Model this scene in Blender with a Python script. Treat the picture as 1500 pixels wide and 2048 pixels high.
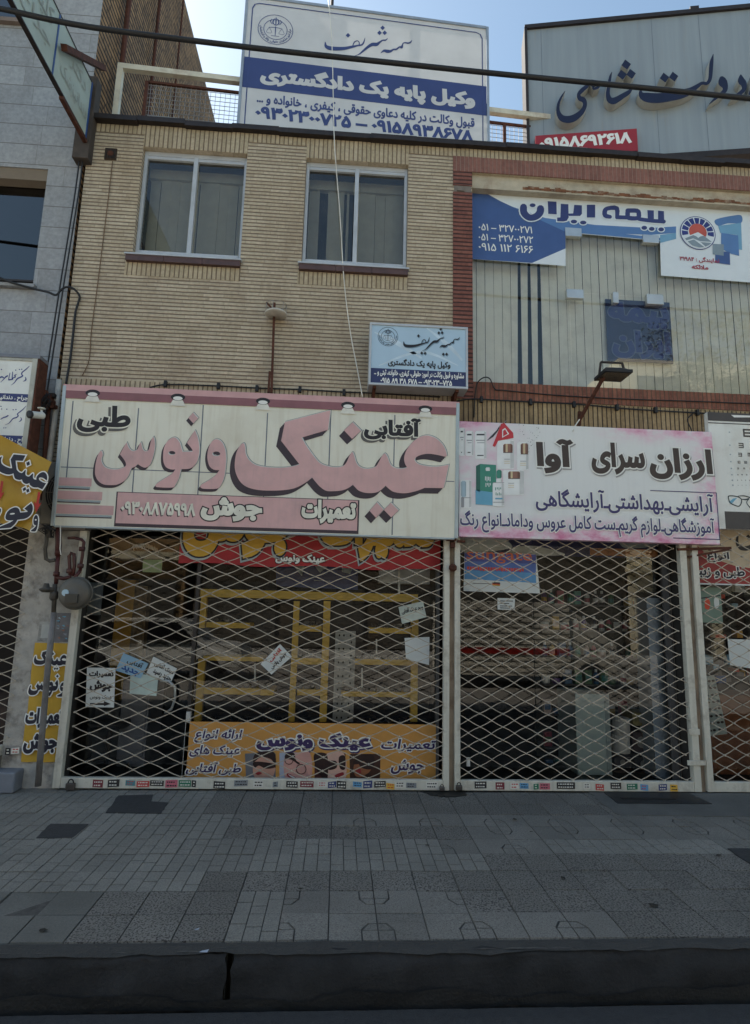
import bpy, math, random
import numpy as np
from mathutils import Vector, Matrix
from mathutils.geometry import delaunay_2d_cdt
random.seed(7)
for o in list(bpy.data.objects): bpy.data.objects.remove(o)
sc = bpy.context.scene
C = sc.collection
R = math.radians

# ------------------------------------------------------------------ camera
FPX, PITCH, YAW, ROLL, CY, CZ = 1155.58, .166998734, .0588246754, .0240026255, -5.48246312, 1.58812717
_fw = Vector((math.sin(YAW)*math.cos(PITCH), math.cos(YAW)*math.cos(PITCH), math.sin(PITCH)))
_r = Vector((math.cos(YAW), -math.sin(YAW), 0)); _u = _r.cross(_fw)
CR = math.cos(ROLL)*_r + math.sin(ROLL)*_u; CU = -math.sin(ROLL)*_r + math.cos(ROLL)*_u
CAM = Vector((0, CY, CZ))
cd = bpy.data.cameras.new('camera'); co = bpy.data.objects.new('camera', cd); C.objects.link(co)
co.matrix_world = Matrix(((CR.x, CU.x, -_fw.x, 0), (CR.y, CU.y, -_fw.y, CY), (CR.z, CU.z, -_fw.z, CZ), (0, 0, 0, 1)))
cd.sensor_fit = 'HORIZONTAL'; cd.sensor_width = 36; cd.lens = FPX*36/1500; cd.clip_end = 500; cd.clip_start = .05
sc.camera = co
# ------------------------------------------------------------------ sky and sun
SUN_AZ, SUN_EL = R(-60), R(45)          # behind the shops, to the left
w = bpy.data.worlds.new('World'); sc.world = w; w.use_nodes = True
nt = w.node_tree; bg = nt.nodes['Background']; sky = nt.nodes.new('ShaderNodeTexSky')
sky.sky_type = 'NISHITA'; sky.sun_disc = False; sky.sun_elevation = SUN_EL; sky.sun_rotation = SUN_AZ
sky.air_density = 1.0; sky.dust_density = 1.6; sky.ozone_density = .35
tint = nt.nodes.new('ShaderNodeMix'); tint.data_type = 'RGBA'; tint.blend_type = 'MULTIPLY'; tint.inputs[0].default_value = 1; tint.inputs[7].default_value = (1.03, 1.09, .99, 1)
nt.links.new(sky.outputs[0], tint.inputs[6]); nt.links.new(tint.outputs[2], bg.inputs[0]); bg.inputs[1].default_value = .115
sd = bpy.data.lights.new('sun', 'SUN'); so = bpy.data.objects.new('sun', sd); C.objects.link(so)
sd.energy = 5.0; sd.angle = R(.5); sd.color = (1, .93, .82)
_ts = Vector((math.sin(SUN_AZ)*math.cos(SUN_EL), math.cos(SUN_AZ)*math.cos(SUN_EL), math.sin(SUN_EL)))
so.rotation_euler = (-_ts).to_track_quat('-Z', 'Y').to_euler(); so.location = (0, 30, 40)
sc.view_settings.view_transform = 'Standard'; sc.view_settings.look = 'None'; sc.view_settings.gamma = 1
sc.view_settings.exposure = 1.12

# ------------------------------------------------------------------ helpers: pixels of the photograph to points on real planes
def ray(px, py): return _fw + CR*((px-750)/FPX) - CU*((py-1024)/FPX)
class Frame:                                   # a flat surface: origin, right, up; w is towards the viewer
    def __init__(s, O, u, v):
        s.O = Vector(O); s.u = Vector(u).normalized(); s.v = Vector(v).normalized(); s.n = s.u.cross(s.v).normalized()
    def P(s, u, v, w=0): return s.O + s.u*u + s.v*v + s.n*w
    def uv(s, px, py, w=0):
        d = ray(px, py); o = s.O + s.n*w; t = (o-CAM).dot(s.n)/d.dot(s.n); q = CAM + d*t - s.O
        return q.dot(s.u), q.dot(s.v)
def FY(Y): return Frame((0, Y, 0), (1, 0, 0), (0, 0, 1))   # plane parallel to the facade; u = X, v = Z
def at(px, py, Y=0):
    u, v = FY(Y).uv(px, py); return Vector((u, Y, v))
def span(x0, y0, x1, y1, Y):                    # lower left and upper right corners of an upright box
    ym = (y0+y1)/2; xm = (x0+x1)/2; return Vector((at(x0, ym, Y).x, Y, at(xm, y1, Y).z)), Vector((at(x1, ym, Y).x, Y, at(xm, y0, Y).z))
def lin(c):
    c = c/255
    return c/12.92 if c <= .04045 else ((c+.055)/1.055)**2.4
def rgb(r, g, b): return (lin(r), lin(g), lin(b))

# ------------------------------------------------------------------ materials
MATS = {}
def nodes(name):
    m = bpy.data.materials.new(name); m.use_nodes = True; t = m.node_tree
    return m, t, t.nodes['Principled BSDF'], t.nodes.new, t.links.new
def mth(t, op, a, b=None, c=None):
    n = t.nodes.new('ShaderNodeMath'); n.operation = op
    for i, x in enumerate((a, b, c)):
        if x is None: continue
        if isinstance(x, (int, float)): n.inputs[i].default_value = x
        else: t.links.new(x, n.inputs[i])
    return n.outputs[0]
def mixc(t, f, a, b, mode='MIX'):
    n = t.nodes.new('ShaderNodeMix'); n.data_type = 'RGBA'; n.blend_type = mode
    for i, x in ((0, f), (6, a), (7, b)):
        if isinstance(x, (int, float)): n.inputs[i].default_value = x
        elif isinstance(x, tuple): n.inputs[i].default_value = (*x[:3], 1)
        else: t.links.new(x, n.inputs[i])
    return n.outputs[2]
def noise(t, vec, scale, detail=4, rough=.55, dim='3D'):
    n = t.nodes.new('ShaderNodeTexNoise'); n.noise_dimensions = dim; n.inputs['Scale'].default_value = scale
    n.inputs['Detail'].default_value = detail; n.inputs['Roughness'].default_value = rough
    if vec is not None: t.links.new(vec, n.inputs['Vector'])
    return n.outputs['Fac']
def ramp(t, f, lo, hi):
    n = t.nodes.new('ShaderNodeMapRange'); n.inputs[1].default_value = lo; n.inputs[2].default_value = hi
    t.links.new(f, n.inputs[0]); return n.outputs[0]
def pos(t): return t.nodes.new('ShaderNodeNewGeometry').outputs['Position']
def stretch(t, v, s):
    n = t.nodes.new('ShaderNodeVectorMath'); n.operation = 'MULTIPLY'; n.inputs[1].default_value = s
    t.links.new(v, n.inputs[0]); return n.outputs[0]
def bump(t, b, h, strength, dist=.01):
    n = t.nodes.new('ShaderNodeBump'); n.inputs['Strength'].default_value = strength; n.inputs['Distance'].default_value = dist
    t.links.new(h, n.inputs['Height']); t.links.new(n.outputs[0], b.inputs['Normal'])
def M(name, col, rough=.6, metal=0., var=.14, scale=7., bmp=0., bscale=60., streak=0., dirt=None, damt=.5, dscale=3., fine=0.):
    if name in MATS: return MATS[name]
    m, t, b, N, L = nodes(name); p = pos(t)
    f = noise(t, p, scale)
    lo = tuple(x*(1-var) for x in col); hi = tuple(min(1, x*(1+var)) for x in col)
    c = mixc(t, ramp(t, f, .3, .7), lo, hi)
    if fine: c = mixc(t, fine, c, mixc(t, ramp(t, noise(t, p, 260, 2), .35, .65), tuple(x*.35 for x in col), tuple(min(1, x*1.5) for x in col)))
    if streak:
        f2 = noise(t, stretch(t, p, (22, 22, 1.1)), 1.0, 3)
        c = mixc(t, mth(t, 'MULTIPLY', ramp(t, f2, .5, .8), streak), c, dirt or (.12, .09, .05))
    if dirt is not None:
        f3 = noise(t, p, dscale, 6, .65)
        c = mixc(t, mth(t, 'MULTIPLY', ramp(t, f3, .5, .72), damt), c, dirt)
    L(c, b.inputs['Base Color']); b.inputs['Roughness'].default_value = rough; b.inputs['Metallic'].default_value = metal
    if bmp: bump(t, b, noise(t, p, bscale, 5), bmp)
    MATS[name] = m; return m
def glass(name, tint=(.9, .93, .92), k=1.0, rough=0., ior=1.5, haze=0.):
    if name in MATS: return MATS[name]
    m, t, b, N, L = nodes(name); t.nodes.remove(b)
    tr = N('ShaderNodeBsdfTransparent'); tr.inputs[0].default_value = (*tint, 1)
    gl = N('ShaderNodeBsdfGlossy'); gl.inputs['Roughness'].default_value = rough
    fr = N('ShaderNodeFresnel'); fr.inputs[0].default_value = ior
    mx = N('ShaderNodeMixShader'); L(mth(t, 'MINIMUM', mth(t, 'MULTIPLY', fr.outputs[0], 1.8*k), 1.0), mx.inputs[0])
    L(tr.outputs[0], mx.inputs[1]); L(gl.outputs[0], mx.inputs[2]); out = mx.outputs[0]
    if haze:
        df = N('ShaderNodeBsdfDiffuse'); df.inputs[0].default_value = (.35, .36, .36, 1)
        m2 = N('ShaderNodeMixShader'); L(mth(t, 'MULTIPLY', ramp(t, noise(t, pos(t), 5, 6, .7), .3, .8), haze), m2.inputs[0])
        L(out, m2.inputs[1]); L(df.outputs[0], m2.inputs[2]); out = m2.outputs[0]
    L(out, t.nodes['Material Output'].inputs[0]); MATS[name] = m; return m
def flex(name, col, tl=.3):                    # thin printed banner cloth, some light comes through
    if name in MATS: return MATS[name]
    m, t, b, N, L = nodes(name); p = pos(t)
    c = mixc(t, ramp(t, noise(t, p, 4), .3, .7), tuple(x*.93 for x in col), tuple(min(1, x*1.05) for x in col))
    L(c, b.inputs['Base Color']); b.inputs['Roughness'].default_value = .5
    tn = N('ShaderNodeBsdfTranslucent'); L(c, tn.inputs[0]); mx = N('ShaderNodeMixShader'); mx.inputs[0].default_value = tl
    L(b.outputs[0], mx.inputs[1]); L(tn.outputs[0], mx.inputs[2]); L(mx.outputs[0], t.nodes['Material Output'].inputs[0])
    MATS[name] = m; return m
def bricks(name, row, L_, H_, c1, c2, joint, jh=.16, jv=.03, bs=.8, axis=0, wob=.004, dirtc=None, damt=.35, jdark=.55):
    """row = 'Z': courses stacked upward; row = 'A': bricks on end, side by side. axis 0: facade (X), 1: side wall (Y)."""
    if name in MATS: return MATS[name]
    m, t, b, N, L = nodes(name); p = pos(t); sp = N('ShaderNodeSeparateXYZ'); L(p, sp.inputs[0])
    A_, Z_ = sp.outputs[axis], sp.outputs[2]
    wb = mth(t, 'MULTIPLY', mth(t, 'SUBTRACT', noise(t, p, 3.5, 2), .5), wob*2)
    a, z = (A_, Z_) if row == 'Z' else (Z_, A_)
    z = mth(t, 'ADD', z, wb)
    zr = mth(t, 'DIVIDE', z, H_); r = mth(t, 'FLOOR', zr); fb = mth(t, 'FRACT', zr)
    wn = N('ShaderNodeTexWhiteNoise'); wn.noise_dimensions = '1D'; L(r, wn.inputs['W'])
    ar = mth(t, 'ADD', mth(t, 'DIVIDE', a, L_), wn.outputs['Value']); ci = mth(t, 'FLOOR', ar); fa = mth(t, 'FRACT', ar)
    cv = N('ShaderNodeCombineXYZ'); L(ci, cv.inputs[0]); L(r, cv.inputs[1])
    w2 = N('ShaderNodeTexWhiteNoise'); w2.noise_dimensions = '2D'; L(cv.outputs[0], w2.inputs['Vector'])
    # soft-edged joints; the width wanders a little
    jw = mth(t, 'ADD', mth(t, 'MULTIPLY', noise(t, p, 9, 2), jh*.7), jh*.65)
    e = mth(t, 'MINIMUM', fb, mth(t, 'SUBTRACT', 1., fb)); mk = N('ShaderNodeMapRange'); mk.interpolation_type = 'SMOOTHSTEP'
    L(e, mk.inputs[0]); L(mth(t, 'MULTIPLY', jw, .3), mk.inputs[1]); L(mth(t, 'MULTIPLY', jw, .8), mk.inputs[2])
    e2 = mth(t, 'MINIMUM', fa, mth(t, 'SUBTRACT', 1., fa)); mv = N('ShaderNodeMapRange')
    L(e2, mv.inputs[0]); mv.inputs[1].default_value = jv*.2; mv.inputs[2].default_value = jv*.6
    mvv = mth(t, 'MAXIMUM', mv.outputs[0], 1-jdark)
    face = mth(t, 'MULTIPLY', mk.outputs[0], mvv)
    c = mixc(t, w2.outputs['Value'], c1, c2)
    c = mixc(t, .35, c, mixc(t, ramp(t, noise(t, p, 30, 4), .3, .7), tuple(x*.6 for x in c1), tuple(min(1, x*1.15) for x in c2)))
    if dirtc: c = mixc(t, mth(t, 'MULTIPLY', ramp(t, noise(t, stretch(t, p, (2.2, 2.2, .8)), 1., 6, .65), .48, .75), damt), c, dirtc)
    c = mixc(t, face, joint, c)
    L(c, b.inputs['Base Color']); b.inputs['Roughness'].default_value = .85
    h = mth(t, 'ADD', face, mth(t, 'MULTIPLY', noise(t, p, 90, 3), .25)); bump(t, b, h, bs, .006)
    MATS[name] = m; return m
# ------------------------------------------------------------------ mesh building
ORI = {}                                       # world matrix of every thing's Empty
class MB:
    def __init__(s): s.v = []; s.f = []; s.m = []; s.mats = []
    def mi(s, m):
        if m not in s.mats: s.mats.append(m)
        return s.mats.index(m)
    def add(s, vs, fs, m):
        o = len(s.v); s.v += [Vector(x) for x in vs]; k = s.mi(m)
        for f in fs: s.f.append(tuple(i+o for i in f)); s.m.append(k)
        return s
    def quad(s, a, b, c, d, m): return s.add([a, b, c, d], [(0, 1, 2, 3)], m)
    def box(s, x0, x1, y0, y1, z0, z1, m):
        vs = [(x, y, z) for x in (x0, x1) for y in (y0, y1) for z in (z0, z1)]
        return s.add(vs, [(0, 1, 3, 2), (4, 6, 7, 5), (0, 4, 5, 1), (2, 3, 7, 6), (0, 2, 6, 4), (1, 5, 7, 3)], m)
    def fbox(s, F, u0, u1, v0, v1, w0, w1, m):
        vs = [F.P(u, v, w) for u in (u0, u1) for v in (v0, v1) for w in (w0, w1)]
        return s.add(vs, [(0, 1, 3, 2), (4, 6, 7, 5), (0, 4, 5, 1), (2, 3, 7, 6), (0, 2, 6, 4), (1, 5, 7, 3)], m)
    def frect(s, F, u0, u1, v0, v1, w, m): return s.quad(F.P(u0, v0, w), F.P(u1, v0, w), F.P(u1, v1, w), F.P(u0, v1, w), m)
    def tube(s, pts, r, m, n=6, cap=True):
        pts = [Vector(p) for p in pts]; k = len(pts); rs = r if isinstance(r, (list, tuple)) else [r]*k
        vs = []; up = Vector((.13, .27, .95))
        for i, p in enumerate(pts):
            d = (pts[min(i+1, k-1)]-pts[max(i-1, 0)]).normalized()
            a = d.cross(up)
            if a.length < .05: a = d.cross(Vector((1, 0, 0)))
            a.normalize(); b = d.cross(a)
            vs += [p+(a*math.cos(2*math.pi*j/n)+b*math.sin(2*math.pi*j/n))*rs[i] for j in range(n)]
        fs = [(i*n+j, i*n+(j+1) % n, (i+1)*n+(j+1) % n, (i+1)*n+j) for i in range(k-1) for j in range(n)]
        if cap: fs += [tuple(range(n))[::-1], tuple((k-1)*n+j for j in range(n))]
        return s.add(vs, fs, m)
    def bar(s, a, b, w_, h, m):                 # rectangular bar between two points
        a, b = Vector(a), Vector(b); d = (b-a).normalized(); x = d.cross(Vector((0, 0, 1)))
        if x.length < .05: x = Vector((1, 0, 0))
        x.normalize(); y = d.cross(x); vs = [p+x*(i*w_/2)+y*(j*h/2) for p in (a, b) for i, j in ((-1, -1), (1, -1), (1, 1), (-1, 1))]
        return s.add(vs, [(3, 2, 1, 0), (4, 5, 6, 7), (0, 1, 5, 4), (1, 2, 6, 5), (2, 3, 7, 6), (3, 0, 4, 7)], m)
    def lathe(s, o, prof, m, n=14, ax=(0, 0, 1)):   # prof: (radius, height) from bottom to top
        o = Vector(o); z = Vector(ax).normalized(); x = z.cross(Vector((.31, .92, .11))).normalized(); y = z.cross(x); vs = []
        for r, h in prof: vs += [o+z*h+(x*math.cos(2*math.pi*j/n)+y*math.sin(2*math.pi*j/n))*r for j in range(n)]
        k = len(prof); fs = [(i*n+j, i*n+(j+1) % n, (i+1)*n+(j+1) % n, (i+1)*n+j) for i in range(k-1) for j in range(n)]
        fs += [tuple(range(n))[::-1], tuple((k-1)*n+j for j in range(n))]
        return s.add(vs, fs, m)
    def ink(s, F, uv_tris, w, m):
        pts, tr = uv_tris; return s.add([F.P(x, y, w) for x, y in pts], tr, m)
    def prism(s, F, loops, w0, w1, mf, ms):
        pts, tr = fill(loops); s.add([F.P(x, y, w1) for x, y in pts], tr, mf)
        for lp in loops:
            n = len(lp); vs = [F.P(x, y, w0) for x, y in lp]+[F.P(x, y, w1) for x, y in lp]
            s.add(vs, [(i, (i+1) % n, n+(i+1) % n, n+i) for i in range(n)], ms)
        return s
    def build(s, name, parent=None, smooth=False, bevel=0):
        me = bpy.data.meshes.new(name)
        inv = ORI[parent.name].inverted() if parent is not None and parent.name in ORI else None
        vs = [inv @ v for v in s.v] if inv is not None else s.v
        me.from_pydata([tuple(v) for v in vs], [], s.f)
        for m in s.mats: me.materials.append(m)
        me.polygons.foreach_set('material_index', s.m)
        if smooth: me.polygons.foreach_set('use_smooth', [True]*len(s.f))
        me.update(); o = bpy.data.objects.new(name, me); C.objects.link(o)
        if parent is not None:
            o.parent = parent; ORI[o.name] = ORI[parent.name].copy()
        else: ORI[o.name] = Matrix()
        if bevel:
            b = o.modifiers.new('bevel', 'BEVEL'); b.width = bevel; b.segments = 2; b.limit_method = 'ANGLE'
        return o
def thing(name, label, cat, loc, group=None):
    o = bpy.data.objects.new(name, None); C.objects.link(o); o.location = loc; o.empty_display_size = .1
    ORI[o.name] = Matrix.Translation(Vector(loc)); o['label'] = label; o['category'] = cat
    if group: o['group'] = group
    return o
def tag(o, label, cat, group=None):
    o['label'] = label; o['category'] = cat
    if group: o['group'] = group
    return o
def struct(o): o['kind'] = 'structure'; return o
def copy_thing(root, delta, label=None, group=None, rz=0):
    r = root.copy(); C.objects.link(r); r.location = root.location+Vector(delta); r.rotation_euler.z = rz
    if label: r['label'] = label
    if group: r['group'] = group
    for ch in list(root.children):
        c = ch.copy(); C.objects.link(c); c.parent = r
        for g in ch.children:
            d = g.copy(); C.objects.link(d); d.parent = c
    return r
# ------------------------------------------------------------------ outlines: filling, offsetting, lettering
def area(lp): return sum(a[0]*b[1]-b[0]*a[1] for a, b in zip(lp, lp[1:]+lp[:1]))/2
def clean(lp):
    out = []
    for p in lp:
        if not out or abs(p[0]-out[-1][0])+abs(p[1]-out[-1][1]) > 1e-7: out.append(tuple(p))
    while len(out) > 1 and abs(out[0][0]-out[-1][0])+abs(out[0][1]-out[-1][1]) <= 1e-7: out.pop()
    return out
def fill(loops):
    """non-zero winding fill of closed outlines -> points, triangles"""
    loops = [l for l in map(clean, loops) if len(l) > 2]
    if not loops: return [], []
    al = np.array([p for l in loops for p in l]); c0 = al.mean(0); sc_ = 1/max(np.ptp(al, 0).max(), 1e-9)
    vs, es = [], []
    for l in loops:
        o = len(vs); n = len(l); vs += [Vector(((p[0]-c0[0])*sc_, (p[1]-c0[1])*sc_)) for p in l]; es += [(o+i, o+(i+1) % n) for i in range(n)]
    ov, oe, of = delaunay_2d_cdt(vs, es, [], 0, 1e-6)[:3]
    P = np.array([tuple(v) for v in ov]); T = np.array([f for f in of if len(f) == 3])
    if len(T) == 0: return [], []
    cen = P[T].mean(1); a = np.array([tuple(vs[e[0]]) for e in es]); b = np.array([tuple(vs[e[1]]) for e in es])
    wn = np.zeros(len(cen), int)
    for i0 in range(0, len(cen), 2000):
        q = cen[i0:i0+2000]; x = q[:, 0, None]; y = q[:, 1, None]
        cr = (b[None, :, 0]-a[None, :, 0])*(y-a[None, :, 1])-(x-a[None, :, 0])*(b[None, :, 1]-a[None, :, 1])
        up = (a[None, :, 1] <= y) & (b[None, :, 1] > y) & (cr > 0); dn = (a[None, :, 1] > y) & (b[None, :, 1] <= y) & (cr < 0)
        wn[i0:i0+2000] = up.sum(1)-dn.sum(1)
    T = T[wn != 0]; e1 = P[T[:, 1]]-P[T[:, 0]]; e2 = P[T[:, 2]]-P[T[:, 0]]; s_ = e1[:, 0]*e2[:, 1]-e1[:, 1]*e2[:, 0]
    T = np.where((s_ < 0)[:, None], T[:, ::-1], T)
    return [(x/sc_+c0[0], y/sc_+c0[1]) for x, y in P], [tuple(int(i) for i in t_) for t_ in T]
def offset(loops, d, lim=1.7):
    if abs(d) < 1e-9: return loops
    sg = 1 if sum(area(l) for l in loops) > 0 else -1; out = []
    for l in map(clean, loops):
        n = len(l); q = []
        if n < 3: continue
        for i in range(n):
            p0, p1, p2 = l[i-1], l[i], l[(i+1) % n]
            n1 = (p1[1]-p0[1], p0[0]-p1[0]); n2 = (p2[1]-p1[1], p1[0]-p2[0])
            l1 = math.hypot(*n1) or 1; l2 = math.hypot(*n2) or 1
            nx = n1[0]/l1+n2[0]/l2; ny = n1[1]/l1+n2[1]/l2; ln = math.hypot(nx, ny)
            if ln < 1e-6: q.append(p1); continue
            k = min(lim, 2/ln)/ln*1.0
            q.append((p1[0]+sg*nx*k*d, p1[1]+sg*ny*k*d))
        out.append(q)
    return out
def smooth(pts, n=5):                           # closed Hermite curve; a third entry marks a sharp corner
    k = len(pts); out = []
    tg = []
    for i in range(k):
        a, b = pts[i-1], pts[(i+1) % k]
        tg.append((0, 0) if len(pts[i]) > 2 else ((b[0]-a[0])/2, (b[1]-a[1])/2))
    for i in range(k):
        p, q = pts[i], pts[(i+1) % k]; m0, m1 = tg[i], tg[(i+1) % k]; ch = math.hypot(q[0]-p[0], q[1]-p[1])
        def cl(m):
            l = math.hypot(*m); return m if l <= ch*1.3 or l == 0 else (m[0]*ch*1.3/l, m[1]*ch*1.3/l)
        m0, m1 = cl(m0), cl(m1)
        nn = 1 if len(p) > 2 and len(q) > 2 else n
        for j in range(nn):
            s_ = j/nn; h = (2*s_**3-3*s_**2+1, s_**3-2*s_**2+s_, -2*s_**3+3*s_**2, s_**3-s_**2)
            out.append(tuple(h[0]*p[c]+h[1]*m0[c]+h[2]*q[c]+h[3]*m1[c] for c in (0, 1)))
    return out
def stroke(pts, n=5, caps=True):                # pts: (x, y, width); brush stroke outline(s)
    k = len(pts); S = []
    for i in range(k-1):
        p0, p1, p2, p3 = pts[max(i-1, 0)], pts[i], pts[i+1], pts[min(i+2, k-1)]
        for j in range(n):
            s_ = j/n
            S.append(tuple(.5*((2*p1[c])+(p2[c]-p0[c])*s_+(2*p0[c]-5*p1[c]+4*p2[c]-p3[c])*s_*s_+(3*p1[c]-p0[c]-3*p2[c]+p3[c])*s_**3) for c in (0, 1, 2)))
    S.append(tuple(pts[-1])); L_, R_ = [], []
    for i, p in enumerate(S):
        a, b = S[max(i-1, 0)], S[min(i+1, len(S)-1)]; dx, dy = b[0]-a[0], b[1]-a[1]; l = math.hypot(dx, dy) or 1
        h = max(p[2], 1e-3)/2; L_.append((p[0]-dy/l*h, p[1]+dx/l*h)); R_.append((p[0]+dy/l*h, p[1]-dx/l*h))
    lps = []
    for i in range(len(S)-1):
        q = [L_[i], L_[i+1], R_[i+1], R_[i]]
        lps.append(q if area(q) > 0 else q[::-1])
    for e in ((S[0], S[-1]) if caps else ()): lps.append(ell(e[0], e[1], max(e[2], 1e-3)/2, max(e[2], 1e-3)/2, 10))
    for e in S[1:-1]: lps.append(ell(e[0], e[1], e[2]/2*.99, e[2]/2*.99, 8))
    return lps
def ell(x, y, rx, ry, n=16, a=0):
    return [(x+rx*math.cos(t)*math.cos(a)-ry*math.sin(t)*math.sin(a), y+rx*math.cos(t)*math.sin(a)+ry*math.sin(t)*math.cos(a)) for t in (2*math.pi*i/n for i in range(n))]
def dia(x, y, rx, ry=None): ry = ry or rx; return [(x-rx, y), (x, y-ry), (x+rx, y), (x, y+ry)]
def Z(ox, oy, s, pts): return [(ox+p[0]/s, oy+p[1]/s)+tuple(p[2:]) for p in pts]
def zl(ox, oy, s, loops): return [[(ox+x/s, oy+y/s) for x, y in l] for l in loops]
def ccw(loops): return [l if area(l) > 0 else l[::-1] for l in loops]
def touv(F, loops, w=0):
    out = [[F.uv(x, y, w) for x, y in l] for l in loops]
    return out
FM = {'آ': 'FE81 FE82', 'ا': 'FE8D FE8E', 'ب': 'FE8F FE90 FE91 FE92', 'پ': 'FB56 FB57 FB58 FB59', 'ت': 'FE95 FE96 FE97 FE98', 'ث': 'FE99 FE9A FE9B FE9C', 'ج': 'FE9D FE9E FE9F FEA0', 'ح': 'FEA1 FEA2 FEA3 FEA4', 'خ': 'FEA5 FEA6 FEA7 FEA8', 'د': 'FEA9 FEAA', 'ذ': 'FEAB FEAC', 'ر': 'FEAD FEAE', 'ز': 'FEAF FEB0', 'س': 'FEB1 FEB2 FEB3 FEB4', 'ش': 'FEB5 FEB6 FEB7 FEB8', 'ص': 'FEB9 FEBA FEBB FEBC', 'ض': 'FEBD FEBE FEBF FEC0', 'ط': 'FEC1 FEC2 FEC3 FEC4', 'ع': 'FEC9 FECA FECB FECC', 'غ': 'FECD FECE FECF FED0', 'ف': 'FED1 FED2 FED3 FED4', 'ق': 'FED5 FED6 FED7 FED8', 'ک': 'FB8E FB8F FB90 FB91', 'گ': 'FB92 FB93 FB94 FB95', 'ل': 'FEDD FEDE FEDF FEE0', 'م': 'FEE1 FEE2 FEE3 FEE4', 'ن': 'FEE5 FEE6 FEE7 FEE8', 'ه': 'FEE9 FEEA FEEB FEEC', 'و': 'FEED FEEE', 'ی': 'FBFC FBFD FBFE FBFF', 'ئ': 'FE89 FE8A FE8B FE8C', 'ﻻ': 'FEFB FEFC', 'ـ': '0640 0640 0640 0640'}
FM = {k: [chr(int(x, 16)) for x in v.split()] for k, v in FM.items()}
def shape(t):                                   # join the letters, put them in visual order
    if not any(c in FM for c in t): return t.replace('_', '\u0640')
    t = t.replace('لا', 'ﻻ'); out = []
    for i, c in enumerate(t):
        if c not in FM: out.append('\u0640' if c == '_' else c); continue
        f = FM[c]; p = i > 0 and len(FM.get(t[i-1], '')) == 4; n = len(f) == 4 and i+1 < len(t) and t[i+1] in FM
        out.append(f[(3 if p else 2) if n else (1 if p else 0)])
    out = out[::-1]; r = []; run = []
    for c in out:
        if '۰' <= c <= '۹' or c.isascii() and c.isalnum(): run.append(c)
        else: r += run[::-1]+[c]; run = []
    return ''.join(r+run[::-1])
LOOPS = {}
def text_loops(s, res=2):
    if s in LOOPS: return LOOPS[s]
    c = bpy.data.curves.new('lettering', 'FONT'); c.body = shape(s) if any('\u0600' <= ch <= '\u06ff' for ch in s) else s
    c.fill_mode = 'NONE'; c.resolution_u = res; o = bpy.data.objects.new('lettering', c); C.objects.link(o)
    me = bpy.data.meshes.new_from_object(o.evaluated_get(bpy.context.evaluated_depsgraph_get()))
    nx = {}
    for e in me.edges: nx.setdefault(e.vertices[0], []).append(e.vertices[1]); nx.setdefault(e.vertices[1], []).append(e.vertices[0])
    seen = set(); out = []
    for i in range(len(me.vertices)):
        if i in seen or i not in nx: continue
        lp = [i]; seen.add(i); cur = i
        while True:
            cand = [j for j in nx[cur] if j not in seen]
            if not cand: break
            j = cur+1 if cur+1 in cand else cand[0]
            lp.append(j); seen.add(j); cur = j
        out.append([(me.vertices[j].co.x, me.vertices[j].co.y) for j in lp])
    bpy.data.objects.remove(o); bpy.data.curves.remove(c); bpy.data.meshes.remove(me)
    if out:                                     # a lone outline from another font may run the other way round
        sg = 1 if sum(area(l) for l in out) > 0 else -1; bb = [(min(x for x, y in l), max(x for x, y in l), min(y for x, y in l), max(y for x, y in l)) for l in out]
        for i, l in enumerate(out):
            b = bb[i]
            if not any(j != i and q[0] < b[1] and b[0] < q[1] and q[2] < b[3] and b[2] < q[3] for j, q in enumerate(bb)) and area(l)*sg < 0: out[i] = l[::-1]
    LOOPS[s] = out; return out
def fit(loops, u0, v0, u1, v1, shear=0):
    a = np.array([p for l in loops for p in l]); lo = a.min(0); hi = a.max(0); k = ((u1-u0)/(hi[0]-lo[0]), (v1-v0)/(hi[1]-lo[1]))
    return [[(u0+(x-lo[0])*k[0]+shear*(y-lo[1])*k[1], v0+(y-lo[1])*k[1]) for x, y in l] for l in loops]
def rect_uv(F, x0, y0, x1, y1):
    ym = (y0+y1)/2; xm = (x0+x1)/2
    return F.uv(x0, ym)[0], F.uv(xm, y1)[1], F.uv(x1, ym)[0], F.uv(xm, y0)[1]
def T(mb, F, s, box, m, w=.004, bold=.02, halo=0, hm=None, sh=None, sm=None, uvbox=None, shear=0):
    """letter the text s into the photo box (x0, y0, x1, y1) on the plane F"""
    lp = offset(text_loops(s), bold); u0, v0, u1, v1 = uvbox or rect_uv(F, *box)
    lp = fit(lp, u0, v0, u1, v1, shear)
    if sh: mb.ink(F, fill([[(x+sh[0], y+sh[1]) for x, y in l] for l in (offset(lp, halo) if halo else lp)]), w-.0024, sm)
    if halo: mb.ink(F, fill(offset(lp, halo)), w-.0012, hm)
    mb.ink(F, fill(lp), w, m); return mb
def pts_of(F, px): return [F.uv(*p) for p in px]
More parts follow.
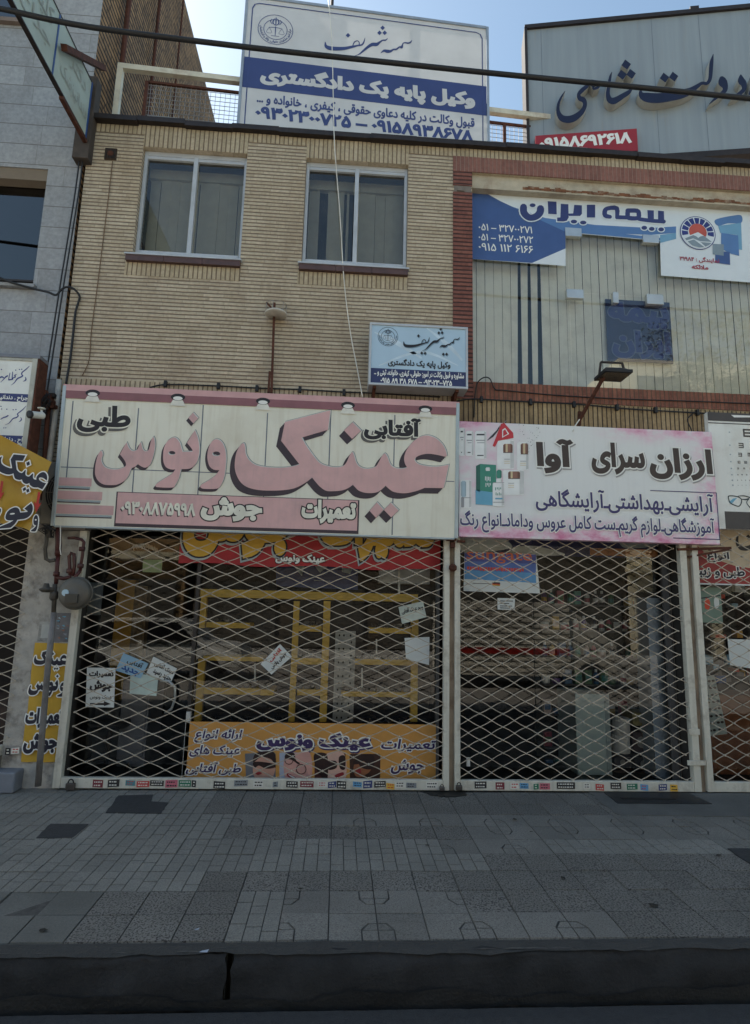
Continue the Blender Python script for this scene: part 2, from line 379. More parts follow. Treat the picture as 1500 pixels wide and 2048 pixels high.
# ================================================================== materials
BY = bricks('yellow facing brick', 'Z', .205, .0408, (.41, .335, .23), (.56, .475, .35), (.18, .135, .095), jh=.26, jv=.02, dirtc=(.22, .15, .095), damt=.55, jdark=.5)
BYS = bricks('yellow brick on end', 'A', .5, .0465, (.38, .31, .20), (.52, .43, .30), (.17, .125, .08), jh=.2, jv=.0, dirtc=(.18, .12, .07), damt=.4, jdark=.0)
BYD = bricks('sooty yellow brick on end', 'A', .5, .0475, (.26, .18, .09), (.42, .31, .17), (.04, .026, .016), jh=.2, jv=.0, dirtc=(.06, .04, .025), damt=.75, jdark=.0)
BR = bricks('red brick', 'Z', .21, .046, (.17, .06, .045), (.27, .105, .075), (.05, .022, .018), jh=.3, jv=.02, jdark=.3)
BRS = bricks('red brick on end', 'A', .5, .0445, (.18, .075, .058), (.28, .125, .095), (.30, .2, .16), jh=.12, jv=.0, dirtc=(.12, .07, .06), damt=.4, jdark=.0)
BRL = bricks('worn red brick on end', 'A', .5, .0455, (.16, .055, .035), (.30, .12, .075), (.12, .07, .045), jh=.2, jv=.0, dirtc=(.06, .03, .02), damt=.6, jdark=.0)
BP = bricks('rough brown party wall brick', 'Z', .22, .074, (.16, .09, .042), (.42, .25, .115), (.02, .013, .008), jh=.34, jv=.08, axis=1, bs=1.0, wob=.012, dirtc=(.05, .035, .025), damt=.55, jdark=.8)
STN = bricks('white marble cladding', 'Z', .62, .232, (.26, .272, .285), (.36, .375, .39), (.15, .143, .14), jh=.035, jv=.008, bs=.15, wob=.001, dirtc=(.17, .165, .16), damt=.45, jdark=.6)
PLA = M('grimy plaster', rgb(172, 168, 160), .9, var=.2, scale=9, bmp=.4, dirt=(.06, .045, .035), damt=.8, dscale=6)
WHT = M('chipped white gate paint', rgb(204, 200, 186), .5, var=.08, dirt=(.13, .09, .06), damt=.55, dscale=7, streak=.25)
LAT = M('gate lattice paint', rgb(180, 169, 152), .45, var=.18, dirt=(.11, .075, .05), damt=.5, dscale=2.2)
RUST = M('rusty steel', rgb(88, 52, 38), .8, .3, var=.35, scale=20, bmp=.2, dirt=(.03, .018, .012))
DKM = M('dark painted steel', rgb(46, 38, 36), .55, .2, var=.3, scale=15)
ALU = M('aluminium window frame', rgb(186, 190, 194), .4, .15, var=.08, dirt=(.2, .19, .18), damt=.3)
BLK = M('black rubber cable', rgb(24, 24, 27), .6, var=.3)
CON = M('old grey concrete', rgb(120, 112, 104), .9, var=.25, scale=10, bmp=.35, dirt=(.08, .06, .05), damt=.6, dscale=5)
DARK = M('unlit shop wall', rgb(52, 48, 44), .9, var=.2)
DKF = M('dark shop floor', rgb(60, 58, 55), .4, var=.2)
SILL = M('brown glazed sill tile', rgb(82, 58, 54), .45, var=.2, scale=12)
YEL = M('yellow painted shelf wood', rgb(222, 180, 62), .5, var=.1)
BLIND = M('cream fabric blind', rgb(214, 208, 188), .8, var=.06)
CREAM = M('pale sign letter', rgb(222, 220, 205), .5, var=.05, streak=.12, dirt=(.3, .25, .17))
WSIGN = M('white printed sign', rgb(226, 228, 222), .45, var=.04, scale=2, streak=.1, dirt=(.45, .4, .33))
NAVY = M('navy print', rgb(46, 56, 108), .45, var=.08)
INK = M('black print', rgb(30, 27, 32), .5, var=.12)
WINK = M('white print', rgb(232, 232, 226), .5, var=.04)
BLN2 = M('ivory vertical blind', rgb(240, 240, 232), .8, var=.05, streak=.08, dirt=(.5, .48, .44))
GLS = glass('shop window glass', (.93, .95, .94), .85, haze=.008)
GLU = glass('upper window glass', (.62, .64, .64), 1.1, haze=.10)
GLB = glass('large clear glazing', (.94, .95, .92), 1.15, haze=.03)
GLD = glass('tinted dark glass', (.10, .11, .13), 1.6)

# ================================================================== the ground
TILEM = []
def tile_mat(name, col, dark, amt, sc_=150, lo=.5, hi=.6):
    m, t, b, N, L = nodes(name); p = pos(t)
    wn = N('ShaderNodeTexWhiteNoise'); wn.noise_dimensions = '2D'; fl = N('ShaderNodeVectorMath'); fl.operation = 'FLOOR'
    ad = N('ShaderNodeVectorMath'); ad.operation = 'MULTIPLY_ADD'; ad.inputs[1].default_value = (4, 4, 0); ad.inputs[2].default_value = (.98, 9.46, 0)
    L(p, ad.inputs[0]); L(ad.outputs[0], fl.inputs[0]); L(fl.outputs[0], wn.inputs['Vector'])
    c = mixc(t, wn.outputs['Value'], tuple(x*.78 for x in col), tuple(x*1.12 for x in col)); c = mixc(t, .30, c, mixc(t, ramp(t, noise(t, p, 75, 4, .7), .35, .65), tuple(x*.45 for x in col), tuple(x*1.4 for x in col)))
    sp = ramp(t, noise(t, p, sc_, 3, .6), lo, hi); c = mixc(t, mth(t, 'MULTIPLY', sp, amt), c, dark)
    d = ramp(t, noise(t, p, 1.7, 6, .7), .42, .72); c = mixc(t, mth(t, 'MULTIPLY', d, .5), c, tuple(x*.42 for x in col))
    s2 = ramp(t, noise(t, p, 14, 3, .6), .66, .74); c = mixc(t, mth(t, 'MULTIPLY', s2, .45), c, tuple(x*.3 for x in col))
    L(c, b.inputs['Base Color']); b.inputs['Roughness'].default_value = .72
    bump(t, b, noise(t, p, 180, 3), .25, .003); return m
T_SPK = tile_mat('speckled terrazzo tile', (.185, .176, .156), (.018, .012, .014), .9, 95, .5, .58)
T_BLK = tile_mat('grooved block tile', (.235, .224, .198), (.06, .07, .07), .6, 160)
T_OCT = tile_mat('patterned paving tile', (.205, .196, .174), (.045, .035, .037), .6, 140)
T_PLN = tile_mat('smooth grey paving tile', (.15, .144, .128), (.06, .08, .08), .5, 190)
T_JNT = M('dirt in the paving joints', (.07, .066, .06), .95, var=.3, scale=30, bmp=.5)
ASPH = M('asphalt', (.03, .031, .033), .9, var=.3, scale=25, bmp=.6, bscale=120, fine=.4)
KRB = M('worn kerb stone', (.021, .021, .022), .85, var=.7, scale=5, bmp=.5, bscale=60, dirt=(.012, .012, .012), damt=.7, dscale=9, fine=.35)
MORT = M('kerb mortar', (.042, .041, .039), .9, var=.3, scale=6, bmp=.6, bscale=70, dirt=(.02, .02, .018), damt=.6, dscale=6, fine=.3)
X0, Y0, TS = -.245, -2.365, .25
mb = MB(); rng = random.Random(3)
def tpoly(poly, x, y, m, z, fx, fy, tilt):
    g = .004
    P = [(x+TS*((1-a) if fx else a), y+TS*((1-b) if fy else b)) for a, b in poly]
    if area(P) < 0: P = P[::-1]
    cx = sum(p[0] for p in P)/len(P); cy = sum(p[1] for p in P)/len(P)
    top = [(a, b, z+tilt[0]*(a-x)+tilt[1]*(b-y)) for a, b in P]; n = len(P)
    low = [(a+(a-cx)*.02, b+(b-cy)*.02, -.02) for a, b in P]
    mb.add(top+low, [tuple(range(n))]+[(i, n+i, n+(i+1) % n, (i+1) % n) for i in range(n)], m)
def full(e=.014): return [(e, e), (1-e, e), (1-e, 1-e), (e, 1-e)]
def kind(c, r):
    left = c <= -5
    if r <= 1: return 'pln' if left else 'spk' if c <= -2 else 'blk' if c == -1 else 'oct' if c <= 3 else 'spk' if (c > 6 or r == 1) else 'oct'
    if r == 2: return 'blk' if c <= -3 else 'spk'
    if r == 3: return 'blk' if c <= 4 else 'spk'
    if r == 4: return 'blk' if c <= 3 or c >= 7 else 'oct'
    if r == 5: return 'blk' if c <= -3 else 'spk' if c <= 4 else 'oct'
    if r == 6: return 'blk' if c <= -3 else 'oct'
    return 'blk' if c <= -4 else 'spk'
for r in range(10):
    for c in range(-20, 24):
        x, y = X0+TS*c, Y0+TS*r; k = kind(c, r); z = rng.uniform(-.003, .002); tl = (rng.uniform(-.01, .01), rng.uniform(-.008, .008))
        if c <= -6 and r <= 1: z -= .006; tl = (rng.uniform(-.03, .03), .02)
        if k == 'spk': tpoly(full(), x, y, T_SPK, z, 0, 0, tl)
        elif k == 'pln': tpoly(full(.02), x, y, T_PLN, z, 0, 0, tl)
        elif k == 'blk':
            n = 3; gx = .014
            for i in range(n):
                a0, a1 = i/n+gx, (i+1)/n-gx/2; cut = (.5, .33, .62)[(i+r+c) % 3]
                for b0, b1 in ((.016, cut-.014), (cut+.014, .984)): tpoly([(a0, b0), (a1, b0), (a1, b1), (a0, b1)], x, y, T_BLK, z+rng.uniform(-.001, .001), 0, 0, tl)
        else:
            fx, fy = c % 2, r % 2; e = .014
            tpoly([(e, e), (.315, e), (.315, .35), (e, .35)], x, y, T_OCT, z, fx, fy, tl); tpoly([(e, .38), (.30, .38), (.17, .59), (e, .59)], x, y, T_OCT, z, fx, fy, tl)
            tpoly([(.345, e), (1-e, e), (1-e, 1-e), (e, 1-e), (e, .625), (.20, .625), (.345, .40)], x, y, T_OCT, z, fx, fy, tl)
struct(mb.build('pavement'))
mb = MB(); mb.quad((-60, -2.44, -.0075), (60, -2.44, -.0075), (60, .35, -.0075), (-60, .35, -.0075), T_JNT); struct(mb.build('pavement_bed'))
# a concrete apron and asphalt repairs lie on the paving
def G(px, py, z=0):
    d = ray(px, py); t = (z-CZ)/d.z; return CAM+d*t
mb = MB()
def sheet(px, z, m, wob=.012):
    P = [G(*p) for p in px]; Q = []
    for a, b in zip(P, P[1:]+P[:1]):
        for j in range(5):
            q = a.lerp(b, j/5); Q.append((q.x+rng.uniform(-wob, wob), q.y+rng.uniform(-wob, wob)*.7, z))
    n = len(Q); ce = sum((Vector(q) for q in Q), Vector())/n
    mb.add(Q+[(q[0], q[1], -.01) for q in Q], [tuple(range(n)) if area([(q[0], q[1]) for q in Q]) > 0 else tuple(range(n))[::-1]]+[(i, (i+1) % n, n+(i+1) % n, n+i) for i in range(n)], m)
sheet([(236, 1592), (306, 1590), (302, 1604), (336, 1606), (322, 1627), (212, 1626)], .005, ASPH, .004)
sheet([(100, 1649), (178, 1649), (145, 1677), (72, 1677)], .005, ASPH, .004)
sheet([(1455, 1698), (1500, 1698), (1580, 1728), (1500, 1728)], .005, ASPH, .004)
struct(mb.build('asphalt_patches'))
mb = MB(); sheet([(1178, 1584), (1600, 1584), (1650, 1640), (1470, 1634), (1240, 1632), (1200, 1606)], .006, M('concrete apron', (.11, .108, .1), .9, var=.25, scale=6, bmp=.5, dirt=(.05, .045, .04), damt=.6, fine=.3)); struct(mb.build('concrete_apron'))
mb = MB(); sheet([(838, 1583), (890, 1580), (935, 1582), (932, 1590), (900, 1595), (868, 1592)], .0065, M('oily stain', (.012, .011, .01), .6), .02); struct(mb.build('pavement_stain'))
# kerb: mortar strip, worn stones with open joints, gutter, road
mb = MB()
prof = [(-2.372, -.004), (-2.40, .001), (-2.43, -.004), (-2.455, -.012)]
xs = [-6+i*.06 for i in range(201)]
def ribbon(prof, xs, m, jit, mb):
    vs = []
    for x in xs:
        for i, (y, z) in enumerate(prof):
            j = jit*(1 if 0 < i else .3); lf = jit*1.2*(math.sin(x*3.1+i)+math.sin(x*7.7+i*2)+.7*math.sin(x*17+i*1.3))*(0 < i); vs.append((x+rng.uniform(-.01, .01)*(i > 0), y+rng.uniform(-j, j)+lf*.5, z+rng.uniform(-j, j)*.5+lf*.4))
    k = len(prof); fs = [(i*k+j, i*k+j+1, (i+1)*k+j+1, (i+1)*k+j) for i in range(len(xs)-1) for j in range(k-1)]
    mb.add(vs, fs, m)
ribbon(prof, xs, MORT, .006, mb); struct(mb.build('kerb_mortar'))
mb = MB(); kp = [(-2.425, -.02), (-2.434, -.009), (-2.445, -.018), (-2.455, -.036), (-2.463, -.062), (-2.468, -.10), (-2.471, -.15), (-2.473, -.31)]
for a, b in ((-3.9, -2.0), (-1.99, -.462), (-.435, 2.6), (2.61, 4.2)):
    n = int((b-a)/.045); x_ = [a+(b-a)*i/n for i in range(n+1)]
    ribbon(kp, x_, KRB, .006, mb)
    for x in (a, b):
        vs = [(x, y, z) for y, z in kp]+[(x, -2.44, -.31)]; mb.add(vs, [tuple(range(len(vs)))], KRB)
o = struct(mb.build('kerb', smooth=True))
mb = MB(); ribbon([(-2.36, -.315), (-2.45, -.317), (-2.498, -.30), (-2.506, -.235), (-2.53, -.203)], xs, M('gutter muck and painted shade', (.012, .012, .012), .7, var=.5, bmp=.5), .006, mb); 
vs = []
for x in xs: h_ = -.168+.016*math.sin(x*4.3)+.010*math.sin(x*13)+rng.uniform(-.008, .008); vs += [(x, -2.486, h_), (x, -2.488, -.30)]  # black ribbon paints the gap's shade onto the lower kerb face
mb.add(vs, [(2*i, 2*i+1, 2*i+3, 2*i+2) for i in range(len(xs)-1)], M('gutter muck and painted shade', (0, 0, 0))); struct(mb.build('gutter'))
mb = MB()
for i in range(40):
    x = -6+i*.3
ribbon([(-2.528, -.205), (-2.6, -.2), (-2.75, -.199), (-3.2, -.19), (-5, -.18)], xs, ASPH, .004, mb)
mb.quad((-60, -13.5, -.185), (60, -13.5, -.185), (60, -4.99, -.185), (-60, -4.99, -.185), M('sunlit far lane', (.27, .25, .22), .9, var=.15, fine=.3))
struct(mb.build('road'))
mb = MB(); mb.quad((-90, -90, -.42), (90, -90, -.42), (90, 90, -.42), (-90, 90, -.42), M('bare earth', (.12, .10, .08), .95, var=.2)); struct(mb.build('ground'))
mb = MB(); mb.box(-60, 60, -18, -13.5, -.4, -.03, M('far pavement slabs', (.42, .40, .36), .9, var=.2)); struct(mb.build('far_pavement'))

# ================================================================== buildings
def wall_holes(mb, x0, x1, z0, z1, holes, Y, dep, m, mr=None):
    xs = sorted({x0, x1, *[h[0] for h in holes], *[h[1] for h in holes]}); zs = sorted({z0, z1, *[h[2] for h in holes], *[h[3] for h in holes]})
    for a, b in zip(xs, xs[1:]):
        for c, d in zip(zs, zs[1:]):
            if any(h[0] <= a and b <= h[1] and h[2] <= c and d <= h[3] for h in holes): continue
            mb.quad((a, Y, c), (b, Y, c), (b, Y, d), (a, Y, d), m)
    mr0 = mr or m
    for a, b, c, d in holes:
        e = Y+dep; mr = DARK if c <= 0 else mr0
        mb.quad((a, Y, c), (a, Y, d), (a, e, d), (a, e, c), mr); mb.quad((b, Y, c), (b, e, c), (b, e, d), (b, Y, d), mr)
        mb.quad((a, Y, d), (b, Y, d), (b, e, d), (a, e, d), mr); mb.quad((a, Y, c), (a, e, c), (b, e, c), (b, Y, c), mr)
YB = thing('brick_shop_building', 'two-storey yellow brick building with red brick window surround over the shops', 'building', (0, 0, 0))
XL, XR = -2.76, 9.0
W1 = (-2.20, -1.12, 5.05, 6.31); W2 = (-.50, .594, 5.06, 6.31); GZ = (1.285, 7.4, 3.885, 6.271)
S1 = (-2.37, 1.03, 0, 2.9); S2 = (1.10, 3.34, 0, 2.9); S3 = (3.45, 6.2, 0, 2.9)
mb = MB(); wall_holes(mb, XL, XR, 0, 6.60, [W1, W2, GZ, S1, S2, S3], 0, .22, BY, BY)
mb.quad((XL, 0, 0), (XL, 12, 0), (XL, 12, 6.6), (XL, 0, 6.6), BY); mb.quad((XR, 0, 0), (XR, 0, 6.6), (XR, 12, 6.6), (XR, 12, 0), BY)
mb.build('wall', YB)
mb = MB(); mb.box(XL+.01, XR-.01, .02, 12, 6.48, 6.585, CON); mb.build('roof', YB)
mb = MB()                                       # bent sheet-metal coping
for i in range(24):
    a = XL+.0+i*.49; b = a+.492; dz = rng.uniform(-.012, .012)
    mb.box(a, b, -.07+rng.uniform(-.01, .01), .3, 6.556+dz, 6.612+dz, DKM)
    if i % 3 == 1: mb.box(a+.1, b-.08, -.06, .28, 6.613+dz, 6.621+dz, M('pale loose sheet', rgb(170, 172, 170), .6, var=.2))
mb.build('coping', YB)
def slab(name, x0, x1, z0, z1, m, pr=.004, y1=.01):
    mb = MB(); mb.box(x0, x1, -pr, y1, z0, z1, m); return mb.build(name, YB)
slab('soldier_course', XL, XR, 6.455, 6.60, BYS)
slab('window_lintel', W1[0], W1[1], 6.312, 6.453, BYS); slab('window_lintel', W2[0], W2[1], 6.312, 6.453, BYS)
slab('soldier_course', W1[0]-.06, W1[1]+.01, 4.845, 4.985, BYS); slab('soldier_course', W2[0]-.03, W2[1]+.01, 4.85, 4.99, BYS)
slab('soldier_course', XL, 1.07, 3.60, 3.725, BYS)
slab('red_lintel', 1.078, XR, 6.273, 6.452, BRS, .012); slab('red_pilaster', 1.078, 1.284, 3.70, 6.02, BR, .012); slab('red_pilaster', 1.078, 1.284, 6.10, 6.271, BR, .012)
slab('red_band', 1.286, XR, 3.705, 3.884, BRL, .012); slab('soldier_course', 1.075, XR, 3.40, 3.698, BYD, .006)
mb = MB(); mb.box(1.09, 1.275, -.006, .05, 6.022, 6.098, CON); mb.box(1.12, 1.20, -.02, .0, 6.03, 6.07, CON); mb.build('broken_brick', YB)
mb = MB(); mb.box(1.286, 7.4, .03, .2, 6.112, 6.2705, M('stained lintel plaster', rgb(178, 168, 148), .9, var=.2, scale=6, bmp=.3, dirt=(.2, .11, .06), damt=.6, dscale=4))
RSTP = M('rust and broken plaster', rgb(112, 72, 48), .9, var=.45, scale=14, bmp=.5, dirt=rgb(170, 160, 140), damt=.8, dscale=11)
for i in range(90):
    x = 1.85+i*.06; mb.box(x, x+.0605, .022+rng.uniform(0, .006), .032, 6.126+rng.uniform(0, .012), 6.150+rng.uniform(0, .028), RSTP)
mb.build('beam', YB)
def win_sill(x0, x1, z):
    mb = MB(); n = 3
    for i in range(n): mb.box(x0+(x1-x0)*i/n+.002, x0+(x1-x0)*(i+1)/n-.002, -.045, .1, z-.065, z-.004, SILL)
    mb.box(x0-.01, x1+.01, -.055, .1, z-.003, z+.012, ALU); mb.build('window_sill', YB)
win_sill(W1[0]-.05, W1[1]+.01, W1[2]); win_sill(W2[0]-.02, W2[1]+.01, W2[2])
def window(h, seed):
    a, b, c, d = h; f = .034; y0, y1 = .055, .11; mb = MB(); m_ = (a+b)/2
    c2 = c+.013
    mb.box(a+.002, a+f, y0, y1, c2, d-.002, ALU); mb.box(b-f, b-.002, y0, y1, c2, d-.002, ALU)
    mb.box(a+f, b-f, y0, y1, d-.05, d-.002, ALU); mb.box(a+f, b-f, y0, y1, c2, c2+.05, ALU)
    mb.box(m_-.022, m_+.022, y0-.008, y1-.01, c2+.05, d-.05, ALU)
    mb.box(a+f, b-f, y0-.006, y1-.03, c2+.051, c2+.095, ALU); mb.box(a+f, b-f, y0+.004, y1-.02, d-.085, d-.051, ALU)
    wf = mb.build('window_frame', YB, bevel=.003)
    for p, q in ((a+f, m_-.03), (m_+.03, b-f)):
        mb = MB(); mb.quad((p, .09, c2+.09), (q, .09, c2+.09), (q, .09, d-.08), (p, .09, d-.08), GLU); mb.build('window_pane', wf)
    rg = random.Random(seed); mb = MB(); n = int((b-a)/.1)
    for i in range(n):
        x = a+.02+i*(b-a-.04)/n; wd = (b-a)/n*.98; t = rg.uniform(-.01, .01)
        if seed == 2 and i in (1, 4): wd *= .25
        if seed == 2 and i in (3,): wd *= .7
        mb.box(x+t, x+t+wd, .26+rg.uniform(0, .02), .285, c, d-.17, BLIND)
    mb.box(a, b, .24, .30, d-.17, d-.06, BLIND)
    mb.build('window_blind', YB)
window(W1, 1); window(W2, 2)
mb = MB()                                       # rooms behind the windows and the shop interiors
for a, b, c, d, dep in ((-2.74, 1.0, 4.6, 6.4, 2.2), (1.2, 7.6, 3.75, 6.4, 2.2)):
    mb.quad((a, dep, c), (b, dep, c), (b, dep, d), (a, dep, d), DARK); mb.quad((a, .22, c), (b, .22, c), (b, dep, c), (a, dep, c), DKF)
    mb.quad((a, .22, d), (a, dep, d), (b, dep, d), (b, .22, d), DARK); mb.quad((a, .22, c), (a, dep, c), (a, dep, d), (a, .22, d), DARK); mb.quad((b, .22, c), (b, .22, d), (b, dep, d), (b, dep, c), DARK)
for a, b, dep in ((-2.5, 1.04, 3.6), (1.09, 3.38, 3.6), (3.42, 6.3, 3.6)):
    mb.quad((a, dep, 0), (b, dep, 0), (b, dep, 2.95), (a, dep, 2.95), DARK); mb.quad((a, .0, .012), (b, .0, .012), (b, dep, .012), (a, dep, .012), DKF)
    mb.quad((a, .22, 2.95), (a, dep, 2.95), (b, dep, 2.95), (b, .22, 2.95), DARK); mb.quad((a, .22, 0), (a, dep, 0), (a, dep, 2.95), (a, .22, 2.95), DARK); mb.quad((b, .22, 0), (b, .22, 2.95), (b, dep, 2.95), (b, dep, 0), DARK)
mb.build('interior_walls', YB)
mb = MB(); mb.box(-2.865, -2.392, -.010, .02, 0, 2.6, PLA); mb.build('plaster_pier', YB)
# vent grille with its pattern of slots
o = at(222, 309); mb = MB(); mb.box(o.x-.06, o.x+.06, -.012, .0, o.z-.065, o.z+.065, M('soot stained vent', rgb(58, 46, 36), .9, var=.3)); mb.lathe((o.x, -.016, o.z), [(.03, -.004), (.032, .002), (.0, .004)], RUST, 8, (0, -1, 0))
for i in range(5): mb.box(o.x-.05+i*.022, o.x-.04+i*.022, -.018, -.011, o.z-.055, o.z+.055, DKM)
mb.build('vent_grille', YB)
# large glazing to the right: panes, patch fittings, blinds, neon sign behind
mb = MB(); seam = [1.287, at(1139, 600, .14).x, at(1318, 600, .14).x, 4.9, 7.39]
gz = []
for i, (a, b) in enumerate(zip(seam, seam[1:])):
    if i == 1:
        zt = at(1230, 590, .14).z
        for c, d in ((3.89, zt-.003), (zt+.003, 6.11)):
            q = MB(); q.quad((a+.004, .14, c), (b-.004, .14, c), (b-.004, .14, d), (a+.004, .14, d), GLB); gz.append(q.build('glazing_pane', YB))
    else:
        q = MB(); q.quad((a+.003, .14, 3.89), (b-.003, .14, 3.89), (b-.003, .14, 6.11), (a+.003, .14, 6.11), GLB); gz.append(q.build('glazing_pane', YB))
CHR = M('brushed patch fitting', rgb(190, 192, 190), .3, .7, var=.1)
for x0, y0, x1, y1 in ((1132, 455, 1164, 470), (1288, 469, 1319, 483), (1135, 578, 1168, 594), (1296, 588, 1328, 606), (1228, 583, 1238, 604)):
    a = at(x0, y1, .09); b = at(x1, y0, .09); q = MB(); q.box(a.x, b.x, .102, .15, a.z, b.z, CHR); q.build('glass_fitting', YB, bevel=.003)
mb = MB(); x = 1.3; i = 0; dk = {4: 1, 5: 1, 6: 1}
while x < 6.6:
    wd = rng.choice((.0945, .0945, .0935, .092)); sl = rng.uniform(.0, .012); dx = .03 if 1.72 < x < 2.1 else 0
    top = 6.1; zb = 3.9
    vs = [(x+.001, .275, top), (x+wd, .284, top), (x+wd-.001-dx*1.2, .284-sl*.5, zb), (x-.001-dx*.1, .275, zb)]
    mb.add(vs, [(0, 3, 2, 1)], BLN2); mb.add([Vector(v)+Vector((0, .003, 0)) for v in vs], [(0, 1, 2, 3)], BLN2); x += .0955 if not dx else .112
mb.build('vertical_blind', YB)
F = FY(.24); mb = MB(); u0, v0 = F.uv(1215, 722); u1, v1 = F.uv(1337, 607)
mb.fbox(F, u0, u1, v0, v1, 0, .02, M('blue neon board', rgb(28, 44, 92), .4, var=.15)); pn = mb.build('neon_board', YB)
mb = MB(); NEO = M('unlit neon tube', rgb(92, 104, 140), .3); LB_ = M('blue neon letter panel', rgb(36, 52, 128), .4)
for s, b in (('بیمه', (u0+.02, (v0+v1)/2+.03, u1-.02, v1-.03)), ('ایران', (u0+.05, v0+.03, u1-.02, (v0+v1)/2-.0))):
    T(mb, F, s, None, LB_, .026, .05, .012, NEO, uvbox=b)
mb.build('neon_lettering', pn)
# the white marble building at the left, with its dark windows and its rough brick side wall
SB = thing('marble_building', 'white marble clad building with dark windows at the left edge', 'building', (-2.8, .02, 0))
zt = 11.15; xw = -2.80; F0 = .02
W0 = (-6.2, -3.14, 4.68, 5.99); W3 = (-6.2, -3.52, 7.74, 9.2); W3b = (-3.32, -3.2, 7.7, 9.2)
mb = MB(); wall_holes(mb, -14, xw, 2.9, zt, [W0, W3], F0, .18, STN); wall_holes(mb, -14, -2.77, 0, 2.9, [(-6.5, -2.868, 0, 2.6)], F0, .3, STN)
mb.build('wall', SB)
mb = MB(); mb.quad((xw, F0, 2.9), (xw, 40, 2.9), (xw, 40, zt), (xw, F0, zt), BP); mb.build('party_wall', SB)
mb = MB(); mb.box(-14, xw, F0, 40, zt, zt+.05, CON); mb.build('roof', SB)
for h in (W0, W3):
    q = MB(); q.quad((h[0], .16, h[2]), (h[1], .16, h[2]), (h[1], .16, h[3]), (h[0], .16, h[3]), GLD); q.box(h[0], h[1], .12, .17, h[2]+.10, h[2]+.12, DKM); wn = q.build('window', SB)
    q = MB(); q.box(h[0], h[1], .5, .52, h[2]-.2, h[3]+.2, DARK); q.build('window_backing', wn)
q = MB(); q.box(-6.2, -3.141, .03, .15, 5.86, 5.988, M('dusty wooden shutter box', rgb(120, 108, 92), .8, var=.25, scale=3, dirt=(.1, .07, .05))); q.build('shutter_box', SB)
q = MB(); q.box(-6.3, -3.1, -.03, .1, 4.645, 4.678, STN); q.build('window_sill', SB)
q = MB(); q.box(-6.3, -3.45, -.03, .1, 7.69, 7.738, M('brown stone sill', rgb(120, 105, 95), .8)); q.build('window_sill', SB)
q = MB(); q.quad((-6.6, 1.2, 0), (-2.9, 1.2, 0), (-2.9, 1.2, 2.5), (-6.6, 1.2, 2.5), M('dark shop shutter', rgb(36, 30, 27), .8, var=.4, scale=3)); q.quad((-6.6, .3, .01), (-2.9, .3, .01), (-2.9, 1.2, .01), (-6.6, 1.2, .01), DKF)
q.box(-6.6, -2.9, .32, 1.2, .0, .62, M('brown shop plinth', rgb(74, 60, 52), .8, var=.3)); q.build('shop_recess', SB)
q = MB()
for i in range(3): q.tube([(xw+.06+i*.5*0, .5+i*.9, 6.6), (xw+.06, .5+i*.9, zt-.2)], .03-.008*i, RUST, 8)
q.build('downpipe', SB)
# opposite side of the street (seen as reflections in the panes)
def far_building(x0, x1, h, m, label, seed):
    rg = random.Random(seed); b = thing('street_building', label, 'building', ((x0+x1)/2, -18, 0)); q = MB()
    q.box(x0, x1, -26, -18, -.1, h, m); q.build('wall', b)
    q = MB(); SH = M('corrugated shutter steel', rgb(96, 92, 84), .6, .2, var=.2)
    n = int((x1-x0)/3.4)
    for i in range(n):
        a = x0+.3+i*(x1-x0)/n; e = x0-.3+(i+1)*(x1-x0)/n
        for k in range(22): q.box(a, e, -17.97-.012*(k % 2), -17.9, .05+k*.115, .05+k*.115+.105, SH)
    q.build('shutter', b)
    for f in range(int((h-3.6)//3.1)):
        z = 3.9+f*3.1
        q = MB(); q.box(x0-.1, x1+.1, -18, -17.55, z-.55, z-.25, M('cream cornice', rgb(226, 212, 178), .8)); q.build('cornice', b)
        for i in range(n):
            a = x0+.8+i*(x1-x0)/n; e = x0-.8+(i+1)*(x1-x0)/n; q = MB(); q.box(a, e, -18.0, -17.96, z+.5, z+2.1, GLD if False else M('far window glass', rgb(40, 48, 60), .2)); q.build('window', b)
far_building(-26, -6.2, 7.2, M('far buff brick', rgb(160, 128, 88), .9, var=.15), 'buff brick building across the street mirrored in the shop panes at left', 1)
far_building(-5.8, 12.1, 6.4, M('far render darkened for reflections', rgb(92, 82, 68), .9, var=.1), 'rendered building across the street, darkened and widened for the middle pane reflections', 2)  # coloured dark and widened so the middle panes reflect less light
far_building(12.2, 27, 13.0, M('far pale stone', rgb(236, 224, 194), .9, var=.1), 'pale stone building mirrored at the lower right of the big glazing', 3)
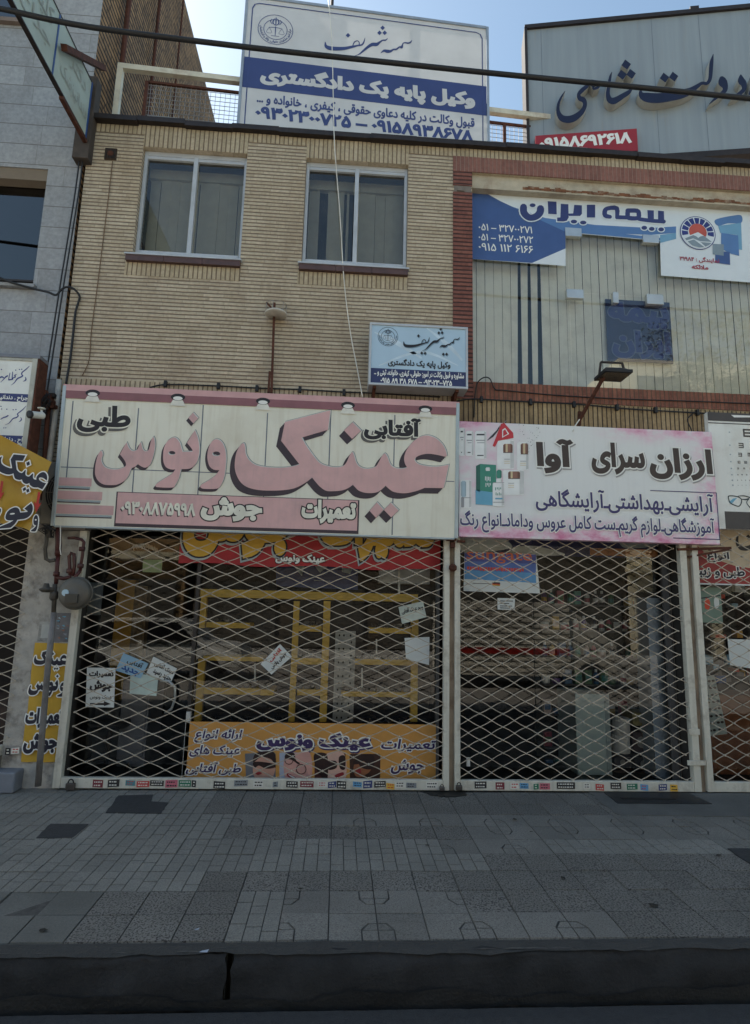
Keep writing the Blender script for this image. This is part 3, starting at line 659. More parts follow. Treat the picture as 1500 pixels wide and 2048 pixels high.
# ================================================================== signs
def rp(mb, F, px, m, w=.003, sm=False):
    lp = [F.uv(p[0], p[1])+tuple(p[2:]) for p in px]; mb.ink(F, fill([smooth(lp) if sm else [q[:2] for q in lp]]), w, m); return mb
def shift(loops, dx, dy): return [[(x+dx, y+dy) for x, y in l] for l in loops]
PINK = M('dusty pink print', rgb(212, 170, 168), .5, var=.06, streak=.3, dirt=(.4, .28, .28))
MAUV = M('dark mauve print', rgb(62, 50, 58), .5, var=.1)
PLUM = M('plum sign fascia print', rgb(140, 92, 98), .5, var=.12, streak=.2, dirt=(.2, .1, .1))
SILV = M('grey blue print', rgb(160, 172, 176), .45, var=.08)
GRID = M('thin grey print line', rgb(104, 112, 124), .5)
EIN = smooth(Z(440, 800, 5, [(235, 435), (200, 460), (165, 530), (150, 620), (152, 700), (180, 780), (230, 845), (310, 885), (430, 905), (600, 905), (720, 890), (800, 860), (880, 810), (920, 775, 1), (950, 812), (1000, 868), (1060, 908), (1130, 913), (1220, 905), (1285, 880), (1328, 848, 1)])
  + Z(660, 800, 5.769, [(285, 1002), (330, 1045), (400, 1070), (480, 1075), (550, 1062), (600, 1028), (640, 988, 1), (690, 1035), (750, 1065), (870, 1077), (1000, 1050), (1090, 1015, 1), (1305, 1018, 1), (1330, 930), (1367, 750, 1), (1290, 765), (1200, 772), (1100, 763), (1020, 742), (978, 705), (985, 668), (1050, 635), (1140, 622), (1250, 638), (1320, 655, 1), (1345, 650, 1), (1338, 600), (1300, 520), (1220, 445), (1120, 412), (1030, 432), (950, 490), (885, 575), (855, 660), (862, 730), (890, 780, 1), (830, 795), (740, 783), (690, 735), (660, 655), (630, 620), (598, 650), (560, 720), (520, 775), (420, 797), (340, 772), (300, 720), (280, 650), (256, 604), (225, 645), (190, 720), (150, 765), (80, 778), (0, 772)])
  + Z(440, 800, 5, [(1010, 640), (950, 580), (870, 470), (815, 378, 1), (1080, 300, 1), (1105, 105, 1), (650, 222, 1), (612, 410, 1), (795, 645, 1), (720, 668), (600, 680), (450, 672), (350, 648), (290, 600), (258, 540), (252, 470)]), 4)
EIN_DOTS = zl(440, 800, 5, [[(1325, 225), (1410, 310), (1320, 390), (1240, 305)]]) + zl(660, 800, 5.769, [[(540, 1183), (618, 1268), (530, 1360), (455, 1280)], [(700, 1188), (790, 1275), (705, 1355), (622, 1270)]])
SIN = smooth(Z(170, 810, 5, [(165, 460), (138, 490), (115, 560), (103, 640), (108, 710), (140, 765), (190, 795), (250, 802), (320, 798), (390, 765), (430, 720), (452, 665), (464, 632, 1), (500, 620), (530, 590, 1), (560, 612), (605, 628), (650, 600), (682, 520), (700, 420), (697, 350), (685, 320, 1), (665, 350), (648, 420), (632, 458), (600, 465), (578, 440), (568, 400), (560, 376), (545, 400), (530, 440), (505, 460), (470, 460), (440, 430), (425, 395), (418, 377, 1), (395, 415), (352, 495, 1), (395, 550), (412, 590), (400, 620), (340, 643), (270, 645), (205, 625), (172, 580), (166, 540), (180, 500)]), 4)
NU = smooth(Z(170, 810, 5, [(1100, 256, 1), (1130, 330), (1143, 420), (1140, 500), (1115, 580), (1075, 625), (1030, 640), (960, 642, 1), (940, 730), (910, 790), (880, 826), (720, 822), (706, 805), (730, 780), (800, 735), (870, 690), (905, 645, 1), (860, 645), (810, 620), (785, 560), (785, 470), (800, 410), (830, 360), (875, 330), (915, 335), (950, 380), (965, 430), (978, 470, 1), (1078, 468, 1), (1070, 440), (1022, 380, 1), (1060, 315)]), 4)
WAW = smooth(Z(170, 810, 5, [(1318, 345), (1350, 357), (1382, 395), (1405, 460), (1412, 540), (1405, 640), (1390, 730), (1360, 800), (1320, 838), (1185, 838), (1155, 822), (1162, 800), (1230, 760), (1300, 710), (1345, 652, 1), (1290, 648), (1245, 610), (1225, 530), (1232, 450), (1258, 385), (1288, 353)]), 4)
NU_H = zl(170, 810, 5, [ell(870, 482, 36, 21, 14)]); WAW_H = zl(170, 810, 5, [ell(1314, 490, 40, 24, 14)]); NU_D = zl(170, 810, 5, [[(1082, 80), (1132, 135), (1085, 186), (1035, 130)]])
def letters(*ls, holes=()): return ccw([list(l) for l in ls])+[h if area(h) < 0 else h[::-1] for h in holes]
BIG = [(letters(EIN, *EIN_DOTS), -10, 11), (letters(SIN, NU, *NU_D, holes=NU_H), -4.5, 5.5), (letters(WAW, holes=WAW_H), -4.5, 5.5)]
NUS = letters(SIN, NU, *NU_D, holes=NU_H); EINL = letters(EIN, *EIN_DOTS)
def affine(loops, src, dst):                     # three photo points to three others
    A_ = np.array([[x, y, 1] for x, y in src]); K = np.linalg.solve(A_, np.array(dst, float))
    return [[tuple(np.array([x, y, 1])@K) for x, y in l] for l in loops]

# ---- the large optician's sign over the first shutter
a_ = R(3.2); F1 = Frame((0, -.15, 2.30), (1, 0, 0), (0, -math.sin(a_), math.cos(a_)))
u0 = (F1.uv(125, 770)[0]+F1.uv(109, 1052)[0])/2; u1 = F1.uv(915, 930)[0]; v0 = F1.uv(500, 1064)[1]; v1 = F1.uv(500, 788)[1]
S = thing('shop_sign', 'wide cream sign with big pink lettering and dark shadow over the middle shutter', 'shop sign', tuple(F1.P(u0, v0)))
mb = MB(); mb.fbox(F1, u0+.02, u1-.02, v0+.005, v1-.005, -.12, 0, M('cream sign panel', rgb(226, 224, 208), .45, var=.04, scale=2, streak=.28, dirt=(.42, .33, .2), damt=.28, dscale=1.3)); mb.build('panel', S)
mb = MB(); EDG = M('pale grey sign edge', rgb(172, 184, 188), .4, .3, var=.1)
mb.fbox(F1, u0-.012, u0+.02, v0, v1, -.14, .012, EDG); mb.fbox(F1, u1-.02, u1+.012, v0, v1, -.14, .012, EDG)
mb.fbox(F1, u0+.021, u1-.021, v0-.012, v0+.003, -.14, .010, EDG); mb.build('sign_frame', S, bevel=.004)
mb = MB(); LP = M('light pink fascia print', rgb(204, 160, 160), .5, var=.1)
mb.fbox(F1, u0-.01, u1+.01, v1-.045, v1+.012, -.13, .0086, LP); mb.fbox(F1, u0+.021, u1-.021, v1-.118, v1-.0455, -.01, .009, PLUM); mb.build('fascia', S)
for x in (186.5, 356.6, 526.4, 696, 850.5):
    mb = MB(); y = 786+(x-186.5)*.0475; cu, cv = F1.uv(x, y); cv -= .012
    mb.ink(F1, fill([[(cu-.045, cv-.02), (cu+.045, cv-.02), (cu+.075, cv-.075), (cu-.075, cv-.075)]]), .0094, M('pale lamp cone print', rgb(224, 222, 210), .5))
    mb.ink(F1, fill([ell(cu, cv+.008, .066, .034)]), .0104, INK); mb.ink(F1, fill([ell(cu, cv-.004, .044, .019)]), .0114, WINK); mb.build('printed_lamp', S)
mb = MB()
for xa, ya, xb, yb in ((144, 802, 135, 955), (275, 816, 262, 1052), (405, 810, 393, 1058), (533, 826, 526, 1062), (661, 815, 654, 1066), (788, 830, 786, 1070)):
    p = F1.uv(xa, ya); q = F1.uv(xb, yb); x = (p[0]+q[0])/2; mb.frect(F1, x-.005, x+.005, q[1], p[1], .0012, GRID)
v = F1.uv(500, 948)[1]; mb.frect(F1, u0+.03, u1-.03, v-.004, v+.004, .0014, GRID)
for xa, ya, xb, yb in ((126, 957, 184, 971), (125, 984, 205, 998), (124, 1012, 228, 1027)):
    a, b = F1.uv(xa, yb); c, d = F1.uv(xb, ya); a = u0+.025
    mb.frect(F1, a, c, b, d, .0022, PINK); mb.frect(F1, a, c-.01, b-.022, b-.004, .0022, SILV); mb.frect(F1, a, c-.012, b-.032, b-.0225, .0022, MAUV)
a, b = F1.uv(231, 1049); c, d = F1.uv(718, 1002); b = F1.uv(474, 1054)[1]; d = F1.uv(474, 993)[1]
mb.frect(F1, a-.012, c+.004, b-.03, d+.006, .0022, MAUV); mb.frect(F1, a, c-.01, b, d, .0034, PINK); mb.build('printed_boxes', S)
mb = MB()
for lp, dx, dy in BIG:
    for k in (.25, .5, .75, 1.): mb.ink(F1, fill(touv(F1, shift(lp, dx*k, dy*k))), .003+.0006*(4-k*4)/4, MAUV)
    mb.ink(F1, fill(offset(touv(F1, shift(lp, 1.7, -1.6)), .003)), .0044, M('grey outline print', rgb(112, 120, 124), .5)); mb.ink(F1, fill(touv(F1, shift(lp, 1.4, -1.3))), .0054, M('pale bevel print', rgb(206, 210, 204), .4)); mb.ink(F1, fill(touv(F1, lp)), .0064, PINK)
mb.build('shop_name_lettering', S)
mb = MB(); SHD = M('dark grey print shade', rgb(96, 94, 90), .5); CRM = M('cream print', rgb(226, 224, 208), .45)
T(mb, F1, 'طبی', (155, 811, 262, 866), INK, .0066, .045, .012, CRM, (-.022, -.026), SHD); mb.build('small_lettering', S); mb = MB(); T(mb, F1, 'آفتابی', (728, 835, 842, 881), INK, .0066, .05, .010, CRM, (-.018, -.022), SHD); mb.build('small_lettering', S)
mb = MB(); T(mb, F1, 'تعمیرات', (603, 1000, 712, 1048), CRM, .0066, .065, .011, INK); mb.build('service_lettering', S); mb = MB(); T(mb, F1, 'جوش', (402, 995, 525, 1043), CRM, .0066, .065, .011, INK); mb.build('service_lettering', S)
mb = MB(); T(mb, F1, '۰۹۳۰۸۸۷۵۹۹۸', (242, 1004, 392, 1031), CRM, .0066, .045, 0, None, (-.008, -.010), MAUV); mb.build('phone_number', S)

# ---- the pink and white cosmetics sign
F2 = FY(-.13); u0, v1 = F2.uv(917, 851); u1, v0 = F2.uv(1433, 1083); v1 = F2.uv(1170, 853)[1]; v0 = F2.uv(1170, 1081)[1]; u1 = F2.uv(1432, 980)[0]; u0 = F1.uv(916, 950)[0]+.02
S = thing('shop_sign', 'white sign with pink splashes, printed cosmetics and brown lettering over the right shutter', 'shop sign', tuple(F2.P(u0, v0)))
m, t, b, N, L = nodes('watercolour pink print'); p = pos(t); sp = N('ShaderNodeSeparateXYZ'); L(p, sp.inputs[0]); xx, zz = sp.outputs[0], sp.outputs[2]
def sm_(v, a, b_): n = N('ShaderNodeMapRange'); n.interpolation_type = 'SMOOTHSTEP'; L(v, n.inputs[0]); n.inputs[1].default_value = a; n.inputs[2].default_value = b_; return n.outputs[0]
rgt = mth(t, 'MULTIPLY', sm_(xx, 3.35, 3.75), .75); bot = mth(t, 'MULTIPLY', sm_(zz, 2.56, 2.30), .62); tl = mth(t, 'MULTIPLY', mth(t, 'MULTIPLY', sm_(xx, 1.65, 1.15), sm_(zz, 3.30, 3.44)), .9); tr = mth(t, 'MULTIPLY', mth(t, 'MULTIPLY', sm_(xx, 2.35, 2.9), sm_(zz, 3.22, 3.45)), .6); lft = mth(t, 'MULTIPLY', mth(t, 'MULTIPLY', sm_(xx, 1.9, 1.5), sm_(zz, 2.5, 2.8)), .25)
mk_ = mth(t, 'MAXIMUM', mth(t, 'MAXIMUM', rgt, bot), mth(t, 'MAXIMUM', mth(t, 'MAXIMUM', tl, tr), lft)); n1 = noise(t, stretch(t, p, (3.2, 1, 5.5)), 1.6, 7, .62); n1 = ramp(t, n1, .36, .66)
pk_ = mth(t, 'MULTIPLY', mk_, mth(t, 'ADD', mth(t, 'MULTIPLY', n1, 1.15), .12)); c = mixc(t, ramp(t, pk_, .0, .42), rgb(224, 226, 224), rgb(226, 184, 202)); c = mixc(t, ramp(t, pk_, .40, .85), c, rgb(202, 104, 146)); c = mixc(t, mth(t, 'MULTIPLY', ramp(t, noise(t, stretch(t, p, (22, 22, 1.1)), 1., 3), .5, .85), .12), c, (.4, .37, .34)); L(c, b.inputs['Base Color']); b.inputs['Roughness'].default_value = .42; MATS['watercolour pink print'] = m
mb = MB(); mb.fbox(F2, u0, u1, v0, v1, -.1, 0, m); mb.build('panel', S, bevel=.004)
mb = MB(); cols = {'w': rgb(232, 234, 232), 'g': rgb(60, 138, 118), 'b': rgb(104, 168, 196), 'd': rgb(44, 46, 54), 'br': rgb(146, 104, 88), 's': rgb(172, 196, 208), 'r': rgb(196, 48, 58), 'gr': rgb(150, 152, 156), 'dg': rgb(40, 98, 86), 'y': rgb(206, 188, 150)}
CM = {k: M('cosmetics print '+n, cols[k], .45, var=.08) for k, n in zip(cols, ('white', 'green', 'blue', 'dark', 'brown', 'pale blue', 'red', 'grey', 'dark green', 'straw'))}
CSH = {k: M('shaded cosmetics print '+k, tuple(x*f for x in lin3), .45) for k, lin3, f in (('w', cols['w'], .72), ('g', cols['g'], .6), ('b', cols['b'], .75), ('br', cols['br'], .5), ('s', cols['s'], .8))}
def R_(x0, y0, x1, y1, k, w):
    q = min(2.6, (x1-x0)*.25, (y1-y0)*.25); rp(mb, F2, [(x0+q, y0), (x1-q, y0), (x1, y0+q), (x1, y1-q), (x1-q*.6, y1), (x0+q*.6, y1), (x0, y1-q), (x0, y0+q)], CM[k], w)
    if k in CSH and y1-y0 > 6:
        q = (x1-x0)*.22; rp(mb, F2, [(x1-q, y0+1), (x1-.4, y0+2.5), (x1-.4, y1-2.5), (x1-q, y1-1)], CSH[k], w+.0005)
        if k in 'brs': rp(mb, F2, [(x0+.4, y0+2), (x0+q, y0+1), (x0+q, y1-1), (x0+.4, y1-2)], CSH[k], w+.0005)
for x0, x1, y0, y1 in ((918, 930, 856, 912), (931, 947, 862, 912), (950, 973, 862, 918)):
    R_(x0, y0, x1, y1, 'w', .0032); R_(x0+3, y0+6, x1-4, y0+9, 'd', .0044); R_(x0+2, y0+18, x1-3, y0+20, 'gr', .0044); R_(x0+4, y0+23, x1-4, y0+24.5, 'gr', .0044); R_(x0+4, y1-8, x1-6, y1-6, 'd', .0044)
rp(mb, F2, [(985, 892), (1002, 848), (1008, 846), (1026, 866), (1027, 876), (996, 882), (990, 894)], CM['r'], .0036); rp(mb, F2, [(1004, 860), (1010, 856), (1018, 868), (1004, 876)], CM['w'], .0048); rp(mb, F2, [(1006, 862), (1010, 859), (1015, 868), (1006, 873)], CM['r'], .0056); rp(mb, F2, [(974, 882), (990, 866), (1000, 850), (996, 862), (986, 874)], CM['d'], .0044)
for x0, x1, y0, y1 in ((994, 1028, 880, 938), (1034, 1057, 884, 940), (1006, 1048, 940, 990)):
    R_(x0, y0, x1, y1, 'w', .0032)
for x0, y0, x1, y1 in ((1006, 888, 1025, 906), (1041, 887, 1056, 909), (1016, 943, 1040, 958)): R_(x0, y0, x1, y1, 'br', .0044); R_(x0, y1-1.2, x1, y1, 'd', .0052); R_(x0+5, y0, x0+9, y1-1.2, 'y', .005)
for x, y in ((1008, 918), (1040, 922), (1016, 966)):
    for k in range(3): R_(x, y+4*k, x+12, y+4*k+1.2, 'y' if k else 'gr', .0044)
rp(mb, F2, [(952, 932), (960, 928), (992, 930), (992, 985), (952, 982)], CM['g'], .0036); rp(mb, F2, [(952, 932), (960, 928), (960, 984), (952, 981)], CM['dg'], .0046); rp(mb, F2, [(951, 980), (992, 986), (990, 1011), (951, 1009)], CM['b'], .0046); R_(971, 935, 980, 942, 'w', .0046)

for i_ in range(4): R_(970+i_*3, 953+i_*.3, 971.6+i_*3, 961+(i_ % 2)*2, 'w', .0046); R_(971+i_*3, 966, 972.4+i_*3, 974-(i_ % 2)*3, 'w', .0046)
R_(993, 940, 1003, 957, 'g', .0056); R_(992, 957, 1004, 966, 'w', .0052); R_(985, 965, 1008, 1013, 'w', .0062); 
for i_ in range(4): R_(990+i_*3.4, 975, 991.6+i_*3.4, 981-(i_ % 2)*2, 'g', .0072); R_(991+i_*3.2, 985+(i_ % 2)*2, 992.5+i_*3.2, 991, 'g', .0072)
R_(990, 996, 1005, 999, 'b', .0072); R_(986, 1004, 1008, 1005.5, 'gr', .0072); R_(985, 965, 1008, 966, 'gr', .0072)
R_(920, 960, 943, 1016, 'w', .0032); R_(922, 962, 932, 994, 's', .0044); R_(922, 994, 928, 1015, 'gr', .0044); R_(922, 995, 941, 996.3, 'gr', .0052)
for k in range(46):
    x = rng.uniform(1036, 1082); y = rng.uniform(848, 905); r = rng.uniform(.5, 1.5); rp(mb, F2, [(x, y), (x+r*1.8, y+rng.uniform(-1, 1)), (x+r, y+r)], CM['d'], .0036)
for k in range(9):
    x = 974+k*3; rp(mb, F2, [(x, 880-k*3), (x+14, 868-k*3.4), (x+14.5, 869-k*3.4), (x+.6, 881-k*3)], CM['gr'], .003)
mb.build('printed_picture', S)
BRN = M('dark brown print', rgb(62, 50, 46), .5); SH2 = M('soft grey print shade', rgb(150, 150, 150), .5)
mb = MB()
for s, b in (('ارزان', (1298, 897, 1424, 961)), ('سرای', (1182, 886, 1289, 950)), ('آوا', (1072, 878, 1147, 948))): T(mb, F2, s, b, BRN, .0074, .05, .013, WINK, (.008, -.012), SH2)
mb.build('shop_name_lettering', S)
INDI = M('indigo print', rgb(58, 54, 104), .5)
mb = MB(); T(mb, F2, 'آرایشی_بهداشتی_آرایشگاهی', (1071, 982, 1426, 1028), INDI, .0074, .022, .009, WINK); mb.build('service_lettering', S)
mb = MB(); T(mb, F2, 'آموزشگاهی_لوازم گریم_ست کامل عروس وداماد_انواع رنگ', (920, 1028, 1428, 1072), INDI, .0074, .022, .008, WINK); mb.build('goods_lettering', S)
mb = MB(); x0, y0 = F2.uv(1300, 980.5); x1, y1 = F2.uv(1433, 986); mb.frect(F2, x0, x1, y1-.004, y1+.004, .004, INDI); q = F2.uv(1436, 1079); mb.frect(F2, x1-.008, x1, q[1], y1+.004, .004, INDI); p = F2.uv(1346, 1075); mb.frect(F2, p[0], x1, q[1]-.004, q[1]+.005, .0042, INDI); mb.build('printed_border', S)

# ---- eye chart sign at the right edge
F3 = FY(-.07); u0 = F3.uv(1424, 950)[0]; u1 = u0+2.6; v1 = F3.uv(1460, 826)[1]; v0 = F3.uv(1460, 1058)[1]
S = thing('shop_sign', 'white eye chart sign with dark grey bands at the right edge', 'shop sign', tuple(F3.P(u0, v0)))
mb = MB(); mb.fbox(F3, u0, u1, v0, v1, -.06, 0, WSIGN); mb.build('panel', S)
GRY = M('charcoal print', rgb(66, 62, 62), .5)
mb = MB(); va = F3.uv(1460, 843)[1]; mb.frect(F3, u0, u1, va, v1, .0015, GRY); mb.frect(F3, u0, u1, va-.028, va-.018, .0015, GRY); vb = F3.uv(1460, 1023)[1]; mb.frect(F3, u0+.10, u1, v0, vb, .0015, GRY); rp(mb, F3, [(1462, 830), (1520, 832), (1520, 835), (1468, 835)], WINK, .003); mb.build('printed_bands', S)
mb = MB()
def echart(x, y, s, rot):
    cu, cv = F3.uv(x, y); h = s/2; bars = [(-h, h, h-.2*s, h), (-h, h, -.1*s, .1*s), (-h, h, -h, -h+.2*s), (-h, -h+.2*s, -h, h)]
    if rot == 1: bars = [(-b, -a, c, d) for a, b, c, d in bars]
    if rot == 2: bars = [(c, d, a, b) for a, b, c, d in bars]
    if rot == 3: bars = [(c, d, -b, -a) for a, b, c, d in bars]
    lp = ccw([[(cu+a, cv+c), (cu+b, cv+c), (cu+b, cv+d), (cu+a, cv+d)] for a, b, c, d in bars]); mb.ink(F3, fill(lp), .002, GRY)
echart(1494, 866, .085, 0); echart(1482, 891, .053, 1)
for y, xs_, s in ((909.5, (1480, 1499), .04), (924.5, (1478, 1491, 1505), .028), (937, (1476, 1488, 1501), .018), (949.5, (1475.5, 1484, 1493, 1502), .013), (960.5, (1475, 1483, 1491, 1499), .009), (970.5, (1476, 1484, 1492, 1500), .007)):
    for i, x in enumerate(xs_): echart(x, y, s, (i*2+int(y)) % 4)
for i, y in enumerate((864.5, 890.5, 909, 923.5, 937, 949.5, 960.5, 970.5)): cu, cv = F3.uv(1458.5+i*1, y); mb.ink(F3, fill([ell(cu, cv, .009, .008, 8)]), .002, SILV)
mb.build('printed_chart', S)
mb = MB(); o = ccw(touv(F3, [smooth(Z(1420, 830, 8.9, [(320, 1440), (400, 1430), (500, 1450), (560, 1490), (570, 1540), (545, 1610), (500, 1635), (420, 1610), (350, 1570), (325, 1510)]))])); i_ = offset(o, -.011)
mb.ink(F3, fill(o+[l[::-1] for l in i_]), .002, M('dark teal print', rgb(40, 56, 62), .4)); mb.ink(F3, fill(touv(F3, ccw(zl(1420, 830, 8.9, stroke([(500, 1445, 14), (600, 1440, 20), (712, 1470, 18)])+stroke([(570, 1500, 14), (640, 1505, 26), (690, 1490, 18), (650, 1560, 14), (712, 1650, 18)]))))), .002, M('dark teal print', (0, 0, 0)))
rp(mb, F3, [(1459, 1003), (1466, 997), (1474, 996), (1463, 1008)], CM['b'], .0016); mb.build('printed_glasses', S)
# ---- doctors' sign at the left edge
F4 = FY(-.32); u1 = F4.uv(80, 715)[0]; u0 = u1-2.4; v1 = F4.uv(60, 709)[1]; v0 = F4.uv(40, 1030)[1]
S = thing('clinic_sign', 'white framed sign with navy bands and script at the left edge', 'clinic sign', tuple(F4.P(u0, v0)))
mb = MB(); mb.fbox(F4, u0, u1-.06, v0, v1-.03, -.14, -.012, WSIGN); mb.build('panel', S)
mb = MB(); FRM = M('grimy cream sign frame', rgb(176, 176, 164), .5, var=.15, dirt=(.14, .09, .06), damt=.6, dscale=5)
mb.fbox(F4, u0, u1, v1-.035, v1, -.16, 0, M('grey sign frame', rgb(120, 122, 128), .5, .3)); mb.fbox(F4, u1-.062, u1-.018, v0, v1-.036, -.15, .002, FRM); mb.fbox(F4, u1-.017, u1, v0, v1-.036, -.16, -.002, RUST); mb.fbox(F4, u0, u1-.063, v1-.062, v1-.036, -.1, -.004, FRM); mb.build('sign_frame', S, bevel=.003)
mb = MB(); ub = F4.uv(60.5, 795)[0]
for ya, yb in ((787, 803), (871, 887)): mb.frect(F4, u0+.01, ub, F4.uv(40, yb)[1], F4.uv(40, ya)[1], -.0105, NAVY)
mb.build('printed_bands', S)
mb = MB(); k = (0, 700, 10.24); NB = M('navy script print', rgb(40, 52, 120), .45)
def sk(L_, F=F4, w=-.0105, m=NB): mb.ink(F, fill(touv(F, ccw(zl(*k, sum((stroke(s) for s in L_), []))))), w, m)
sk([[(505, 545, 10), (518, 590, 26), (495, 620, 20), (455, 632, 6)], [(585, 325, 10), (520, 385, 20), (440, 450, 22), (432, 490, 22), (450, 520, 24), (400, 550, 26), (340, 580, 24), (280, 660, 16), (212, 712, 5)], [(325, 490, 10), (290, 510, 26), (300, 545, 20), (260, 560, 18), (235, 590, 22), (245, 440, 14)], [(235, 590, 20), (180, 600, 26), (165, 590, 20), (190, 460, 12)], [(140, 520, 26), (100, 545, 26), (60, 590, 16), (0, 650, 8)], [(60, 560, 20), (20, 540, 30), (-60, 580, 20)], [(-200, 540, 30), (-120, 580, 30), (-90, 520, 24)],
    [(385, 388, 24), (386, 388, 24)], [(432, 385, 24), (433, 385, 24)], [(308, 402, 24), (309, 402, 24)], [(15, 388, 24), (16, 388, 24)],
    [(410, 1370, 8), (425, 1410, 22), (405, 1445, 18), (370, 1460, 6)], [(520, 1140, 8), (450, 1215, 18), (345, 1300, 20), (360, 1340, 22), (320, 1375, 24), (250, 1400, 22), (170, 1490, 14), (92, 1522, 5)], [(150, 1335, 24), (110, 1360, 26), (60, 1375, 22), (0, 1410, 14)], [(255, 1215, 24), (256, 1215, 24)], [(312, 1208, 24), (313, 1208, 24)], [(125, 1205, 24), (126, 1205, 24)], [(20, 1200, 24), (21, 1200, 24)], [(5, 1145, 24), (6, 1145, 24)], [(65, 1588, 22), (66, 1588, 22)], [(105, 1586, 22), (106, 1586, 22)]])
mb.build('script_lettering', S)
mb = MB(); T(mb, F4, 'جراح . دندانپزشک', (-26, 789, 55, 802), WINK, -.009, .03); mb.build('band_lettering', S); mb = MB(); T(mb, F4, 'جراح . دندانپزشک', (-26, 873, 56, 886), WINK, -.009, .03); mb.build('band_lettering', S)

# ---- the lawyer's small light box on the wall
F5 = FY(-.27); u0, v1 = F5.uv(740, 647); u1, v0 = F5.uv(936, 776); v1 = F5.uv(838, 650)[1]; v0 = F5.uv(838, 774)[1]
S = thing('lawyer_sign', 'small pale blue box sign with dark script, mounted on brackets on the brick wall', 'box sign', tuple(F5.P(u0, v0, -.2)))
LBX = M('grey sheet light box', rgb(170, 170, 166), .6, var=.12, dirt=(.2, .15, .1), damt=.4)
mb = MB(); mb.fbox(F5, u0, u1, v0, v1, -.20, -.006, LBX); mb.build('case', S, bevel=.004)
mb = MB()
for a, b, c, d in ((u0, u1, v1-.022, v1), (u0, u1, v0, v0+.022), (u0, u0+.02, v0+.022, v1-.022), (u1-.02, u1, v0+.022, v1-.022)): mb.fbox(F5, a, b, c, d, -.01, .008, ALU)
mb.build('sign_frame', S, bevel=.003)
mb = MB(); mb.frect(F5, u0+.02, u1-.02, v0+.02, v1-.02, -.004, M('pale blue print', rgb(176, 202, 220), .4, var=.06, scale=2)); vb = F5.uv(838, 740)[1]
SWL = M('paler swirl print', rgb(196, 214, 226), .4)
for s in ([(u0+.05, v1-.1, .01), (u0+.25, v0+.45, .05), (u0+.5, v0+.3, .02)], [(u1-.4, v1-.03, .01), (u1-.2, v0+.45, .04), (u1-.06, v0+.3, .02)], [(u0+.1, v0+.2, .01), (u0+.5, v0+.36, .03), (u1-.1, v0+.24, .01)]): mb.ink(F5, fill(ccw(stroke(s))), -.003, SWL)
mb.frect(F5, u0+.02, u1-.02, v0+.02, vb, -.002, M('deep navy print', rgb(44, 50, 92), .4)); mb.build('panel', S)
# calligraphy traced from the roof board, reused on the small box
CAL = [[(140, 305, 10), (150, 360, 40), (200, 385, 52), (290, 394, 52), (400, 390, 44), (500, 370, 34), (580, 352, 22), (640, 340, 22), (668, 298, 18), (682, 245, 4)], [(515, 350, 12), (540, 302, 16), (580, 287, 12), (603, 312, 12), (600, 350, 16)],
       [(530, 495, 4), (600, 470, 14), (660, 422, 28), (720, 372, 36), (780, 337, 46), (840, 335, 48), (880, 308, 28), (920, 280, 18), (960, 278, 20), (992, 252, 4)],
       [(895, 455, 4), (940, 422, 30), (985, 430, 46), (1030, 428, 34), (1070, 405, 22), (1110, 402, 24), (1150, 372, 20), (1180, 374, 36), (1192, 345, 20), (1202, 320, 14), (1230, 312, 16), (1268, 318, 20), (1300, 308, 20), (1322, 278, 4)]]
CDOT = [(450, 212), (922, 110), (880, 178), (950, 178), (975, 580), (1045, 583), (520, 535), (590, 542)]
def calli(f, rr=32): return ccw([[f(x, y) for x, y in l] for l in sum((stroke(s) for s in CAL), [])+[dia(x, y, rr) for x, y in CDOT]])
fs = lambda x, y: (790+(175+(x-140)*.9475)/10, 640+(155+(y-85)*1.076-(x-900)*.0536)/10)
mb = MB(); lp = touv(F5, calli(fs)); mb.ink(F5, fill(shift(lp, .006, -.008)), -.0026, M('soft blue print shade', rgb(120, 146, 166), .5)); mb.ink(F5, fill(lp), -.0012, INK); mb.build('script_lettering', S)
mb = MB(); T(mb, F5, 'وکیل پایه یک دادگستری', (776, 719, 901, 737), INK, -.0008, .04); T(mb, F5, 'مشاوره و قبول وکالت در امور: حقوقی، کیفری، خانواده، ثبتی و ...', (748, 741.5, 928, 756), WINK, -.0008, .03); T(mb, F5, '۰۹۱۵ ۸۹ ۳۸ ۶۷۸ – ۰۹۳۰۲۳۰۰۷۲۵', (761, 758, 904, 769), WINK, -.0008, .035); mb.build('printed_lettering', S)
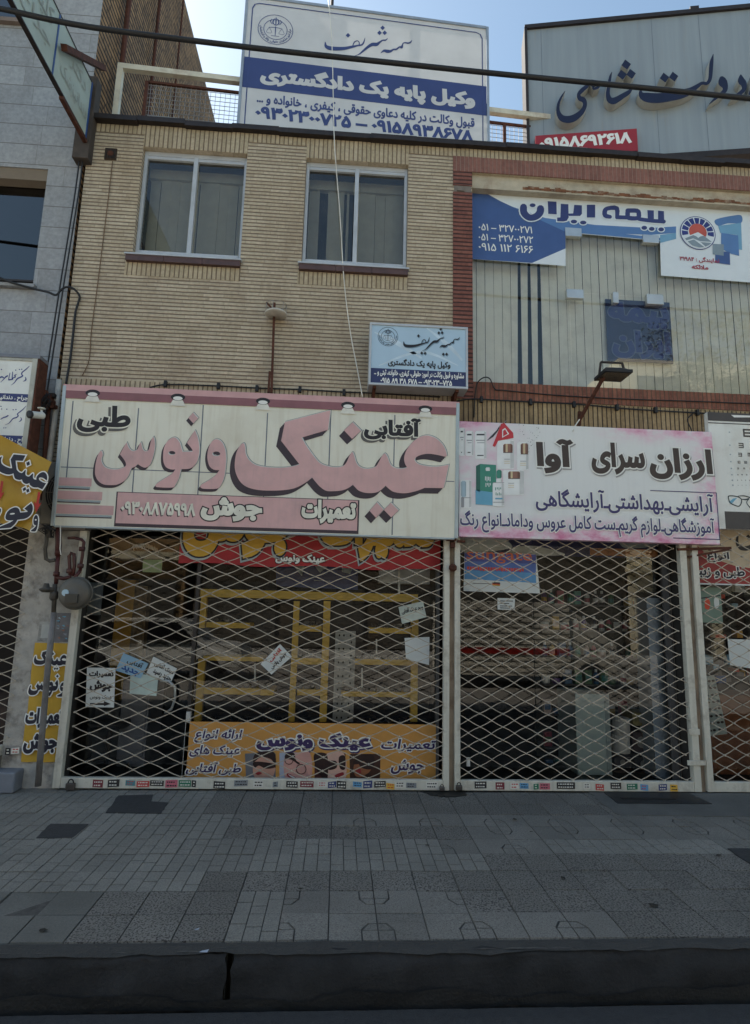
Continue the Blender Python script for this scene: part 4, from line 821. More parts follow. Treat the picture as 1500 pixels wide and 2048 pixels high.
def emblem(mb, F, cu, cv, r, m, w):
    lp = []
    for a, b in ((1, .965), (.68, .645)):
        lp += ccw([ell(cu, cv, r*a, r*a, 30)])+[ell(cu, cv, r*b, r*b, 30)[::-1]]
    mb.ink(F, fill(lp), w, m)
    st = [[(0, .30, .05), (0, .62, .07), (0, .80, .05)], [(-.02, .28, .03), (-.16, .42, .07), (-.14, .62, .07), (-.06, .74, .02)], [(.02, .28, .03), (.16, .42, .07), (.14, .62, .07), (.06, .74, .02)], [(-.2, .34, .02), (-.3, .5, .06), (-.24, .68, .02)], [(.2, .34, .02), (.3, .5, .06), (.24, .68, .02)],
          [(0, .18, .06), (0, -.1, .05), (0, -.42, .03)], [(-.36, .1, .03), (0, .14, .04), (.36, .1, .03)], [(-.36, .1, .02), (-.5, -.24, .02), (-.2, -.24, .02), (-.36, .1, .02)], [(.36, .1, .02), (.5, -.24, .02), (.2, -.24, .02), (.36, .1, .02)], [(-.22, -.44, .03), (.22, -.44, .03)]]
    mb.ink(F, fill(ccw([[(cu+x*r, cv+y*r) for x, y in l] for s in st for l in stroke(s, 4)])), w, m)
    lt = fit(offset(text_loops('مرکز امور مشاوران حقوقی، وکلا و کارشناسان', 1), .03), 0, 0, 1, 1); q = []
    for l in lt: q.append([(cu+r*(.72+.2*y)*math.cos(R(-200+220*x)), cv+r*(.72+.2*y)*math.sin(R(-200+220*x))) for x, y in l])
    q = [[(2*cu-x, y) for x, y in l] for l in q] if False else q
    # letters run along the lower half, reading left to right along the arc
    q = [[(cu+r*(.92-.2*y)*math.cos(R(170+200*x)), cv+r*(.92-.2*y)*math.sin(R(170+200*x))) for x, y in l] for l in lt]
    mb.ink(F, fill(q), w, m)
mb = MB(); cu, cv = F5.uv(776, 673); emblem(mb, F5, cu, cv, .098, M('dark emblem print', rgb(48, 58, 76), .5), -.0012); mb.build('emblem', S)
mb = MB()
for x in (u0+.06, u1-.1):
    mb.bar(F5.P(x, v0-.012, -.02), F5.P(x, v0-.012, -.27), .03, .022, RUST); mb.bar(F5.P(x, v0-.02, -.06), F5.P(x, v0-.17, -.262), .022, .012, RUST); mb.bar(F5.P(x, v0+.06, -.262), F5.P(x, v0-.2, -.262), .03, .012, RUST)
mb.build('bracket', S)
# ================================================================== roof: railing with wire mesh, two boards
b_ = R(2.85); FB = Frame((-1.28, .32, 0), (math.cos(b_), math.sin(b_), 0), (0, 0, 1))
FR_ = Frame((-1.28, .42, 0), (math.cos(b_), math.sin(b_), 0), (0, 0, 1))
uL = FR_.uv(236, 140)[0]; uR = FR_.uv(1075, 215)[0]; zt_ = FR_.uv(360, 146)[1]; zm = FR_.uv(360, 166)[1]
FN = thing('roof_railing', 'cream steel railing with rusty wire mesh along the roof edge behind the boards', 'railing', tuple(FR_.P(uL, 6.6)))
CRR = M('flaking cream rail paint', rgb(206, 200, 180), .6, var=.1, dirt=(.25, .13, .07), damt=.6, dscale=4)
mb = MB(); mb.fbox(FR_, uL, uR+.6, zt_-.05, zt_+.015, -.03, .03, CRR); mb.build('top_rail', FN)
mb = MB(); mb.fbox(FR_, uL, uL+.06, 6.58, zt_-.051, -.03, .03, CRR); mb.build('post', FN)
for u in (uL+.3, 1.1, 3.1):
    mb = MB(); mb.fbox(FR_, u, u+.035, 6.58, zm+.0, -.05, -.02, RUST); mb.build('post', FN)
mb = MB(); mb.fbox(FR_, uL+.336, uR+.6, zm-.015, zm+.012, -.05, -.025, RUST); mb.build('mesh_rail', FN)
mb = MB(); WIRE = M('galvanised mesh wire', rgb(150, 146, 140), .5, .4, var=.2); u = uL+.36
while u < uR+.6:
    mb.fbox(FR_, u, u+.0038, 6.6, zm-.015, -.045, -.04, WIRE); u += .056
z = 6.62
while z < zm-.02:
    mb.fbox(FR_, uL+.34, uR+.6, z, z+.0038, -.0399, -.035, WIRE); z += .056
mb.build('wire_mesh', FN)
# ---- lawyer's large banner board
u0 = FB.uv(496, 8)[0]; u1 = FB.uv(972, 50)[0]; v1 = (FB.uv(600, 15)[1]+FB.uv(900, 43)[1])/2; v0 = 6.72
S = thing('roof_board', 'large white and blue banner board with script on the roof, the left one of two', 'billboard', tuple(FB.P(u0, v0)))
mb = MB(); FLX = flex('white banner cloth', rgb(206, 206, 206), .07); mb.frect(FB, u0, u1, v0, v1, 0, FLX); mb.build('banner', S)
mb = MB()
for a, b, c, d in ((u0-.03, u0-.001, v0, v1+.03), (u1+.001, u1+.03, v0, v1+.03), (u0-.0, u1+.0, v1+.001, v1+.035)): mb.fbox(FB, a, b, c, d, -.08, .012, M('board edge', rgb(150, 160, 172), .5, .2))
for u in (u0+.95, u0+1.9*1.0+.0): mb.fbox(FB, u, u+.05, v0-.1, v1-.001, -.07, -.02, M('grey board strut', rgb(120, 124, 128), .5, .3))
mb.fbox(FB, u0+.001, u1-.001, v0+.9, v0+.94, -.07, -.025, M('grey board strut', (0, 0, 0))); mb.build('board_frame', S)
BLU = flex('blue banner print', rgb(56, 70, 122), .04); BLT = M('blue letter print', rgb(56, 70, 122), .5)
mb = MB(); va = FB.uv(730, 143)[1]; vb = FB.uv(730, 203)[1]; mb.frect(FB, u0+.001, u1-.001, vb, va, .002, BLU)
ia = u0+.05; ib = u1-.045; ic = v1-.06; q = .012
rr = [(ia, v0), (ia, ic-.08), (ia+.024, ic-.024), (ia+.08, ic), (ib-.08, ic), (ib-.024, ic-.024), (ib, ic-.08), (ib, v0)]
mb.ink(FB, fill(ccw([rr[i:i+2]+[(rr[i+1][0]-(q if i >= 5 else -q if i <= 1 else 0), rr[i+1][1]-(q if 1 <= i <= 5 else 0)), (rr[i][0]-(q if i >= 5 else -q if i <= 1 else 0), rr[i][1]-(q if 1 <= i <= 5 else 0))] for i in range(7)])), .0035, BLT); mb.build('printed_band', S)
mb = MB(); mb.ink(FB, fill(touv(FB, calli(lambda x, y: (630+x/6.818, 40+y/6.818)))), .003, BLT); mb.build('script_lettering', S)
mb = MB(); T(mb, FB, 'وکیل پایه یک دادگستری', (519, 155, 950, 197), FLX, .0045, .065); mb.build('title_lettering', S)
mb = MB(); T(mb, FB, 'قبول وکالت در کلیه دعاوی حقوقی ، کیفری ، خانواده و ...', (512, 211, 949, 235), BLT, .003, .035); mb.build('service_lettering', S)
mb = MB(); u_a, _ = FB.uv(509, 240); u_b, _ = FB.uv(947, 268); vt = FB.uv(730, 236)[1]; T(mb, FB, '۰۹۳۰۲۳۰۰۷۲۵ – ۰۹۱۵۸۹۳۸۶۷۸', None, BLT, .003, .05, uvbox=(u_a, vt-.165, u_b, vt)); mb.build('phone_number', S)
mb = MB(); cu, cv = FB.uv(551, 59.5); emblem(mb, FB, cu, cv, .205, M('grey blue emblem print', rgb(72, 88, 136), .5), .003); mb.build('emblem', S)
mb = MB(); mb.tube([FB.P(u0+.98, v0, -.1), FB.P(u0+.98, v1+.6, -.1)], .022, DKM, 8); mb.build('mast', S)
# ---- board with raised letters
d_ = R(10.3); p0 = at(1057, 200, .62); FD = Frame((p0.x, .62, 0), (math.cos(d_), -math.sin(d_), 0), (0, 0, 1))
v1 = FD.uv(1059, 60)[1]; v0 = FD.uv(1400, 306)[1]; u1 = 4.2
S = thing('roof_board', 'large pale board with raised blue script letters on the roof, the right one of two', 'billboard', tuple(FD.P(0, v0)))
m, t, b, N, L = nodes('pale ribbed board sheet'); p = pos(t); f = noise(t, stretch(t, p, (14, 14, .7)), 1, 3); c = mixc(t, ramp(t, f, .3, .75), rgb(144, 153, 158), rgb(132, 141, 147)); L(mixc(t, mth(t, 'MULTIPLY', ramp(t, noise(t, stretch(t, p, (9, 9, .6)), 1, 5, .7), .58, .72), .35), c, (.3, .24, .15)), b.inputs['Base Color']); b.inputs['Roughness'].default_value = .45
mb = MB(); mb.fbox(FD, 0, u1, v0, v1, -.25, 0, m)
for u in (.17, 1.5, 2.05, 3.2): mb.frect(FD, u, u+.006, v0, v1, .001, GRID)
mb.build('panel', S)
mb = MB(); mb.fbox(FD, -.035, -.001, v0-.1, v1+.02, -.26, .03, DKM); mb.fbox(FD, -.03, u1, v1+.001, v1+.055, -.26, .03, DKM); mb.fbox(FD, -.03, u1, v0-.075, v0-.001, -.26, .03, DKM); mb.build('board_frame', S)
q = FD.uv(1390, 22); mb = MB(); mb.fbox(FD, q[0]-.05, q[0]+.05, v1+.056, v1+.13, -.1, .0, DKM); mb.build('bracket', S)
k4, k5 = (1090, 90, 7.5), (1260, 80, 6.25)
D4 = [[(305, 672, 6), (250, 760, 22), (205, 870, 32), (202, 980, 46), (250, 1070, 74), (330, 1098, 86), (430, 1080, 84), (530, 1010, 66), (590, 930, 52), (605, 850, 50), (575, 800, 64), (530, 780, 56), (512, 720, 42), (560, 660, 50), (640, 590, 44), (680, 525, 40), (760, 532, 40), (818, 556, 38), (800, 615, 32), (735, 640, 24)],
      [(1010, 385, 6), (985, 460, 30), (960, 600, 38), (950, 720, 50), (975, 798, 70), (1030, 820, 80), (1100, 790, 70), (1180, 740, 60), (1260, 690, 50), (1312, 630, 20)], [(740, 545, 14), (725, 630, 20)]]
D5 = [[(135, 592, 10), (150, 670, 60), (220, 700, 100), (350, 710, 104), (500, 690, 98), (640, 660, 96), (760, 620, 70), (850, 560, 42), (910, 522, 32), (970, 525, 34), (1008, 470, 38), (1020, 350, 42), (1030, 250, 38), (1050, 160, 6)],
      [(1160, 470, 60), (1170, 510, 96), (1195, 560, 66), (1195, 610, 48), (1150, 660, 40), (1080, 710, 30), (1000, 785, 6)], [(1395, 425, 20), (1402, 490, 76), (1430, 530, 66), (1432, 600, 44), (1370, 660, 38), (1285, 705, 14)], [(1540, 470, 60), (1540, 590, 50), (1500, 660, 20)]]
qd = lambda x, y, r: [(x-r*.2, y-r), (x+r*.95, y-r*.1), (x+r*.2, y+r), (x-r*.95, y+r*.15)]
D4 = [[(x, y, w_*1.25) for x, y, w_ in l] for l in D4]+[[(700, 525, 20), (690, 570, 24), (735, 600, 26), (790, 560, 24)]]; D5 = [[(x, y, w_*1.2) for x, y, w_ in l] for l in D5]
mb = MB(); SIDE = M('pale letter return', rgb(166, 166, 160), .6, var=.1, dirt=(.3, .24, .16), damt=.3); NVL = M('navy acrylic letter face', rgb(16, 19, 50), .35)
for k_, D_, dots, r in ((k4, D4, ((1225, 272), (1162, 425), (1298, 412)), 76), (k5, D5, ((438, 452), (553, 440)), 62)):
    for s in D_:
        n = 4; L_, R2 = [], []
        lp = stroke(s, n)
        # one clean outline per letter: left side out, right side back
        k = len(s); Sx = []
        for i in range(k-1):
            a0, a1, a2, a3 = s[max(i-1, 0)], s[i], s[i+1], s[min(i+2, k-1)]
            for j in range(n):
                q_ = j/n; Sx.append(tuple(.5*((2*a1[c])+(a2[c]-a0[c])*q_+(2*a0[c]-5*a1[c]+4*a2[c]-a3[c])*q_*q_+(3*a1[c]-a0[c]-3*a2[c]+a3[c])*q_**3) for c in (0, 1, 2)))
        Sx.append(s[-1])
        for i, p in enumerate(Sx):
            a, b = Sx[max(i-1, 0)], Sx[min(i+1, len(Sx)-1)]; dx, dy = b[0]-a[0], b[1]-a[1]; l = math.hypot(dx, dy) or 1; h = max(p[2], 2)/2
            L_.append((p[0]-dy/l*h, p[1]+dx/l*h)); R2.append((p[0]+dy/l*h, p[1]-dx/l*h))
        uv = touv(FD, zl(*k_, [L_+R2[::-1]]), .12); face = ccw(touv(FD, zl(*k_, lp), .12))
        mb.prism(FD, uv, .002, .10, SIDE, SIDE); mb.ink(FD, fill(offset(uv, -.004) if False else face), .102, NVL)
    for x, y in dots:
        uv = touv(FD, zl(*k_, [qd(x, y, r)]), .12); mb.prism(FD, uv, .002, .10, SIDE, SIDE); mb.ink(FD, fill(uv), .102, NVL)
mb.build('raised_lettering', S)
FDs = Frame(FD.P(0, 0, .03), FD.u, FD.v); a = FDs.uv(1070, 290); b = FDs.uv(1271, 268)
mb = MB(); mb.fbox(FDs, a[0], b[0], v0+.02, FDs.uv(1170, 271)[1], -.029, .05, M('red number plate', rgb(150, 34, 42), .45, var=.1)); nb = mb.build('number_plate', S)
mb = MB(); Fq = Frame(FDs.P(0, 0, .05), FD.u, FD.v); T(mb, Fq, '۰۹۱۵۸۶۹۲۶۱۸', (1078, 270, 1264, 293), WINK, .003, .05); mb.build('plate_lettering', nb)
# ---- projecting sign of the marble building, seen from the side
FP = Frame((-2.73, -.12, 0), (0, 1, 0), (0, 0, 1))
S = thing('projecting_sign', 'greenish white sign with blue edges projecting from the marble building, top left', 'projecting sign', (-2.78, -.12, 6.3))
mb = MB(); PGR = M('faded greenish sign sheet', rgb(172, 184, 172), .5, var=.06, scale=2, streak=.1, dirt=(.35, .36, .3)); mb.box(-2.765, -2.732, -2.6, -.12, 6.27, 6.90, PGR); mb.build('panel', S)
mb = MB(); BE = M('blue sign edging', rgb(44, 78, 136), .5); mb.box(-2.768, -2.727, -.14, -.115, 6.26, 6.91, BE); mb.box(-2.768, -2.727, -2.6, -.141, 6.90, 6.915, DKM); mb.box(-2.768, -2.727, -2.6, -.141, 6.255, 6.269, DKM); mb.box(-2.731, -2.726, -.84, -.82, 6.27, 6.90, BE); mb.box(-2.731, -2.726, -1.56, -1.54, 6.27, 6.90, BE); mb.build('sign_frame', S)
mb = MB(); FS = M('faded sign script', rgb(158, 162, 152), .6)
for s, b in (('دندانپزشک', (-.60, 6.36, -.05, 6.56)), ('دکتر', (-.45, 6.62, -.12, 6.82)), ('جراح', (-1.30, 6.36, -.8, 6.56)), ('کلینیک', (-1.35, 6.6, -.8, 6.84))): T(mb, FP, s, None, FS, .0035, .0, uvbox=b)
mb.build('sign_lettering', S)
mb = MB(); mb.bar((-2.745, .02, 6.238), (-2.745, -.62, 6.238), .04, .03, RUST); mb.build('support_beam', S); mb = MB(); d_s = ray(128, 95); mb.bar(at(207, 136, .0), CAM+d_s*(-2.67/d_s.x), .055, .055, RUST); mb.build('support_beam', S)
mb = MB(); mb.box(-2.86, -2.70, -.10, .02, 6.05, 7.02, M('weathered grey post', rgb(70, 62, 56), .85, var=.3, dirt=(.05, .04, .03), damt=.6)); mb.build('wall_post', S, bevel=.006)
# ================================================================== lamps on the facade
def px_tube(mb, pxs, Y, r, m, n=6): mb.tube([at(x, y, Y if not isinstance(Y, list) else Y[i]) for i, (x, y) in enumerate(pxs)], r, m, n)
a = at(543, 786, -.06); b = at(549, 606, -.06)
S = thing('flood_lamp', 'white round lamp on a rusty post above the wide sign', 'lamp', tuple(a))
mb = MB(); mb.bar(a, b, .022, .022, RUST); mb.bar(a+Vector((-.03, 0, 0)), a+Vector((-.028, 0, .22)), .02, .02, RUST); mb.build('post', S)
o = at(552, 628, -.10); mb = MB(); mb.lathe(tuple(o), [(.02, .022), (.10, .014), (.112, .0), (.108, -.012), (.0, -.014)], M('white lamp enamel', rgb(196, 190, 178), .5, dirt=(.2, .14, .1), damt=.5), 18); mb.build('lamp_head', S, True)
mb = MB()
for k in range(6):
    an = k*math.pi/3+.3; p = o+Vector((math.cos(an)*.1, math.sin(an)*.1, .01)); mb.tube([p, p+Vector((0, 0, .085))], .0035, WIRE, 4)
mb.tube([o+Vector((math.cos(k*math.pi/6)*.1, math.sin(k*math.pi/6)*.1, .095)) for k in range(13)], .0035, WIRE, 4); mb.bar(o+Vector((-.1, 0, .12)), o+Vector((-.02, 0, .03)), .015, .015, RUST); mb.build('lamp_cage', S)
a = at(1160, 838, -.05); b = at(1212, 746, -.42)
S = thing('flood_lamp', 'black floodlight on a slanting rusty arm above the cosmetics sign', 'lamp', tuple(a))
mb = MB(); mb.bar(a, b, .026, .026, RUST); mb.bar(a+Vector((0, .03, -.06)), a+Vector((0, 0, .08)), .03, .03, RUST); mb.build('arm', S)
c = at(1225, 748, -.42); mb = MB()
mb.box(c.x-.13, c.x+.14, c.y-.12, c.y+.12, c.z-.028, c.z+.004, BLK); mb.add([(c.x-.12, c.y-.10, c.z+.0045), (c.x+.12, c.y-.10, c.z+.0045), (c.x+.12, c.y+.10, c.z+.0045), (c.x-.12, c.y+.10, c.z+.0045), (c.x-.09, c.y-.06, c.z+.04), (c.x+.09, c.y-.06, c.z+.04), (c.x+.09, c.y+.06, c.z+.04), (c.x-.09, c.y+.06, c.z+.04)], [(4, 5, 6, 7), (0, 1, 5, 4), (1, 2, 6, 5), (2, 3, 7, 6), (3, 0, 4, 7)], BLK)
mb.build('lamp_head', S, bevel=.004)
mb = MB(); mb.quad((c.x-.115, c.y-.10, c.z-.0295), (c.x-.115, c.y+.10, c.z-.0295), (c.x+.125, c.y+.10, c.z-.0295), (c.x+.125, c.y-.10, c.z-.0295), M('floodlight glass', rgb(70, 62, 54), .2)); mb.build('lamp_glass', S)
mb = MB(); mb.bar((c.x-.13, c.y, c.z-.01), (c.x-.11, c.y, c.z+.11), .012, .02, DKM); mb.bar((c.x+.13, c.y, c.z-.01), (c.x+.10, c.y, c.z+.11), .012, .02, DKM); mb.bar((c.x-.112, c.y, c.z+.115), (c.x+.105, c.y, c.z+.115), .02, .014, DKM); mb.build('yoke', S)
mb = MB(); px_tube(mb, [(1161, 836), (1150, 852), (1146, 862)], [-.05, -.09, -.14], .006, M('white flex', rgb(220, 216, 205), .5)); mb.build('flex', S)
# ================================================================== cables
def cable(name, label, pts, r, m=BLK, cat='cable', n=6, sub=6):
    Pn = [Vector(p) for p in pts]; out = []
    for i in range(len(Pn)-1):
        a0, a1, a2, a3 = Pn[max(i-1, 0)], Pn[i], Pn[i+1], Pn[min(i+2, len(Pn)-1)]
        for j in range(sub):
            s = j/sub; out.append(.5*((2*a1)+(a2-a0)*s+(2*a0-5*a1+4*a2-a3)*s*s+(3*a1-a0-3*a2+a3)*s**3))
    out.append(Pn[-1]); mb = MB(); mb.tube(out, r, m, n); return tag(mb.build(name, smooth=True), label, cat)
A = at
P_ = [A(-60, 8, -1.5), A(0, 17, -1.5), A(180, 54, -1.5), A(500, 95, -1.5), A(750, 122, -1.5), A(1000, 148, -1.5), A(1250, 172, -1.5), A(1500, 197, -1.5), A(1580, 204, -1.5)]
P_ = [P_[0]+(P_[0]-P_[1])*8]+P_+[P_[-1]+(P_[-1]-P_[-2])*8]
cable('overhead_cable', 'thick black cable spanning the whole street front in front of the roof boards', P_, .021, n=8)
WHC = M('white flex', rgb(220, 216, 205), .5)
cable('hanging_wire', 'thin white wire hanging down from the roof board past the right small window', [A(657, 0, .1), A(664, 90, .0), A(668, 262, -.11), A(672, 330, -.09), A(680, 430, -.05), A(688, 560, -.04), A(700, 660, -.05), A(715, 740, -.08), A(725, 794, -.15)], .0052, WHC, 'wire')
cable('wall_cable', 'black cable looping from the dark marble window down the brick corner', [A(-40, 535, -.04), A(10, 560, -.05), A(62, 576, -.05), A(95, 584, -.06), A(112, 590, -.06), A(122, 580, -.06), A(133, 574, -.06), A(148, 578, -.05), A(159, 592, -.03), A(157, 604, -.02), A(151, 625, -.02), A(146, 670, -.02), A(140, 720, -.02), A(132, 768, -.02)], .011)
for i, (x0, x1, lb) in enumerate(((160, 84, 'left one of two black wires running down the marble corner'), (167, 92, 'right one of two black wires running down the marble corner'))):
    cable('wall_cable', lb, [A(x0, 310, -.05), A(x0-12, 400, -.05), A(x0-38, 560, -.06), A(x0-60, 700, -.06), A(x1, 800, -.08)], .0075)
cable('wall_cable', 'thin grey wire running down the brick wall from the vent grille', [A(225, 322, -.008), A(222, 350, -.008), A(210, 450, -.008), A(195, 570, -.008), A(183, 660, -.008), A(178, 720, -.008), A(164, 752, -.008)], .004, M('grey brown wire', rgb(110, 84, 60), .7))
def strap_cable(label, pxs, clips, Y, r):
    o = cable('wall_cable', label, [A(x, y, Y) for x, y in pxs], r)
    mb = MB()
    for x, y in clips:
        p = A(x, y, Y); mb.box(p.x-.014, p.x+.014, p.y-.016, p.y+.02, p.z-.03, p.z+.03, BLK)
    ORI[o.name] = Matrix(); mb.build('cable_clip', o)
strap_cable('black cable clipped to the brick just above the wide sign', [(300, 775), (335, 769), (437, 772), (514, 776), (600, 779), (690, 784), (740, 786), (810, 790), (880, 794)], [(331, 768), (437, 772), (514, 777), (600, 779), (688, 785)], -.02, .007)
strap_cable('black cable clipped along the sooty bricks above the cosmetics sign', [(905, 806), (925, 800), (955, 798), (1060, 804), (1150, 808), (1236, 816), (1310, 821), (1400, 826), (1500, 832)], [(963, 799), (1061, 804), (1148, 809), (1234, 815), (1311, 820), (1395, 825)], -.025, .007)
cable('wall_cable', 'thin black cable arching out of the pilaster and along the red brick band', [A(948, 835, -.02), A(950, 790, -.03), A(955, 766, -.04), A(968, 755, -.05), A(980, 758, -.05), A(990, 778, -.03), A(1010, 781, -.02), A(1120, 791, -.02), A(1250, 798, -.02), A(1400, 803, -.02), A(1520, 808, -.02)], .006)
for x, y in ((1375, 838), (1378, 858)): pass
cable('wall_cable', 'short knotted black wire dropping behind the cosmetics sign, top right corner', [A(1390, 824, -.02), A(1378, 834, -.03), A(1375, 842, -.035), A(1382, 858, -.03), A(1384, 866, -.03)], .006)
# ================================================================== shutters: folding lattice gates
STK = [M('sticker %s' % n, c, .5, var=.1) for n, c in (('maroon', rgb(120, 44, 54)), ('black', rgb(38, 36, 38)), ('teal', rgb(74, 132, 142)), ('white', rgb(214, 210, 200)), ('pink', rgb(190, 104, 118)), ('green', rgb(44, 112, 86)), ('navy', rgb(52, 62, 110)), ('yellow', rgb(216, 168, 62)), ('sky', rgb(94, 150, 190)), ('grey', rgb(132, 136, 140)), ('red', rgb(186, 70, 66)))]
def gate(label, xl, xr, zb, zt_, W, H, n0, posts, stickers, Y=-.03, rail=True):
    g = thing('lattice_gate', label, 'shutter gate', ((xl+xr)/2, Y, zb)); rg = random.Random(int(xl*100)+500)
    mb = MB(); nj = {}
    def node(i, j):
        if (i, j) not in nj: nj[(i, j)] = Vector((n0+i*W/2+rg.uniform(-.004, .004), Y+rg.uniform(-.003, .003), zb+.06+j*H/2+rg.uniform(-.003, .003)))
        return nj[(i, j)]
    ni = int((xr-xl)/(W/2))+4; njz = int((zt_-zb-.06)/(H/2))
    for j in range(njz):
        for i in range(-2, ni):
            if (i+j) % 2: continue
            for s in (-1, 1):
                a, b = node(i, j), node(i+s, j+1); mx = (a.x+b.x)/2
                if mx < xl or mx > xr: continue
                o = Vector((0, .005*s, 0)); md = (a+b)/2+Vector((0, 0, .004 if j % 2 else -.003)); 
                mb.bar(a+o, md+o, .0035, .0068, LAT); mb.bar(md+o, b+o, .0035, .0068, LAT)
            a = node(i, j)
            if xl < a.x < xr: mb.lathe((a.x, a.y+.012, a.z), [(.0085, 0), (.0085, .024), (.005, .028)], LAT, 6, (0, -1, 0))
    mb.build('lattice', g)
    for a, b in posts:
        mb = MB(); mb.box(a, b, Y-.03, Y+.035, .015, zt_, WHT); mb.build('post', g, bevel=.004)
    if rail:
        mb = MB(); mb.box(xl, xr, Y-.025, Y+.025, zb-.03, zb+.055, WHT); mb.build('bottom_rail', g, bevel=.004)
    for px0, px1, k in stickers:
        F = FY(Y-.0265); u0 = F.uv(px0, 1571)[0]; u1 = F.uv(px1, 1571)[0]; dz = rg.uniform(-.008, .008); hh = rg.uniform(.042, .062); z0 = zb+.013-hh/2+dz; tl = rg.uniform(-.008, .008)
        mb = MB(); mb.add([F.P(u0, z0, .001), F.P(u1, z0+tl, .001), F.P(u1, z0+hh+tl, .001), F.P(u0, z0+hh, .001)], [(0, 1, 2, 3)], STK[k]); d = STK[3] if k in (0, 1, 5, 6, 10) else STK[1 if rg.random() < .7 else 10]
        for q in range(2):
            x = u0+.012
            while x < u1-.02:
                w_ = rg.uniform(.008, .022); zz = z0+.01+q*hh*.45; mb.frect(F, x, min(x+w_, u1-.008), zz+tl/2, zz+hh*.18+tl/2, .002, d); x += w_+.006
        mb.build('sticker', g)
    return g
z3 = lambda l: [(110+a/3.66, 110+b/3.66, k) for a, b, k in l]
z4 = lambda l: [(500+a/3.41, 500+b/3.41, k) for a, b, k in l]
z7 = lambda l: [(880+a/4.41, 880+b/4.41, k) for a, b, k in l]
z8 = lambda l: [(1180+a/4.6875, 1180+b/4.6875, k) for a, b, k in l]
g1 = gate('widest lattice gate, over the optician window with yellow shelves', -2.325, .984, .045, 2.6, .2735, .118, -2.414, [(-2.39, -2.326), (.986, 1.04)],
     z3([(275, 350, 0), (385, 470, 1), (515, 585, 2), (597, 690, 10), (695, 795, 1), (807, 895, 4), (905, 995, 5), (1000, 1030, 1), (1160, 1245, 1), (1310, 1410, 9)])+z4([(22, 90, 3), (155, 190, 9), (247, 325, 1), (342, 433, 0), (462, 528, 3), (532, 588, 6), (592, 655, 1), (702, 762, 8), (772, 833, 6), (847, 925, 1), (930, 985, 7), (990, 1062, 3), (1066, 1135, 9), (1200, 1280, 3)]))
g2 = gate('right-centre lattice gate, over the cosmetics shop', 1.142, 3.304, .045, 2.6, .2135, .1125, 1.115, [(1.089, 1.141), (3.305, 3.372)],
     z7([(305, 410, 1), (490, 568, 0), (620, 695, 3), (704, 780, 8), (825, 870, 5), (878, 970, 4), (1030, 1190, 1), (1265, 1325, 3)])+z8([(52, 130, 10), (192, 292, 1), (345, 445, 5), (472, 545, 8), (642, 720, 6), (750, 820, 7)]))
g3 = gate('lattice gate cut by the right edge of the photo', 3.49, 6.0, .045, 2.6, .2135, .1125, 3.42, [(3.43, 3.489)], [])
g0 = gate('lattice gate cut by the left edge of the photo, standing on a plinth', -5.2, -2.86, .30, 2.55, .262, .118, -5.3, [], [(2, 12, 1), (14, 30, 3)])
for a, b in ((1.0405, 1.0885), (3.3725, 3.4295)): mb = MB(); mb.box(a, b, -.02, .03, 0, 2.7, M('rust stained channel', rgb(150, 134, 114), .8, var=.3, scale=4, streak=.7, dirt=(.16, .09, .05), damt=.7, dscale=5)); mb.build('gate_channel', YB)
mb = MB(); q = at(904, 1136, -.06); mb.lathe((q.x, -.075, q.z), [(.035, 0), (.04, .03), (.02, .05)], RUST, 8, (0, -1, 0)); mb.build('rusty_catch', g1); mb = MB()
for x, y, w_, h in ((902, 1078, .09, .04), (922, 1083, .07, .02), (905, 1090, .04, .05)): q = at(x, y, -.07); mb.box(q.x-w_/2, q.x+w_/2, -.10, -.05, q.z-h/2, q.z+h/2, RUST)
mb.build('rusty_catch', g1)
def padlock(x, y, lb, s=1.):
    p = at(x, y, -.08); t = thing('padlock', lb, 'padlock', tuple(p)); m = M('dull padlock body', rgb(96, 90, 86), .4, .6, var=.2)
    mb = MB(); mb.box(p.x-.038*s, p.x+.038*s, p.y-.016, p.y+.016, p.z-.035*s, p.z+.02*s, m); mb.build('body', t, bevel=.006)
    mb = MB(); mb.tube([p+Vector((.022*s*math.cos(a), 0, .02*s+.03*s*math.sin(a))) for a in [i*math.pi/8 for i in range(9)]], .006*s, DKM, 6); mb.build('shackle', t)
padlock(141, 1571, 'grey padlock at the lower left corner of the widest gate'); padlock(884, 1576, 'small padlock at the lower right corner of the widest gate', .6); padlock(918, 1574, 'dark padlock at the lower left corner of the cosmetics shop gate', .75)
mb = MB()
for x0, x1, y0, y1 in ((1377, 1398, 1458, 1469), (1375, 1410, 1521, 1530)):
    a = at(x0, y1, -.065); b = at(x1, y0, -.065); mb.box(a.x, b.x, -.075, -.061, a.z, b.z, WHT)
mb.build('lock_bar', g2)
mb = MB(); mb.bar(at(1355, 1099, -.05), at(1462, 1096, -.09), .02, .025, RUST); mb.bar(at(1376, 1114, -.04), at(1458, 1099, -.09), .02, .02, RUST); tag(mb.build('rusty_bracket'), 'rusty steel arm under the lower right corner of the cosmetics sign', 'bracket')
